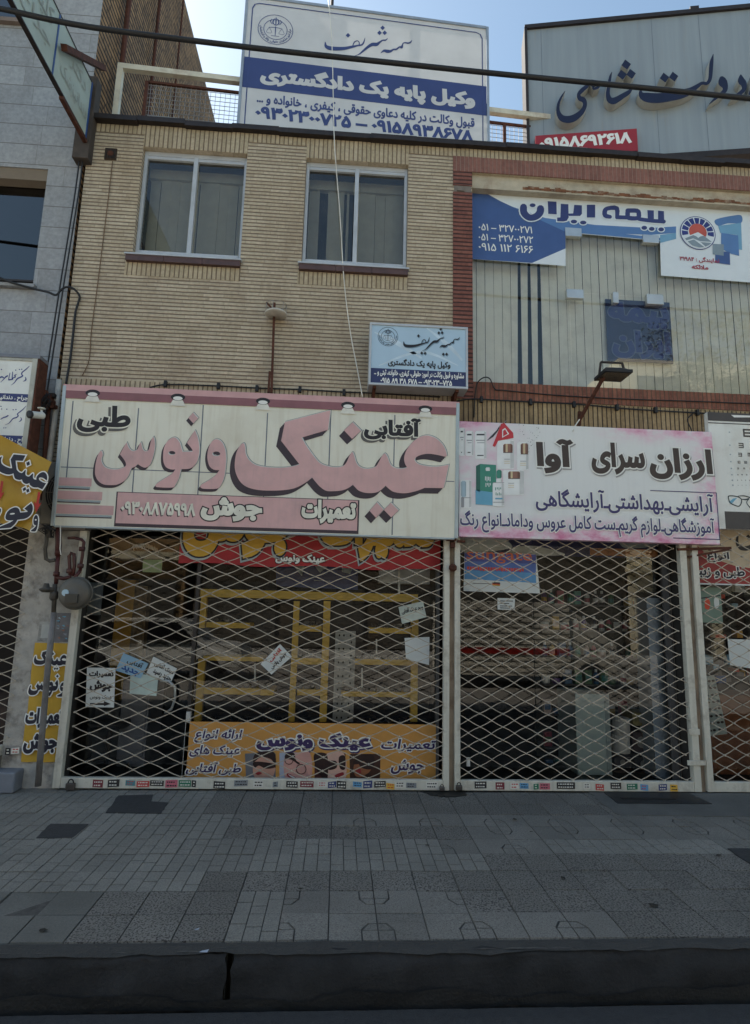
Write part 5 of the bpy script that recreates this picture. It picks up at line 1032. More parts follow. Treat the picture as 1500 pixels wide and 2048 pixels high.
# ================================================================== left pier: banners, pipes, gas meter, camera, air conditioner
DKB = M('blue black print', rgb(28, 30, 48), .5)
F = FY(-.025); S = thing('vertical_banner', 'tall yellow cloth strip with dark lettering on the left pier', 'banner', tuple(at(90, 1525, -.025)))
YC = M('yellow banner cloth', rgb(196, 156, 52), .7, var=.08, scale=4, bmp=.2, bscale=18)
a = F.uv(64, 1400); b = F.uv(132, 1400); x0 = F.uv(70, 1285)[0]+.0; x1 = F.uv(141, 1285)[0]; z1 = F.uv(105, 1286)[1]; z0 = F.uv(80, 1524)[1]
mb = MB(); x0 = at(56, 1405, -.025).x; x1 = at(128, 1405, -.025).x
vs = [(x0+(x1-x0)*i/6, -.025-.008*math.sin(i*1.9+j*.8)-.004*math.sin(j*2.3), z0+(z1-z0)*j/12) for j in range(13) for i in range(7)]
mb.add(vs, [(j*7+i, j*7+i+1, (j+1)*7+i+1, (j+1)*7+i) for j in range(12) for i in range(6)], YC); mb.build('cloth', S, True)
mb = MB(); Ft = FY(-.041)
for ls, bx in ((EINL, (68, 1300, 134, 1340)), (letters(SIN, NU, WAW, *NU_D, holes=NU_H+WAW_H), (58, 1349, 131, 1393))):
    u0, v0, u1, v1 = rect_uv(Ft, *bx); lp = fit([[(x, -y) for x, y in l][::-1] for l in ls], u0, v0, u1, v1)
    mb.ink(Ft, fill(offset(lp, .010)), 0, WINK); mb.ink(Ft, fill(lp), .0012, DKB)
T(mb, Ft, 'تعمیرات', (51, 1416, 126, 1457), DKB, .0012, .06, .010, WINK); T(mb, Ft, 'جوش', (47, 1467, 116, 1508), DKB, .0012, .06, .010, WINK); mb.build('lettering', S)
mb = MB(); mb.tube([at(108, 1225, -.14), at(96, 1330, -.14), at(84, 1470, -.14), at(76, 1572, -.14)], .026, M('painted grey pipe', rgb(112, 108, 106), .6, .1, var=.25, scale=3, dirt=(.05, .04, .035), damt=.7, dscale=8), 10)
tag(mb.build('gas_pipe', smooth=True), 'upright grey pipe in front of the tall yellow cloth strip', 'pipe')
S = thing('gas_meter', 'round grey gas meter with red pipework on the left pier', 'gas meter', tuple(at(147, 1188, -.2))); GM = M('grey meter casting', rgb(96, 93, 86), .55, .2, var=.15, dirt=(.1, .08, .06), damt=.5); RP = M('red gas pipe paint', rgb(70, 28, 26), .5, .1, var=.3, dirt=(.12, .08, .06), damt=.5, dscale=12); DG = M('dirty grey fitting', rgb(80, 76, 70), .6, .3, var=.25)
c = at(147, 1186, -.17); mb = MB(); mb.lathe((c.x, -.06, c.z), [(.10, 0), (.138, .03), (.140, .09), (.125, .12), (.07, .128), (.0, .13)], GM, 24, (0, -1, 0)); mb.lathe((c.x, -.062, c.z), [(.148, .05), (.148, .062), (.14, .064)], GM, 24, (0, -1, 0)); mb.build('meter_body', S, True)
mb = MB(); mb.box(c.x-.05, c.x+.055, -.215, -.185, c.z-.085, c.z-.01, M('meter index window', rgb(60, 62, 60), .3)); mb.lathe((c.x-.06, -.186, c.z+.0), [(.03, 0), (.03, .012), (.0, .014)], CM['s'], 10, (0, -1, 0)); mb.build('meter_dial', S)
mb = MB(); PT = lambda l, Y=-.11: [at(x, y, Y) for x, y in l]
mb.tube(PT([(117, 1045), (117, 1085), (116, 1112)]), .026, RP, 10); mb.tube(PT([(136, 1076), (150, 1076), (163, 1079), (168, 1084), (165, 1110), (160, 1142)]), .014, RP, 8); mb.tube(PT([(160, 1142), (152, 1152), (148, 1160)]), .016, RP, 8)
mb.tube(PT([(140, 1150), (139, 1130), (138, 1112), (142, 1106), (148, 1108), (149, 1130), (146, 1152)]), .015, RP, 8); mb.tube(PT([(116, 1112), (114, 1135), (113, 1150), (112, 1168)]), .018, RP, 8); mb.tube(PT([(113, 1155), (128, 1157), (142, 1154)]), .018, RP, 8)
for x, y in ((116, 1105), (113, 1148), (164, 1098), (161, 1132), (139, 1142)): q = at(x, y, -.11); mb.lathe((q.x, q.y, q.z-.02), [(.026, 0), (.028, .02), (.026, .04)], RP, 8)
mb.build('red_pipe', S, True)
mb = MB(); mb.tube(PT([(94, 1060), (93, 1082), (90, 1098), (92, 1118), (100, 1122), (110, 1120)]), .017, DG, 8); mb.tube(PT([(100, 1050), (98, 1075)]), .025, DG, 8); mb.tube(PT([(110, 1168), (109, 1190), (107, 1230)]), .02, DG, 8); q = at(92, 1178, -.13)
mb.build('regulator', S, True); mb = MB()
mb.lathe((q.x, q.y, q.z-.03), [(.03, 0), (.055, .02), (.06, .03), (.03, .045), (.02, .08)], DG, 12); mb.tube([q, at(109, 1180, -.12)], .022, DG, 8); q = at(108, 1190, -.11); mb.lathe((q.x, q.y, q.z-.05), [(.02, 0), (.035, .02), (.035, .07), (.02, .09)], DG, 10); mb.build('regulator', S, True)
mb = MB(); mb.tube(PT([(121, 1050), (121, 1080), (120, 1098), (122, 1110)], -.16), .005, WHC, 5); mb.build('seal_wire', S)
for x0, y0, x1, y1, k, lb in ((80, 1243, 104, 1283, 'w', 'pale paper notice pasted left of the pipe above the tall yellow strip'), (109, 1226, 143, 1284, 'gr', 'torn grey poster pasted right of the pipe above the tall yellow strip')):
    F = FY(-.013); mb = MB(); rp(mb, F, [(x0, y0), (x1, y0), (x1-5, y1), (x0-6, y1)], M('weathered paper '+k, rgb(158, 156, 150) if k == 'w' else rgb(118, 116, 118), .9, var=.2, scale=14, dirt=(.07, .06, .055), damt=.6, dscale=9), 0)
    if k == 'gr':
        for i in range(14):
            x = rng.uniform(x0, x1-10); y = rng.uniform(y0+6, y1-8); rp(mb, F, [(x, y), (x+rng.uniform(3, 9), y-rng.uniform(-1, 3)), (x+6, y+3)], CM[rng.choice(['s', 'd', 'gr', 'b', 'br'])], .001)
    else: rp(mb, F, [(84, 1249), (100, 1249), (98, 1276), (81, 1276)], M('paler paper field', rgb(176, 176, 170), .9, var=.12), .001)
    tag(mb.build('pasted_notice'), lb, 'notice')
S = thing('hanging_banner', 'crumpled yellow cloth banner with dark lettering and red arrows at the left edge', 'banner', tuple(at(50, 960, -.55)))
FBn = Frame((0, -.52, 0), (1, 0, 0), (0, 0, 1)); bl = [FBn.uv(*p) for p in ((-60, 838), (0, 869), (84, 914), (100, 922), (92, 985), (77, 1047), (58, 1066), (0, 1045), (-60, 1020))]
mb = MB()
def bq(s, t):                                     # four corners of the cloth
    A0, A1, A2, A3 = FBn.uv(-60, 1022), FBn.uv(62, 1064), FBn.uv(101, 923), FBn.uv(-60, 838)
    x = (A0[0]*(1-s)+A1[0]*s)*(1-t)+(A3[0]*(1-s)+A2[0]*s)*t; y = (A0[1]*(1-s)+A1[1]*s)*(1-t)+(A3[1]*(1-s)+A2[1]*s)*t
    return FBn.P(x, y+.012*math.sin(s*9)*(t < .2), .016*math.sin(s*13+t*4)+.01*math.sin(t*15-s*5))
n = 16; mb.add([bq(i/n, j/n) for j in range(n+1) for i in range(n+1)], [(j*(n+1)+i, j*(n+1)+i+1, (j+1)*(n+1)+i+1, (j+1)*(n+1)+i) for j in range(n) for i in range(n)], flex('yellow hanging cloth', rgb(186, 146, 44), .15)); mb.build('cloth', S, True)
mb = MB(); lp = ccw(affine(EINL, [(471, 910), (896, 930), (660, 822)], [(-3, 918), (92, 966), (50.5, 911)])); lp = touv(FBn, lp, .035); mb.ink(FBn, fill(ccw(offset(lp, .010))), .033, WINK); mb.ink(FBn, fill(ccw(lp)), .0345, DKB)
lp = affine(letters(SIN, NU, holes=NU_H), [(390, 861), (393, 930), (345, 876)], [(62, 1006), (58, 1034), (28, 1015)]); lp = [l for l in touv(FBn, lp, .035)]; mb.ink(FBn, fill(offset(lp, .009)), .033, WINK); mb.ink(FBn, fill(lp), .0345, DKB)
lp = touv(FBn, affine(letters(WAW, holes=WAW_H), [(433, 879), (402, 975), (452, 918)], [(72, 1030), (62, 1062), (76, 1043)]), .035); mb.ink(FBn, fill(offset(lp, .008)), .033, WINK); mb.ink(FBn, fill(lp), .0345, DKB); mb.build('lettering', S)
mb = MB(); RD = M('red arrow print', rgb(176, 46, 34), .6)
for dx, dy in ((0, 0), (-74, -22)):
    mb.ink(FBn, fill(touv(FBn, ccw([[(76+dx, 983+dy), (81+dx, 985+dy), (77+dx, 1008+dy), (83+dx, 1005+dy), (72+dx, 1025+dy), (67+dx, 1002+dy), (72+dx, 1007+dy)]]), .035)), .0335, RD)
mb.build('red_arrow', S)
S = thing('security_camera', 'small white tube camera on a bracket beside the clinic sign', 'camera', tuple(at(82, 832, -.4))); p = at(82, 831, -.42); q = at(61, 829, -.52)
mb = MB(); d = (q-p).normalized(); mb.lathe(tuple(p), [(.02, -.03), (.03, -.02), (.031, 0), (.031, (q-p).length-.01), (.026, (q-p).length)], M('white camera plastic', rgb(208, 208, 200), .4), 14, d); mb.build('camera_body', S, True)
mb = MB(); mb.lathe(tuple(p+d*((q-p).length-.004)), [(.027, 0), (.035, .004), (.035, .016), (.0, .012)], BLK, 14, d); mb.build('lens_hood', S, True)
mb = MB(); mb.tube([p, at(84, 826, -.34), at(83, 819, -.30)], .010, M('white camera plastic', (0, 0, 0)), 8); mb.lathe(tuple(at(83, 818, -.32)), [(.03, 0), (.034, .008), (.0, .012)], M('white camera plastic', (0, 0, 0)), 12); mb.build('bracket', S)
mb = MB(); p = at(93, 800, -.12)
for i in range(16): q = p+Vector((rng.uniform(-.07, .07), rng.uniform(-.05, .03), rng.uniform(-.08, .06))); mb.box(q.x-rng.uniform(.01, .045), q.x+rng.uniform(.01, .045), q.y-.02, q.y+.03, q.z-rng.uniform(.01, .03), q.z+rng.uniform(.01, .03), RUST if i % 3 else DKM)
for i in range(7): mb.tube([p+Vector((rng.uniform(-.06, .06), -.05, .05)), p+Vector((rng.uniform(-.1, .1), -.09, -.04)), p+Vector((rng.uniform(-.06, .06), -.06, -.16))], .005, BLK, 5)
tag(mb.build('junction_box'), 'rusty broken junction box with loose wires between the clinic sign and the wide sign', 'junction box')
mb = MB(); mb.tube([at(97, 815, -.09), at(93, 860, -.09), at(89, 920, -.09), at(86, 1000, -.09)], .022, RUST, 8); tag(mb.build('rusty_pipe', smooth=True), 'rusty upright pipe behind the tube camera', 'pipe')
mb = MB(); mb.tube([at(118, 760, -.05), at(112, 820, -.06), at(104, 880, -.07), at(98, 925, -.08), at(94, 980, -.08)], .026, M('dirty white pipe', rgb(176, 174, 166), .6, var=.15, dirt=(.12, .1, .08), damt=.6, dscale=6), 8); tag(mb.build('drain_pipe', smooth=True), 'dirty white upright pipe between rusty pipe and wide sign', 'pipe')
S = thing('air_conditioner', 'beige air conditioner unit with dark fan grille beside the wide sign', 'air conditioner', tuple(at(97, 1040, -.25))); a = at(104, 1048, -.12); b = at(150, 925, -.12); BG = M('beige air conditioner case', rgb(112, 108, 98), .6, var=.1, dirt=(.1, .08, .06), damt=.5)
mb = MB(); mb.box(a.x-.12, b.x+.12, -.118, -.004, a.z, b.z, BG); mb.build('case', S, bevel=.008)
mb = MB(); cx, cz = a.x+.15, (a.z+b.z)/2; mb.lathe((cx, -.119, cz), [(.24, 0), (.24, .002), (.0, .002)], M('dark fan opening', (.012, .012, .012), .8), 28, (0, -1, 0))
for k in range(1, 12): mb.tube([(cx+.022*k*math.cos(t), -.128, cz+.022*k*math.sin(t)) for t in [i*2*math.pi/24 for i in range(25)]], .0022, BG, 4)
for k in range(12): t = k*math.pi/6; mb.tube([(cx+.02*math.cos(t), -.130, cz+.02*math.sin(t)), (cx+.24*math.cos(t), -.130, cz+.24*math.sin(t))], .003, BG, 4)
mb.build('fan_grille', S)
mb = MB(); mb.box(a.x-.12, a.x+.3, -.13, .0, a.z-.045, a.z-.003, CON)
for i in range(9): mb.tube([(a.x-.05+rng.uniform(-.03, .1), -.14, a.z-.01), (a.x-.05+rng.uniform(-.05, .12), -.16, a.z-.06), (a.x+rng.uniform(-.05, .05), -.1, a.z-.12)], .005, BLK, 5)
mb.build('bracket', S)
mb = MB(); mb.box(-4.6, -2.66, -.16, -.004, 0, .165, M('worn grey marble step', rgb(112, 116, 124), .6, var=.25, scale=4, dirt=(.06, .05, .045), damt=.6)); tag(mb.build('stone_step', bevel=.012), 'white marble step block in front of the left gate', 'step')
mb = MB(); mb.box(-5, -2.86, -.06, .3, 0, .27, CON); tag(mb.build('plinth'), 'grimy plinth under the left gate', 'plinth')
# rubber mat / cover plate by the right shop
S = thing('cover_plate', 'dark steel cover plate set in the concrete before the cosmetics shop', 'cover plate', tuple(G(1320, 1598))); PLT = M('dark cover plate', (.022, .025, .03), .55, .4, var=.3, scale=12)
mb = MB(); P4 = [G(*p) for p in ((1236, 1609), (1424, 1610), (1376, 1588), (1208, 1587))]; mb.add([(p.x, p.y, .012) for p in P4]+[(p.x, p.y, .0) for p in P4], [(0, 1, 2, 3), (0, 4, 5, 1), (1, 5, 6, 2), (2, 6, 7, 3), (3, 7, 4, 0)], PLT); mb.build('plate', S)
mb = MB(); a, b = G(1242, 1600), G(1350, 1601); mb.bar((a.x, a.y, .0155), (b.x, b.y, .0155), .03, .006, M('rubber flap', (.008, .008, .009), .6)); mb.build('handle_bar', S)
# litter
mb = MB()
for x, y, s in ((1030, 1640, .03), (1062, 1666, .018), (1438, 1713, .025), (855, 1693, .02), (1306, 1813, .035), (86, 1864, .03), (905, 1606, .02), (1126, 1759, .025), (600, 1780, .015)):
    p = G(x, y); k = 7; vs = [(p.x+s*rng.uniform(.4, 1)*math.cos(i*2*math.pi/k), p.y+s*rng.uniform(.3, .8)*math.sin(i*2*math.pi/k), .006+rng.uniform(0, .006)) for i in range(k)]; mb.add(vs, [tuple(range(k))], M('dead leaf litter', (.02, .017, .013), .9))
for x, y, s in ((407, 1908, .022), (393, 1863, .012)): p = G(x, y); mb.add([(p.x-s, p.y, .008), (p.x+s*.8, p.y-s*.3, .01), (p.x+s, p.y+s*.5, .014), (p.x-s*.4, p.y+s*.4, .01)], [(0, 1, 2, 3)], M('paper scrap', rgb(150, 160, 175), .8))
o = mb.build('litter'); o['kind'] = 'stuff'; o['label'] = 'bits of dead leaf and paper litter on the paving'; o['category'] = 'litter'
# ================================================================== the optician's window
SW1 = S = thing('shop_window', 'glass shop front of the optician behind the widest gate', 'shop window', (-.7, .2, .03))
for a, b in ((-2.36, -1.36), (-1.325, .98)):
    mb = MB(); mb.quad((a, .20, .03), (b, .20, .03), (b, .20, 2.85), (a, .20, 2.85), GLS); mb.build('window_pane', S)
mb = MB(); mb.box(-1.359, -1.326, .17, .22, .62, 2.85, M('dark bronze mullion', rgb(52, 50, 50), .4, .3)); mb.build('mullion', S)
mb = MB(); mb.box(-1.362, -1.323, .165, .22, .02, .619, M('white aluminium mullion', rgb(196, 198, 196), .4, .3)); mb.build('door_edge', S)
mb = MB(); q = at(867, 1300, .2); mb.box(.955, .984, .16, .24, .02, 2.85, M('grey jamb', rgb(96, 94, 92), .5, .2)); mb.build('jamb', S)
def shelf_unit(label, ups, boards, Y, dep):
    s = thing('display_shelf', label, 'shelf', tuple(at(620, 1440, Y)))
    for x0, y0, x1, y1 in ups:
        mb = MB(); a, b = span(x0, y0, x1, y1, Y); mb.box(a.x, b.x, Y, Y+.06, a.z, b.z, YEL); mb.build('upright', s, bevel=.002)
    for x0, y0, x1, y1 in boards:
        mb = MB(); a = at(x0, (y0+y1)/2+4, Y); b = at(x1, (y0+y1)/2-4, Y); h = abs(at(x0, y0, Y).z-at(x0, y1, Y).z)/2; z = at((x0+x1)/2, (y0+y1)/2, Y).z; mb.box(a.x, b.x, Y+.001, Y+dep, z-h, z+h, YEL); mb.build('shelf_board', s, bevel=.002)
    return s
YS = .36
shelf_unit('yellow wooden display frame with shelves of sunglasses in the optician window', [(582, 1202, 594, 1444), (643, 1202, 657, 1444), (822, 1200, 836, 1444), (400, 1194, 412, 1256), (392, 1318, 406, 1443)], [(400, 1183, 836, 1199), (412, 1245, 500, 1256), (406, 1313, 527, 1322), (406, 1376, 520, 1389), (520, 1379, 548, 1391), (594, 1251, 643, 1263), (594, 1316, 643, 1329), (594, 1379, 643, 1391), (738, 1256, 822, 1267), (710, 1319, 822, 1330), (682, 1384, 822, 1394)], YS, .28)
mb = MB(); a = at(372, 1446, YS); mb.box(a.x, .95, YS-.02, YS+.5, .45, a.z, M('dark display floor', rgb(62, 56, 50), .6)); tag(mb.build('display_plinth'), 'dark display plinth under the yellow shelves', 'plinth')
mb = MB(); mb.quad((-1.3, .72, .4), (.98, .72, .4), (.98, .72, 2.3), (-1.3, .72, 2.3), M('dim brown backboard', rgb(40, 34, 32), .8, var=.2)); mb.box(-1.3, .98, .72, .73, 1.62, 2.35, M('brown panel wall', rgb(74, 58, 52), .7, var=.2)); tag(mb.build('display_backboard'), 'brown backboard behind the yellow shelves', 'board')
# sunglasses
FRB = M('dark spectacle frame', rgb(30, 24, 24), .25); LNS = M('smoked lens', (.012, .011, .012), .08)
sg = thing('sunglasses', 'x', 'sunglasses', (0, 0, 0))
for s in (-1, 1):
    mb = MB(); F = Frame((s*.036, -.0, .022), (1, 0, 0), (0, 0, 1)); lp = smooth([(-.027, .016), (.0, .019), (.027, .015), (.026, -.006), (.010, -.020), (-.012, -.019), (-.026, -.006)], 3); mb.prism(F, ccw([lp]), -.002, .002, LNS, LNS); mb.build('lens', sg)
mb = MB()
for s in (-1, 1):
    q = smooth([(-.028, .017), (.0, .020), (.028, .016), (.027, -.006), (.010, -.021), (-.012, -.020), (-.027, -.006)], 3); mb.tube([(s*.036+x, -.002, .022+y) for x, y in q]+[(s*.036+q[0][0], -.002, .022+q[0][1])], .0035, FRB, 5)
    mb.tube([(s*.066, 0, .034), (s*.072, .02, .034), (s*.068, .10, .032), (s*.06, .13, .018)], .003, FRB, 5)
mb.tube([(-.012, -.002, .03), (0, -.003, .034), (.012, -.002, .03)], .003, FRB, 5); mb.build('frame', sg)
SGP = [('on the small left shelf under the top beam', 1244.5, (425, 462)), ('on the long left shelf behind the white notice', 1375, (420, 446, 472, 500, 530)), ('on the window bottom behind the orange banner', 1444, (398, 430, 462, 494, 530, 565)), ('on the top board of the narrow middle column', 1250.5, (606, 630)), ('on the middle board of the narrow middle column', 1315.5, (606, 630)), ('on the lowest board of the narrow middle column', 1378.5, (606, 630)), ('on the highest right-hand shelf', 1256, (756, 782, 806)), ('on the middle right-hand shelf', 1318.5, (724, 750, 776, 803)), ('on the lowest right-hand shelf', 1383.5, (700, 724, 752, 780, 805)), ('on the window bottom to the right of the perforated stand', 1444, (725, 755, 785, 812))]
first = True
for lb, y, xs_ in SGP:
    for x in xs_:
        p = at(x, y, YS+.05); lab = 'dark sunglasses standing '+lb; rz = rng.uniform(-.3, .3)
        if first: first = False; sg.location = p; sg['label'] = lab; sg['group'] = 'sunglasses '+lb; sg.rotation_euler.z = rz
        else: copy_thing(sg, p-Vector(sg.location), lab, 'sunglasses '+lb, rz)
S = thing('perforated_stand', 'grey perforated upright display stand between the yellow shelf columns', 'display stand', tuple(at(687, 1444, YS+.1))); a, b = span(668, 1262, 709, 1444, YS+.1); PG = M('grey perforated sheet', rgb(150, 152, 150), .4, .3)
mb = MB(); mb.box(a.x, b.x, YS+.1, YS+.13, a.z, b.z, PG); mb.build('sheet', S)
mb = MB(); HO = M('black peg hole', (.008, .008, .008), .9); Fh = FY(YS+.0985)
for r in range(13):
    for c_ in (.2, .42, .75): u = a.x+(b.x-a.x)*c_+(.01 if r % 2 else 0); mb.ink(Fh, fill([ell(u, a.z+.04+r*.066, .009, .012, 8)]), 0, HO)
mb.build('peg_holes', S)
for x, y0, y1, lb in ((724, 1336, 1382, 'thin white rod on the lowest right-hand shelf'), (753, 1278, 1318, 'thin white rod on the middle right-hand shelf'), (510, 1327, 1362, 'thin white rod beside the tilted notice on the left shelf')):
    mb = MB(); a, b = at(x, y1, YS+.06), at(x, y0, YS+.06); mb.tube([a, b], .008, WINK, 8); mb.lathe(tuple(a), [(.025, 0), (.025, .006), (0, .008)], WINK, 10); tag(mb.build('spectacle_rod'), lb, 'display rod')
# red banner under the fascia
F = FY(.12); S = thing('window_banner', 'red cloth banner with large yellow outlined letters under the wide sign', 'banner', tuple(at(620, 1135, .12)))
mb = MB(); a = F.uv(359, 1100)[0]; b = F.uv(881, 1100)[0]; z0 = F.uv(620, 1134)[1]; z1 = z0+.62; n = 30; RC = M('red banner cloth', rgb(166, 38, 42), .6, var=.12, scale=5, bmp=.3, bscale=9)
mb.add([(a+(b-a)*i/n, .12+.006*math.sin(i*.9), z+(.012*math.sin(i*.5) if z == z0 else 0)) for z in (z0, z1) for i in range(n+1)], [(i, i+1, n+2+i, n+1+i) for i in range(n)], RC); mb.build('cloth', S, True)
mb = MB(); YL = M('yellow banner print', rgb(206, 164, 58), .6, var=.1); Fb = FY(.11)
T(mb, Fb, 'تعمیرات', (640, 980, 872, 1124), YL, .0, .07, .016, INK, (-.01, -.022), SILV); T(mb, Fb, 'جوش', (368, 975, 596, 1117), YL, .0, .07, .016, INK, (-.01, -.022), SILV); mb.build('large_lettering', S)
mb = MB(); T(mb, Fb, 'عینک ونوس', (551, 1108, 650, 1128), WINK, .001, .05, .006, INK); mb.build('small_lettering', S)
# dark blue poster above the shelves
F = FY(.50); S = thing('poster', 'dark blue poster with pale shapes behind the red banner', 'poster', tuple(at(635, 1180, .5)))
mb = MB(); rp(mb, F, [(552, 1110), (716, 1118), (716, 1180), (552, 1172)], M('dark blue poster', rgb(44, 58, 112), .4), 0); mb.build('sheet', S)
mb = MB()
for q in ([(584, 1126), (610, 1128), (604, 1152), (596, 1144)], [(628, 1130), (656, 1132), (640, 1146)], [(682, 1130), (706, 1134), (700, 1148), (684, 1144)], [(628, 1160), (660, 1162), (660, 1163), (628, 1161)]): rp(mb, F, q, SILV, .002)
mb.build('printed_shapes', S)
mb = MB(); a = at(757, 1170, .45); b = at(860, 1128, .45); mb.box(a.x, b.x, .45, .6, a.z+.02, b.z, M('pale shop box', rgb(190, 196, 200), .5)); tag(mb.build('storage_box', bevel=.004), 'pale box on top of the shelves below the red banner at right', 'box')
mb = MB(); a = at(798, 1192, .42); b = at(798, 1130, .42); mb.tube([a, b], .012, WINK, 8); tag(mb.build('white_pole'), 'short white pole standing on the yellow top beam', 'pole')
# orange banner across the bottom of the window
F = FY(.165); S = thing('window_banner', 'orange banner with purple lettering and four portraits in sunglasses along the window bottom', 'banner', tuple(at(620, 1566, .165))); a = F.uv(368, 1500)[0]; b = F.uv(872, 1500)[0]; z0 = F.uv(620, 1569)[1]; z1 = F.uv(620, 1446)[1]
mb = MB(); mb.frect(F, a, b, z0, z1, 0, M('orange banner sheet', rgb(204, 148, 76), .5, var=.06)); mb.build('sheet', S)
PUR = M('purple print', rgb(58, 42, 92), .5)
mb = MB(); T(mb, F, 'عینک ونوس', (513, 1465, 742, 1502), PUR, .004, .06, .012, WINK, (.008, -.014), PUR); mb.build('shop_name_lettering', S)
for s, bx in (('ارائه انواع', (388, 1458, 480, 1486)), ('عینک های', (378, 1490, 478, 1514)), ('طبی آفتابی', (371, 1524, 480, 1550)), ('تعمیرات', (760, 1478, 868, 1504)), ('جوش', (780, 1519, 846, 1548))): mb = MB(); T(mb, F, s, bx, PUR, .004, .03, .009, WINK, shear=.2); mb.build('service_lettering', S)
SK = [M('printed skin %d' % i, c, .5, var=.08) for i, c in enumerate((rgb(196, 150, 132), rgb(206, 156, 146), rgb(212, 172, 156), rgb(150, 96, 66)))]; HR = M('printed dark hair', rgb(44, 26, 26), .5); LIP = M('printed lips', rgb(150, 48, 52), .5); BGP = [M('printed backdrop %d' % i, c, .5) for i, c in enumerate((rgb(110, 112, 118), rgb(168, 176, 194), rgb(84, 44, 42), rgb(64, 38, 30)))]
kz = (480, 1490, 5)
def zp(l): return Z(*kz, l)
por = [(0, [(50, 85), (340, 70), (358, 90), (355, 335), (340, 350), (60, 345)], [([(150, 110), (260, 90), (345, 150), (350, 260), (300, 345), (170, 345), (130, 270), (135, 190)], SK[0]), ([(130, 140), (170, 75), (340, 72), (355, 230), (320, 150), (240, 120), (190, 130), (140, 170)], HR), ([(130, 175), (200, 165), (345, 190), (345, 225), (260, 235), (190, 205), (150, 225)], HR), ([(150, 275), (185, 265), (220, 280), (180, 298)], LIP)]),
       (1, [(395, 75), (700, 75), (702, 350), (395, 350)], [([(450, 120), (560, 80), (700, 80), (702, 345), (480, 350), (440, 270)], SK[1]), ([(450, 130), (465, 85), (540, 80), (560, 150), (600, 180), (580, 190), (520, 150)], HR), ([(470, 280), (520, 300), (560, 330), (520, 335), (475, 310)], LIP), ([(482, 292), (550, 322), (520, 322)], WINK)]),
       (2, [(745, 85), (1055, 80), (1055, 345), (745, 350)], [([(860, 90), (1040, 85), (1050, 345), (880, 350), (850, 230)], SK[2]), ([(745, 90), (860, 85), (880, 200), (870, 345), (800, 300), (750, 200)], HR), ([(860, 165), (960, 160), (965, 225), (900, 248), (866, 225)], HR), ([(990, 120), (1050, 110), (1050, 235), (1000, 230)], HR), ([(950, 300), (1030, 270), (1030, 310), (970, 325)], LIP)]),
       (3, [(1095, 100), (1110, 88), (1390, 88), (1405, 105), (1400, 350), (1100, 350)], [([(1140, 200), (1230, 150), (1310, 180), (1300, 260), (1210, 320), (1150, 300)], SK[3]), ([(1130, 180), (1200, 100), (1330, 100), (1340, 200), (1290, 230), (1240, 160), (1180, 190)], HR), ([(1190, 175), (1330, 190), (1310, 240), (1240, 235), (1200, 210)], HR), ([(1160, 240), (1200, 235), (1210, 270), (1180, 300)], LIP)])]
for i, bgp, els in por:
    mb = MB(); rp(mb, F, zp(bgp), BGP[i], .0015)
    for k, (pl, m_) in enumerate(els): rp(mb, F, zp(pl), m_, .0027+.0011*k, True)
    if i == 1:
        for cx_, cy_, r_ in ((490, 150, 44), (612, 240, 52)):
            o = touv(F, ccw(zl(*kz, [ell(cx_, cy_, r_, r_)]))); ii = offset(o, -.006); mb.ink(F, fill(o+[l[::-1] for l in ii]), .0075, HR)
    mb.build('printed_portrait', S)
# paper notices stuck to the glass
def paper(label, px, m, lines, Y=.185):
    F = FY(Y); s = thing('paper_notice', label, 'notice', tuple(at(*px[0], Y))); mb = MB(); rp(mb, F, px, m, 0); mb.build('sheet', s); P_ = [Vector(F.uv(*p)) for p in px]   # px: top left, top right, bottom right, bottom left
    ux = (P_[1]-P_[0]); vx = (P_[0]-P_[3]); Fl = Frame(F.P(P_[3].x, P_[3].y, 0), (ux.x, 0, ux.y), (vx.x, 0, vx.y)); W_, H_ = ux.length, vx.length; mb = MB()
    for s_, (a, b, c, d), mm, bo in lines: T(mb, Fl, s_, None, mm, .0015, bo, uvbox=(a*W_, b*H_, c*W_, d*H_))
    if lines: mb.build('handwriting', s)
    return s, F
PW = M('white notice paper', rgb(214, 218, 214), .8, var=.03); PB = M('pale blue notice paper', rgb(150, 186, 208), .8, var=.05); BLM = M('blue marker', rgb(44, 84, 150), .6); RDM = M('red marker', rgb(176, 54, 48), .6)
s_, F = paper('white upright notice with bold black lettering and arrow low in the left pane', [(174, 1335), (231, 1336), (228, 1415), (171, 1414)], PW, [('تعمیرات', (.08, .74, .95, .92), INK, .06), ('جوش', (.12, .38, .92, .68), INK, .06), ('عینک ونوس', (.14, .19, .9, .31), INK, .02)], .12)
mb = MB(); rp(mb, F, [(180, 1406), (208, 1406), (208, 1402), (222, 1408), (208, 1412), (208, 1410), (180, 1410)], INK, .0015); mb.build('arrow', s_)
paper('pale blue tilted notice with blue handwriting', [(247, 1306), (297, 1327), (281, 1357), (231, 1341)], PB, [('آفتابی', (.25, .55, .85, .9), INK, .03), ('جدید', (.15, .12, .85, .45), BLM, .04)])
paper('white tilted notice with black handwriting right of the pale blue one', [(307, 1313), (354, 1337), (341, 1367), (293, 1346)], PW, [('عینک آفتابی', (.15, .52, .95, .88), INK, .04), ('جدید رسید', (.2, .1, .95, .42), INK, .04)])
paper('pale greenish blank sheet below the pale blue tilted notice', [(261, 1347), (317, 1351), (313, 1392), (259, 1387)], M('pale green sheet', rgb(190, 206, 198), .8), [('◦', (.2, .3, .3, .4), RDM, .1)][:0], .19)
paper('white notice turned like a diamond with red and black handwriting on the left yellow upright', [(521, 1328), (560, 1288), (584, 1313), (543, 1349)], PW, [('آفتابی', (.3, .55, .9, .88), RDM, .05), ('جوش پلاس', (.15, .12, .9, .45), INK, .05)])
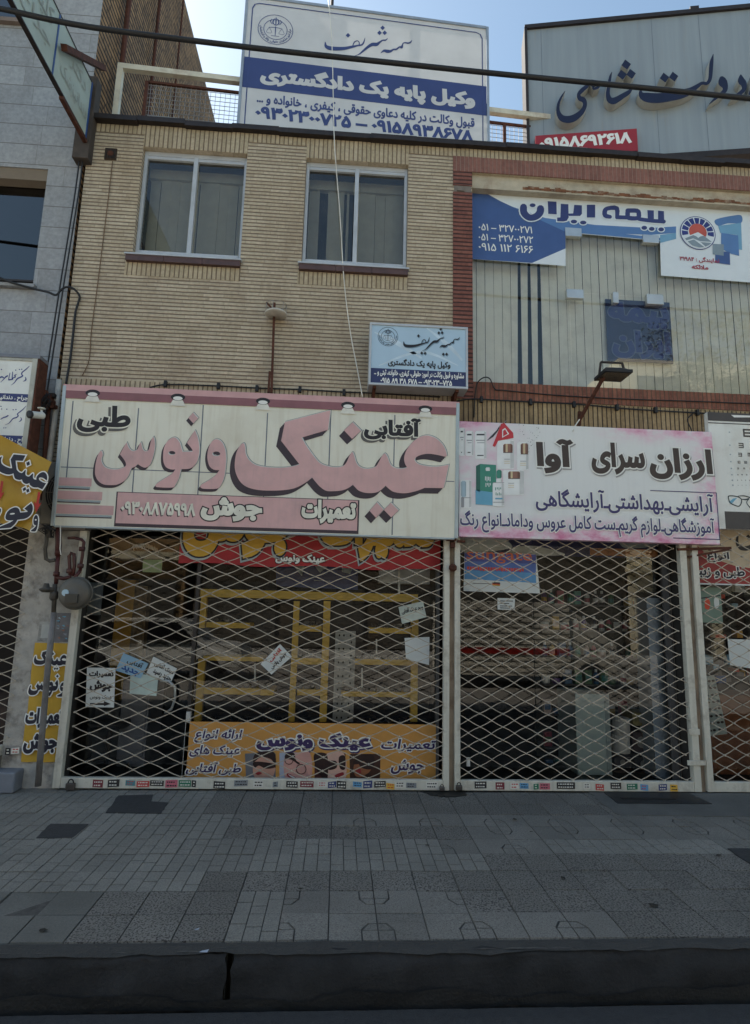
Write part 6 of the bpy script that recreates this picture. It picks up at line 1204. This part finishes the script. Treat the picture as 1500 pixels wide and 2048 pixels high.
paper('white notice with black handwriting high on the right yellow upright', [(797, 1214), (846, 1202), (853, 1234), (804, 1248)], M('grey white notice paper', rgb(196, 204, 192), .8), [('ورود عینک آفتابی', (.08, .5, .95, .85), INK, .04)])
paper('white blank sheet on the right yellow upright, lower of two', [(809, 1276), (859, 1274), (858, 1330), (812, 1318)], PW, [])
paper('small pale green card hanging beside the lamp shade', [(286, 1119), (325, 1120), (323, 1145), (285, 1144)], M('light green card', rgb(166, 186, 140), .8), [('باز است', (.2, .5, .8, .8), INK, .03)][:0], .3)
# things behind the left pane
S = thing('lamp_shade', 'unlit pale conical lamp shade hanging inside the left pane', 'lamp', tuple(at(258, 1122, .7))); p = at(258, 1122, .7); mb = MB(); mb.lathe(tuple(p), [(.15, 0), (.152, .006), (.05, .09), (.03, .11), (.012, .13)], M('dim pale enamel', rgb(140, 136, 130), .5), 20); mb.build('shade', S, True); mb = MB(); mb.tube([p+Vector((0, 0, .12)), p+Vector((.02, 0, 1.1))], .004, BLK, 5); mb.build('cord', S)
S = thing('wire_ornament', 'curly white wire ornament beside the lamp shade', 'ornament', tuple(at(290, 1100, .5))); mb = MB()
for i in range(26): t = i/25; x = 262+50*t; y = 1098-8*math.sin(t*3)+8*t; mb.tube([at(x, y, .5), at(x+4*rng.uniform(.5, 1), y-7, .5), at(x+6, y+rng.uniform(-3, 4), .5)], .004, WINK, 4)
mb.build('wire', S)
YP = M('mustard yellow panel', rgb(190, 140, 40), .6, var=.15, scale=12)
mb = MB(); a, b = span(229, 1160, 264, 1312, 1.0); mb.box(a.x, b.x, 1.0, 1.1, .1, b.z, YP); mb.box(b.x+.002, b.x+.14, 1.0, 1.12, .1, b.z-.06, M('ochre patterned card', rgb(110, 84, 44), .7, var=.5, scale=24)); tag(mb.build('display_column'), 'mustard yellow display column deep behind the left pane', 'display')
mb = MB(); a, b = span(176, 1165, 203, 1230, .5); mb.box(a.x, b.x, .5, .52, a.z, b.z, M('pale grey board', rgb(150, 158, 162), .5)); tag(mb.build('leaning_board'), 'pale grey board at the far left behind the left pane', 'board')
CAB = M('grey blue cabinet lacquer', rgb(112, 116, 126), .45, var=.06)
S = thing('cabinet', 'low grey cabinet behind the left pane, below the notices', 'cabinet', tuple(at(268, 1512, .62))); a, b = span(240, 1360, 296, 1512, .62); mb = MB(); mb.box(a.x, b.x, .62, 1.1, .02, b.z, CAB); mb.build('body', S, bevel=.004)
mb = MB(); mb.box(a.x+.01, b.x-.02, .606, .619, .12, b.z-.03, CAB); mb.build('door', S, bevel=.003)
mb = MB(); a, b = span(186, 1410, 236, 1525, .7); mb.box(a.x, b.x, .7, 1.2, .02, b.z, M('dark grey counter', rgb(74, 78, 80), .5, var=.1)); tag(mb.build('counter', bevel=.004), 'dark grey counter at the far left behind the left pane', 'counter')
mb = MB(); mb.tube([at(322, 1362, .17), at(338, 1362, .15), at(350, 1374, .15), at(350, 1398, .15), at(343, 1418, .15), at(330, 1426, .17)], .012, CHR, 8); mb.build('door_handle', SW1, True)
S = thing('office_chair', 'black swivel chair low behind the left pane', 'chair', tuple(at(212, 1540, .55))); p = at(212, 1540, .55); p.z = .02
mb = MB(); mb.lathe((p.x, p.y, .40), [(.16, 0), (.19, .03), (.18, .07), (.0, .08)], BLK, 16); mb.build('seat', S, True); mb = MB(); mb.tube([(p.x, p.y, .1), (p.x, p.y, .4)], .025, DKM, 8); mb.build('column', S)
for k in range(5): t = k*2*math.pi/5; mb = MB(); mb.bar((p.x, p.y, .11), (p.x+.2*math.cos(t), p.y+.2*math.sin(t), .06), .03, .025, BLK); mb.lathe((p.x+.2*math.cos(t), p.y+.2*math.sin(t), .015), [(.015, 0), (.02, .015), (.015, .035)], BLK, 8); mb.build('leg', S)
# ================================================================== the cosmetics shop
S = thing('shop_window', 'glass shop front of the cosmetics shop behind the right-centre gate', 'shop window', (2.2, .2, .03)); xm = at(1342, 1400, .2).x; xd = at(1071, 1400, .2).x
for a, b in ((1.12, xd-.004), (xd+.004, xm-.03), (xm+.03, 3.33)):
    mb = MB(); mb.quad((a, .20, .03), (b, .20, .03), (b, .20, 2.85), (a, .20, 2.85), GLS); mb.build('window_pane', S)
mb = MB(); mb.box(xm-.029, xm+.029, .17, .23, .02, 2.85, M('grey jamb', (0, 0, 0))); mb.box(xm+.05, 3.335, .19, .23, .02, 2.85, M('dim cream jamb', rgb(120, 112, 102), .7)); mb.build('mullion', S)
S = thing('fascia_poster', 'dark blue and white printed strip at the top of the cosmetics shop front', 'poster', tuple(at(1130, 1112, .26))); F = FY(.26)
mb = MB(); rp(mb, F, [(922, 1040), (1352, 1050), (1352, 1118), (922, 1108)], M('deep blue poster', rgb(40, 46, 92), .5, var=.35, scale=9), 0); mb.build('sheet', S)
mb = MB(); rp(mb, F, [(922, 1045), (1000, 1050), (1010, 1075), (1022, 1096), (922, 1102)], PW, .002, True); rp(mb, F, [(1022, 1096), (1070, 1092), (1130, 1110), (1022, 1108)], PW, .002, True); rp(mb, F, [(1180, 1096), (1340, 1100), (1340, 1116), (1180, 1110)], M('orange yellow print', rgb(176, 112, 60), .5, var=.3, scale=20), .002); rp(mb, F, [(1240, 1080), (1300, 1076), (1310, 1092), (1250, 1096)], SILV, .002, True); mb.build('printed_shapes', S)
F = FY(.185); S = thing('poster', 'blue advertising poster with orange lettering above white, upper left of the cosmetics shop', 'poster', tuple(at(1000, 1186, .185)))
mb = MB(); rp(mb, F, [(929, 1104), (1072, 1108), (1080, 1187), (927, 1182)], PW, 0); rp(mb, F, [(929, 1105), (1072, 1109), (1072, 1128), (929, 1122)], M('violet blue print', rgb(76, 84, 150), .5, var=.15), .0012); rp(mb, F, [(929, 1122), (1072, 1128), (1072, 1146), (929, 1140)], M('mid blue print', rgb(84, 112, 176), .5, var=.15), .0012); rp(mb, F, [(929, 1140), (1072, 1146), (1072, 1166), (929, 1158)], M('light blue print', rgb(92, 150, 196), .5, var=.15), .0012); mb.build('sheet', S)
mb = MB(); T(mb, F, 'sungate', (933, 1102, 1064, 1127), M('orange print', rgb(196, 104, 76), .5), .003, .01); RM = M('red orange print', rgb(206, 72, 48), .5)
for i in range(22): x = 934+i*5.2; rp(mb, F, [(x, 1133+i*.18), (x+4, 1133+i*.2), (x+4, 1140+i*.2+rng.uniform(-2, 1)), (x, 1140+i*.18+rng.uniform(-2, 1))], RM, .003)
mb.build('lettering', S); mb = MB(); rp(mb, F, [(984, 1164), (1000, 1165), (1000, 1168), (984, 1167)], INK, .003); rp(mb, F, [(984, 1167), (1000, 1168), (1000, 1170), (984, 1169)], RM, .003); rp(mb, F, [(984, 1169), (1000, 1170), (1000, 1172), (984, 1171)], YL, .003); rp(mb, F, [(945, 1166), (980, 1167), (980, 1168), (945, 1167)], INK, .003); mb.build('printed_flag', S)
s_, F = paper('small white printed note below the blue advertising poster', [(995, 1196), (1030, 1197), (1029, 1220), (995, 1219)], PW, [])
mb = MB()
for i, y in enumerate((1201, 1206, 1211, 1215)): rp(mb, F, [(1000, y), (1000+(26, 18, 24, 20)[i], y+.4), (1000+(26, 18, 24, 20)[i], y+2), (1000, y+1.6)], INK, .0015)
mb.build('printed_lines', s_)
PCAB = M('pale mint cabinet lacquer', rgb(176, 196, 196), .4, var=.04)
S = thing('cabinet', 'pale mint cabinet standing inside the cosmetics shop', 'cabinet', tuple(at(1188, 1562, .45))); a, b = span(1153, 1388, 1212, 1562, .45); mb = MB(); mb.box(a.x, b.x, .45, .95, .02, b.z, PCAB); mb.build('body', S, bevel=.004); mb = MB(); mb.box(b.x+.002, b.x+.05, .452, .95, .02, b.z, M('mint cabinet side', rgb(150, 166, 168), .4)); mb.build('side_panel', S)
mb = MB(); a, b = span(1303, 1196, 1344, 1562, .34); mb.box(a.x, b.x-.02, .34, .6, .02, b.z, M('pale blue grey board', rgb(178, 192, 206), .45, var=.05)); tag(mb.build('white_column', bevel=.004), 'tall pale board column at the right of the cosmetics shop', 'column')
mb = MB(); a = at(936, 1526, .17); mb.box(a.x-.015, a.x+.02, .165, .18, a.z-.03, a.z+.05, WINK); tag(mb.build('door_lock', bevel=.003), 'small white lock at the lower left of the cosmetics shop glass', 'lock')
S = thing('stock_shelf', 'dark shelving full of small goods at the back of the cosmetics shop', 'shelf', tuple(at(1200, 1560, .9))); YG = .9; SHW = M('dim shelf board', rgb(86, 84, 82), .6)
a = at(1085, 1300, YG); b = at(1352, 1300, YG); rows = [at(1200, y, YG).z for y in (1210, 1262, 1316, 1370, 1430, 1496, 1552)]
for z in rows: mb = MB(); mb.box(a.x, b.x, YG, YG+.3, z-.014, z, SHW); mb.build('shelf_board', S)
mb = MB(); mb.box(a.x, b.x, YG+.3, YG+.32, .02, 2.6, M('shelf back', rgb(52, 56, 54), .8, var=.3, scale=12)); mb.build('back_panel', S)
GC = [rgb(214, 210, 200), rgb(52, 96, 132), rgb(170, 136, 60), rgb(46, 124, 116), rgb(150, 54, 72), rgb(36, 36, 44), rgb(206, 180, 164), rgb(96, 70, 120), rgb(70, 110, 70)]
protos = []
def proto_bottle(i):
    t = thing('cosmetics_bottle', 'x', 'bottle', (0, 0, 0)); mb = MB(); mb.lathe((0, 0, 0), [(.026, 0), (.03, .01), (.03, .10), (.014, .12), (.012, .128)], M('goods colour %d' % i, GC[i], .3, var=.1), 10); mb.build('body', t, True); mb = MB(); mb.lathe((0, 0, .129), [(.014, 0), (.014, .03), (.0, .032)], WINK if i % 2 else INK, 8); mb.build('cap', t); mb = MB(); mb.lathe((0, 0, .03), [(.0306, 0), (.0306, .045)], M('goods label %d' % i, GC[(i+4) % 9], .4), 10); mb.build('label_band', t); return t
def proto_jar(i):
    t = thing('cream_jar', 'x', 'jar', (0, 0, 0)); mb = MB(); mb.lathe((0, 0, 0), [(.04, 0), (.045, .008), (.045, .055), (.038, .06)], M('goods colour %d' % i, GC[i], .3, var=.1), 12); mb.build('body', t, True); mb = MB(); mb.lathe((0, 0, .0605), [(.045, 0), (.046, .022), (.0, .025)], INK if i % 2 else WINK, 12); mb.build('lid', t); return t
def proto_box(i):
    t = thing('cosmetics_box', 'x', 'box', (0, 0, 0)); mb = MB(); mb.box(-.04, .04, -.03, .03, 0, .15, M('goods colour %d' % i, GC[i], .4, var=.1)); mb.build('carton', t, bevel=.002); mb = MB(); mb.box(-.034, .034, -.0315, -.0302, .04, .10, M('goods label %d' % i, GC[(i+4) % 9], .4)); mb.build('label_panel', t); return t
KN = [('white', 0), ('blue', 1), ('ochre', 2), ('teal', 3), ('crimson', 4), ('black', 5), ('skin-coloured', 6), ('violet', 7), ('green', 8)]
pool = {}
rn = ['highest', 'second', 'third', 'fourth', 'fifth', 'sixth', 'lowest']
for ri, z in enumerate(rows):
    x = a.x+.06; rg = random.Random(ri+40)
    while x < b.x-.06:
        i = rg.randrange(9); kd = rg.choice('bbjx' if ri < 4 else 'jxx'); nm, wd = {'b': ('bottle', .075), 'j': ('jar', .11), 'x': ('carton', .095)}[kd]
        lab = '%s cosmetics %s on the %s stock shelf from the top' % (KN[i][0], nm, rn[ri]); gp = lab
        if (kd, i) not in pool:
            t = {'b': proto_bottle, 'j': proto_jar, 'x': proto_box}[kd](i); t.location = (x, YG+.08, z); t['label'] = lab; t['group'] = gp; pool[kd, i] = t
        else: copy_thing(pool[kd, i], Vector((x, YG+.08+rg.uniform(-.02, .03), z))-Vector(pool[kd, i].location), lab, gp)
        x += wd+rg.uniform(0, .03)
def bucket(x, y, lb, m_, r=.085, h=.17):
    p = at(x, y, .55); t = thing('cream_tub', lb, 'tub', tuple(p)); mb = MB(); mb.lathe(tuple(p), [(r*.9, 0), (r, .01), (r, h-.03), (r*.96, h-.028)], m_, 16); mb.build('body', t, True); mb = MB(); mb.lathe(tuple(p+Vector((0, 0, h-.027))), [(r*1.03, 0), (r*1.03, .024), (r*.9, .03), (0, .032)], m_, 16); mb.build('lid', t); return t
TB = M('white plastic tub', rgb(200, 198, 194), .4)
bucket(1243, 1470, 'white round tub, upper one of two stacked right of the mint cabinet', TB); bucket(1243, 1505, 'white round tub, lower one of two stacked right of the mint cabinet', TB)
for (x, y, w_, h_, lb, c_) in ((1285, 1452, .2, .13, 'straw coloured carton, topmost in the stack by the pale column', rgb(150, 136, 84)), (1285, 1505, .2, .2, 'dark red printed carton in the stack by the pale column', rgb(70, 48, 46)), (1246, 1535, .18, .1, 'dark round-marked carton under the white tubs', rgb(56, 54, 58)), (1288, 1540, .2, .12, 'black carton at the bottom of the stack by the pale column', rgb(40, 38, 42)), (1246, 1562, .18, .1, 'brown carton on the floor under the white tubs', rgb(84, 66, 58)), (1288, 1564, .2, .1, 'dark brown carton on the floor by the pale column', rgb(64, 44, 40))):
    p = at(x, y, .56); t = thing('stock_carton', lb, 'carton', tuple(p)); mb = MB(); mb.box(p.x-w_/2, p.x+w_/2, .56, .8, max(.014, p.z), p.z+h_, M('carton '+lb[:18], c_, .6, var=.25, scale=20)); mb.build('body', t, bevel=.003); mb = MB(); Fc = FY(.5595); mb.ink(Fc, fill([ell(p.x, p.z+h_*.5, h_*.28, h_*.28)]), .0, M('pale carton mark', rgb(150, 146, 138), .6)); mb.build('printed_mark', t)
# ================================================================== the third shop, at the right edge
S = thing('shop_window', 'glass shop front behind the gate at the right edge', 'shop window', (4.6, .2, .03)); mb = MB(); mb.quad((3.46, .2, .03), (6.18, .2, .03), (6.18, .2, 2.85), (3.46, .2, 2.85), GLS); mb.build('window_pane', S)
F = FY(.12); S = thing('window_banner', 'beige and dark red banner with outlined lettering at the right edge', 'banner', tuple(at(1450, 1166, .12)))
mb = MB(); rp(mb, F, [(1385, 1040), (1600, 1046), (1600, 1172), (1392, 1166)], M('beige banner', rgb(196, 178, 150), .5), 0); rp(mb, F, [(1388, 1085), (1408, 1104), (1430, 1118), (1470, 1132), (1600, 1150), (1600, 1172), (1392, 1166)], M('dark red banner', rgb(150, 44, 46), .5), .0012); mb.frect(F, F.uv(1392, 1168)[0], 5.2, F.uv(1440, 1170)[1], F.uv(1440, 1167)[1], .002, PW); mb.build('sheet', S)
mb = MB(); T(mb, F, 'انواع', (1414, 1103, 1458, 1125), DKB, .004, .04, .008, WINK); T(mb, F, 'طبی و زیبا', (1391, 1133, 1489, 1157), DKB, .004, .04, .008, WINK)
mb.ink(F, fill(touv(F, ccw(sum([stroke([(1475, 1072, 4), (1474, 1086, 6), (1482, 1096, 8), (1496, 1096, 9), (1512, 1086, 8), (1514, 1070, 4)]), [dia(1496, 1074, 5)]], [])))), .003, INK); mb.build('lettering', S)
F = FY(.19); S = thing('poster', 'grey green poster with small figures, hanging below the beige and dark red banner', 'poster', tuple(at(1420, 1246, .19)))
mb = MB(); rp(mb, F, [(1393, 1174), (1441, 1175), (1446, 1247), (1394, 1244)], M('grey green poster', rgb(112, 136, 122), .5, var=.08), 0); mb.build('sheet', S); mb = MB(); rp(mb, F, [(1410, 1200), (1414, 1196), (1420, 1204), (1418, 1218), (1410, 1216)], RM, .0015, True); rp(mb, F, [(1428, 1198), (1436, 1196), (1438, 1212), (1430, 1216)], PW, .0015, True); rp(mb, F, [(1398, 1196), (1440, 1190), (1440, 1192), (1398, 1198)], DKB, .0015); mb.build('printed_figures', S)
paper('white sheet with black lettering behind the right edge gate', [(1455, 1278), (1520, 1280), (1520, 1340), (1460, 1330)], PW, [('عینک', (.1, .6, .8, .9), INK, .04)][:0])
S = thing('spectacle_board', 'pale perforated board with spectacles leaning behind the right edge gate', 'display board', tuple(at(1430, 1470, .4))); Ft = Frame(at(1436, 1470, .4), (1, 0, .12), (-.16, 0, 1)); mb = MB(); mb.fbox(Ft, -.1, .1, 0, .58, -.012, 0, M('pale mint board', rgb(170, 184, 182), .4)); mb.build('board', S); mb = MB()
for r in range(8):
    for c_ in (-.05, .05): mb.ink(Ft, fill([ell(c_-.02, .05+r*.068, .018, .012, 10), ell(c_+.022, .05+r*.068, .018, .012, 10)]), .002, INK)
mb.build('spectacle_row', S)
mb = MB(); mb.box(3.6, 6.1, .5, .9, .02, .8, M('orange brown counter', rgb(120, 70, 36), .6, var=.2)); tag(mb.build('counter', bevel=.004), 'orange brown counter behind the right edge gate', 'counter')
mb = MB()
for i in range(60):
    x = rng.uniform(3.5, 5.4); z = rng.uniform(.85, 2.2); mb.box(x, x+rng.uniform(.04, .14), 1.0+.01*(i % 9), 1.12, z, z+rng.uniform(.03, .12), M('goods colour %d' % rng.randrange(9), (0, 0, 0)) if False else [YP, BLM, PB, DKB, RM, SHW, PW][rng.randrange(7)])
o = tag(mb.build('wall_stock'), 'jumble of small coloured stock on the wall behind the right edge gate', 'stock'); o['kind'] = 'stuff'
# ================================================================== banner in the upper window at right
F = FY(.115); S = thing('window_banner', 'blue and white insurance banner with round sun emblem across the top of the large window', 'banner', tuple(at(1200, 470, .115)))
WB = M('white banner vinyl', rgb(214, 222, 226), .4, var=.03); MB_ = M('mid blue banner print', rgb(62, 88, 140), .4, var=.06); LBp = M('sky blue banner print', rgb(112, 160, 190), .4, var=.06); MBL = M('wave blue banner print', rgb(84, 122, 172), .4, var=.05)
XE = 1700; ext = lambda y: y+(XE-1500)*.072
mb = MB(); rp(mb, F, [(943, 376), (XE, ext(416)), (XE, ext(566)), (1322, 551), (1320, 482), (1131, 465), (1131, 532), (942, 518)], WB, 0); mb.build('sheet', S)
mb = MB(); rp(mb, F, [(943, 378), (964, 382), (1000, 402), (1030, 416), (1070, 434), (1100, 448), (1131, 464), (1131, 497), (1064, 526), (942, 518)], MB_, .0012); rp(mb, F, [(1064, 526), (1131, 497), (1131, 532)], WB, .0014); rp(mb, F, [(1020, 412), (1090, 436), (1190, 450), (1300, 456), (1352, 453), (1352, 466), (1300, 470), (1250, 468), (1320, 476), (1320, 481), (1131, 464)], MBL, .0018)
rp(mb, F, [(1320, 470), (1352, 466), (1352, 478), (1320, 486)], LBp, .0018); rp(mb, F, [(1430, 440), (1462, 432), (1482, 431), (1482, 446), (1455, 447), (1436, 452)], MBL, .0018, True); rp(mb, F, [(1436, 452), (1482, 446), (1484, 500), (1474, 499), (1474, 470), (1440, 466)], LBp, .0024); rp(mb, F, [(1442, 466), (1476, 471), (1478, 512), (1462, 508), (1442, 498)], MBL, .003); rp(mb, F, [(1430, 502), (1459, 504), (1460, 530), (1430, 526)], MB_, .0036); rp(mb, F, [(1425, 488), (1447, 489), (1447, 512), (1425, 509)], M('grey banner print', rgb(126, 142, 152), .4), .0042); mb.build('printed_shapes', S)
ku = (1020, 390, 4.6875); rc = lambda x0, y0, x1, y1: [(x0, y0), (x1, y0), (x1, y1), (x0, y1)]
LG = [rc(718, 95, 796, 215), [(352, 62), (434, 66), (436, 185), (356, 180)], [(1385, 150), (1440, 155), (1444, 272), (1385, 266)], [(1285, 145), (1345, 148), (1348, 262), (1290, 258)], [(600, 96), (672, 100), (672, 180), (655, 200), (550, 200), (545, 178), (590, 176)], [(474, 86), (545, 90), (548, 215), (530, 245), (500, 252), (440, 250), (440, 215), (470, 214)]]
LG += stroke([(1440, 252, 36), (1340, 246, 36), (1225, 232, 36), (1200, 225, 34)], 3)+stroke([(1100, 150, 42), (1190, 152, 42), (1205, 185, 44), (1195, 220, 40), (1110, 218, 42), (1100, 185, 44), (1102, 152, 42)], 3)+stroke([(1100, 215, 36), (1010, 212, 38)], 3)+stroke([(1000, 214, 34), (998, 130, 46), (920, 128, 38), (888, 150, 44), (890, 195, 44), (935, 208, 36)], 3)+stroke([(125, 118, 66), (128, 168, 66), (165, 208, 62), (205, 216, 60), (250, 200, 64), (280, 165, 68), (284, 132, 68)], 3)
LGD = [ell(210, 100, 28, 18, 14), ell(597, 253, 30, 18, 14), ell(684, 262, 30, 18, 14), ell(1256, 311, 27, 19, 14), ell(1326, 321, 27, 19, 14), ell(1414, 326, 27, 19, 14)]
lg = ccw(touv(F, zl(*ku, LG+LGD))); mb = MB(); mb.ink(F, fill(offset(lg, .011)) if False else fill([q for l in lg for q in offset([l], .012)]), .0054, WB); mb.ink(F, fill(lg), .0066, NAVY); mb.build('company_lettering', S)
mb = MB(); FEM = F; cu, cv = F.uv(1395, 466.5); rr = .205; EB = M('emblem blue print', rgb(38, 50, 120), .4); D = lambda r, n=40: ell(cu, cv, r, r, n)
mb.ink(F, fill([D(rr)]), .0052, EB); mb.ink(F, fill([D(rr*.955)]), .0062, WB)
for k in range(9):
    a0 = R(-14+k*23.2+2.2); a1 = R(-14+(k+1)*23.2-2.2); q = [(cu+rr*r_*math.cos(t), cv+rr*r_*math.sin(t)) for r_, ts in ((.9, [a0+(a1-a0)*i/5 for i in range(6)]), (.55, [a1-(a1-a0)*i/5 for i in range(6)])) for t in ts]; mb.ink(F, fill(ccw([q])), .0072, EB)
mb.ink(F, fill([ell(cu+.0, cv+.01, rr*.5, rr*.5, 30)]), .0074, M('orange red sun print', rgb(190, 84, 66), .4)); GRB = M('grey banner print', (0, 0, 0)); e = lambda l: [(cu+x*rr, cv+y*rr) for x, y in l]
mb.ink(F, fill(ccw([e([(-.84, -.36), (.0, .04), (.82, -.46), (.62, -.68), (.3, -.86), (0, -.93), (-.4, -.84), (-.7, -.6)])])), .0084, WB); mb.ink(F, fill(ccw([e([(-.76, -.39), (-.28, -.16), (-.12, -.22), (0, -.32), (.1, -.22), (.32, -.16), (.74, -.5), (.08, -.5), (-.3, -.36), (-.68, -.5)])])), .0094, GRB); mb.ink(F, fill(ccw([e([(-.62, -.56), (-.26, -.42), (.3, -.84), (0, -.88), (-.38, -.79)])]+[e([(.1, -.55), (.72, -.56), (.56, -.7), (.36, -.8)])])), .0094, GRB); mb.build('sun_emblem', S)
mb = MB()
for s, bx in (('۰۵۱ – ۳۲۷۰۰۲۷۱', (957, 450, 1064, 464)), ('۰۵۱ – ۳۲۷۰۰۲۷۲', (957, 470, 1066, 484)), ('۰۹۱۵ ۱۱۲ ۶۱۶۶', (957, 489, 1066, 504))): T(mb, F, s, bx, WINK, .003, .012)
mb.build('phone_number', S)
mb = MB(); RDP = M('crimson print', rgb(160, 62, 78), .5); T(mb, F, 'نمایندگی : ۳۱۹۸۴', (1359, 514, 1438, 526), RDP, .005, .03); T(mb, F, 'ملائکه', (1383, 530, 1416, 539), RDP, .005, .04); mb.build('agency_lettering', S)
# ================================================================== across the street (mirrored in the glass)
S = thing('parked_car', 'white car across the road, mirrored in the optician window', 'car', (-4.4, -9.4, -.185)); CW = M('white car paint', rgb(214, 214, 208), .25, var=.02); X, Yc, Zc = -4.4, -9.4, -.185
def cprism(prof, y0, y1, m, name, par=None, inset=0):
    mb = MB(); n = len(prof); vs = [(X+x, Yc+y0+inset*(z > .85), Zc+z) for x, z in prof]+[(X+x, Yc+y1-inset*(z > .85), Zc+z) for x, z in prof]; mb.add(vs, [tuple(range(n)), tuple(range(n, 2*n))[::-1]]+[(i, n+i, n+(i+1) % n, (i+1) % n) for i in range(n)], m); return mb.build(name, par or S, bevel=.03)
cprism([(-2.1, .3), (2.1, .3), (2.15, .6), (2.05, .82), (1.2, .90), (.75, 1.38), (.55, 1.43), (-.9, 1.43), (-1.2, 1.36), (-1.75, .92), (-2.1, .84), (-2.15, .6)], -.8, .8, CW, 'body', None, .12)
mb = MB()
for s in (-1, 1):
    for q in ([(-1.55, .93), (-1.15, 1.33), (-.55, 1.36), (-.55, .92)], [(-.47, .92), (-.47, 1.36), (.5, 1.35), (1.0, .92)]): mb.add([(X+x, Yc+s*(.807-.12*(z > 1.1)), Zc+z) for x, z in q], [(0, 1, 2, 3)], LNS)
mb.build('side_window', S)
for x in (-1.3, 1.3):
    for s in (-1, 1):
        mb = MB(); mb.lathe((X+x, Yc+s*.66, Zc+.3), [(.26, 0), (.30, .02), (.30, .16), (.26, .18), (.18, .181), (.0, .17)], BLK, 18, (0, s, 0)); wh = mb.build('wheel', S, True)
for s in (-1, 1): mb = MB(); mb.box(X+2.02, X+2.12, Yc+s*.6-.14, Yc+s*.6+.14, Zc+.58, Zc+.72, CHR); mb.build('headlight', S)
S = thing('parked_van', 'white van with a red stripe across the road, mirrored in the cosmetics shop glass', 'van', (3.7, -8.9, -.19)); x0, x1, y0, y1 = 2.55, 5.6, -9.8, -8.0
VW = M('white van paint', rgb(216, 210, 196), .35, var=.04)
mb = MB(); mb.box(x0, x1, y0, y1, .12, 1.85, VW)
for k in range(12): mb.box(x0+.02, x1-.02, y1, y1+.018, .2+k*.13, .2+k*.13+.06, VW)
mb.build('body', S, bevel=.03); mb = MB(); mb.box(x0+.01, x1-.01, y1+.0185, y1+.026, .62, .76, M('van red stripe', rgb(170, 40, 34), .4)); mb.build('stripe', S)
mb = MB(); vs = [(x1, y, z) for y in (y0+.05, y1-.05) for z in (.12, 1.75)]+[(x1+1.2, y, z) for y in (y0+.1, y1-.1) for z in (.12, .85)]; mb.add(vs, [(0, 1, 3, 2), (4, 6, 7, 5), (0, 4, 5, 1), (2, 3, 7, 6), (1, 5, 7, 3), (0, 2, 6, 4)], VW); mb.build('cab', S, bevel=.03)
for x in (x0+.6, x1+.5):
    for y, s_ in ((y0+.1, -1), (y1-.1, 1)): mb = MB(); mb.lathe((x, y-s_*.08, .13), [(.26, 0), (.32, .03), (.32, .16), (.27, .18), (0, .175)], BLK, 18, (0, s_, 0)); mb.build('wheel', S, True)
def tree(x, y, h, r, label, n, seed):
    rg = random.Random(seed); t = thing('street_tree', label, 'tree', (x, y, -.05)); mb = MB(); TR_ = M('grey tree bark', rgb(84, 74, 64), .9, var=.3, bmp=.5, bscale=30); LF = M('plane tree leaf', (.05, .085, .03), .7, var=.4, scale=3)
    mb.tube([(x, y, -.05), (x+.05, y, h*.25), (x-.05, y+.05, h*.5)], [.16, .13, .1], TR_, 10); tips = []
    for k in range(9):
        a = k*2.4; z0 = h*(.4+.05*(k % 3)); e = Vector((x+r*.75*math.cos(a), y+r*.75*math.sin(a), h*.62+rg.uniform(0, h*.3))); mb.tube([(x, y, z0), Vector((x, y, z0)).lerp(e, .5)+Vector((0, 0, .3)), e], [.07, .045, .015], TR_, 6); tips += [e, Vector((x, y, z0)).lerp(e, .6)]
    mb.build('trunk', t, True); mb = MB()
    cl = [e+Vector((rg.gauss(0, r*.22), rg.gauss(0, r*.22), rg.gauss(0, r*.2))) for e in tips for _ in range(3)]
    for k in range(n):
        c = rg.choice(cl); p = c+Vector((rg.gauss(0, r*.13), rg.gauss(0, r*.13), rg.gauss(0, r*.11))); d = Vector((rg.gauss(0, 1), rg.gauss(0, 1), rg.gauss(0, .6))).normalized(); e = d.cross(Vector((rg.random(), rg.random(), rg.random()))).normalized(); s = rg.uniform(.05, .11); mb.add([p-d*s, p+e*s*.55, p+d*s, p-e*s*.55], [(0, 1, 2, 3)], LF)
    mb.build('crown', t); return t
tree(13.6, -13.2, 13.6, 2.5, 'leafy street tree mirrored at the right of the large upper window', 6000, 5)
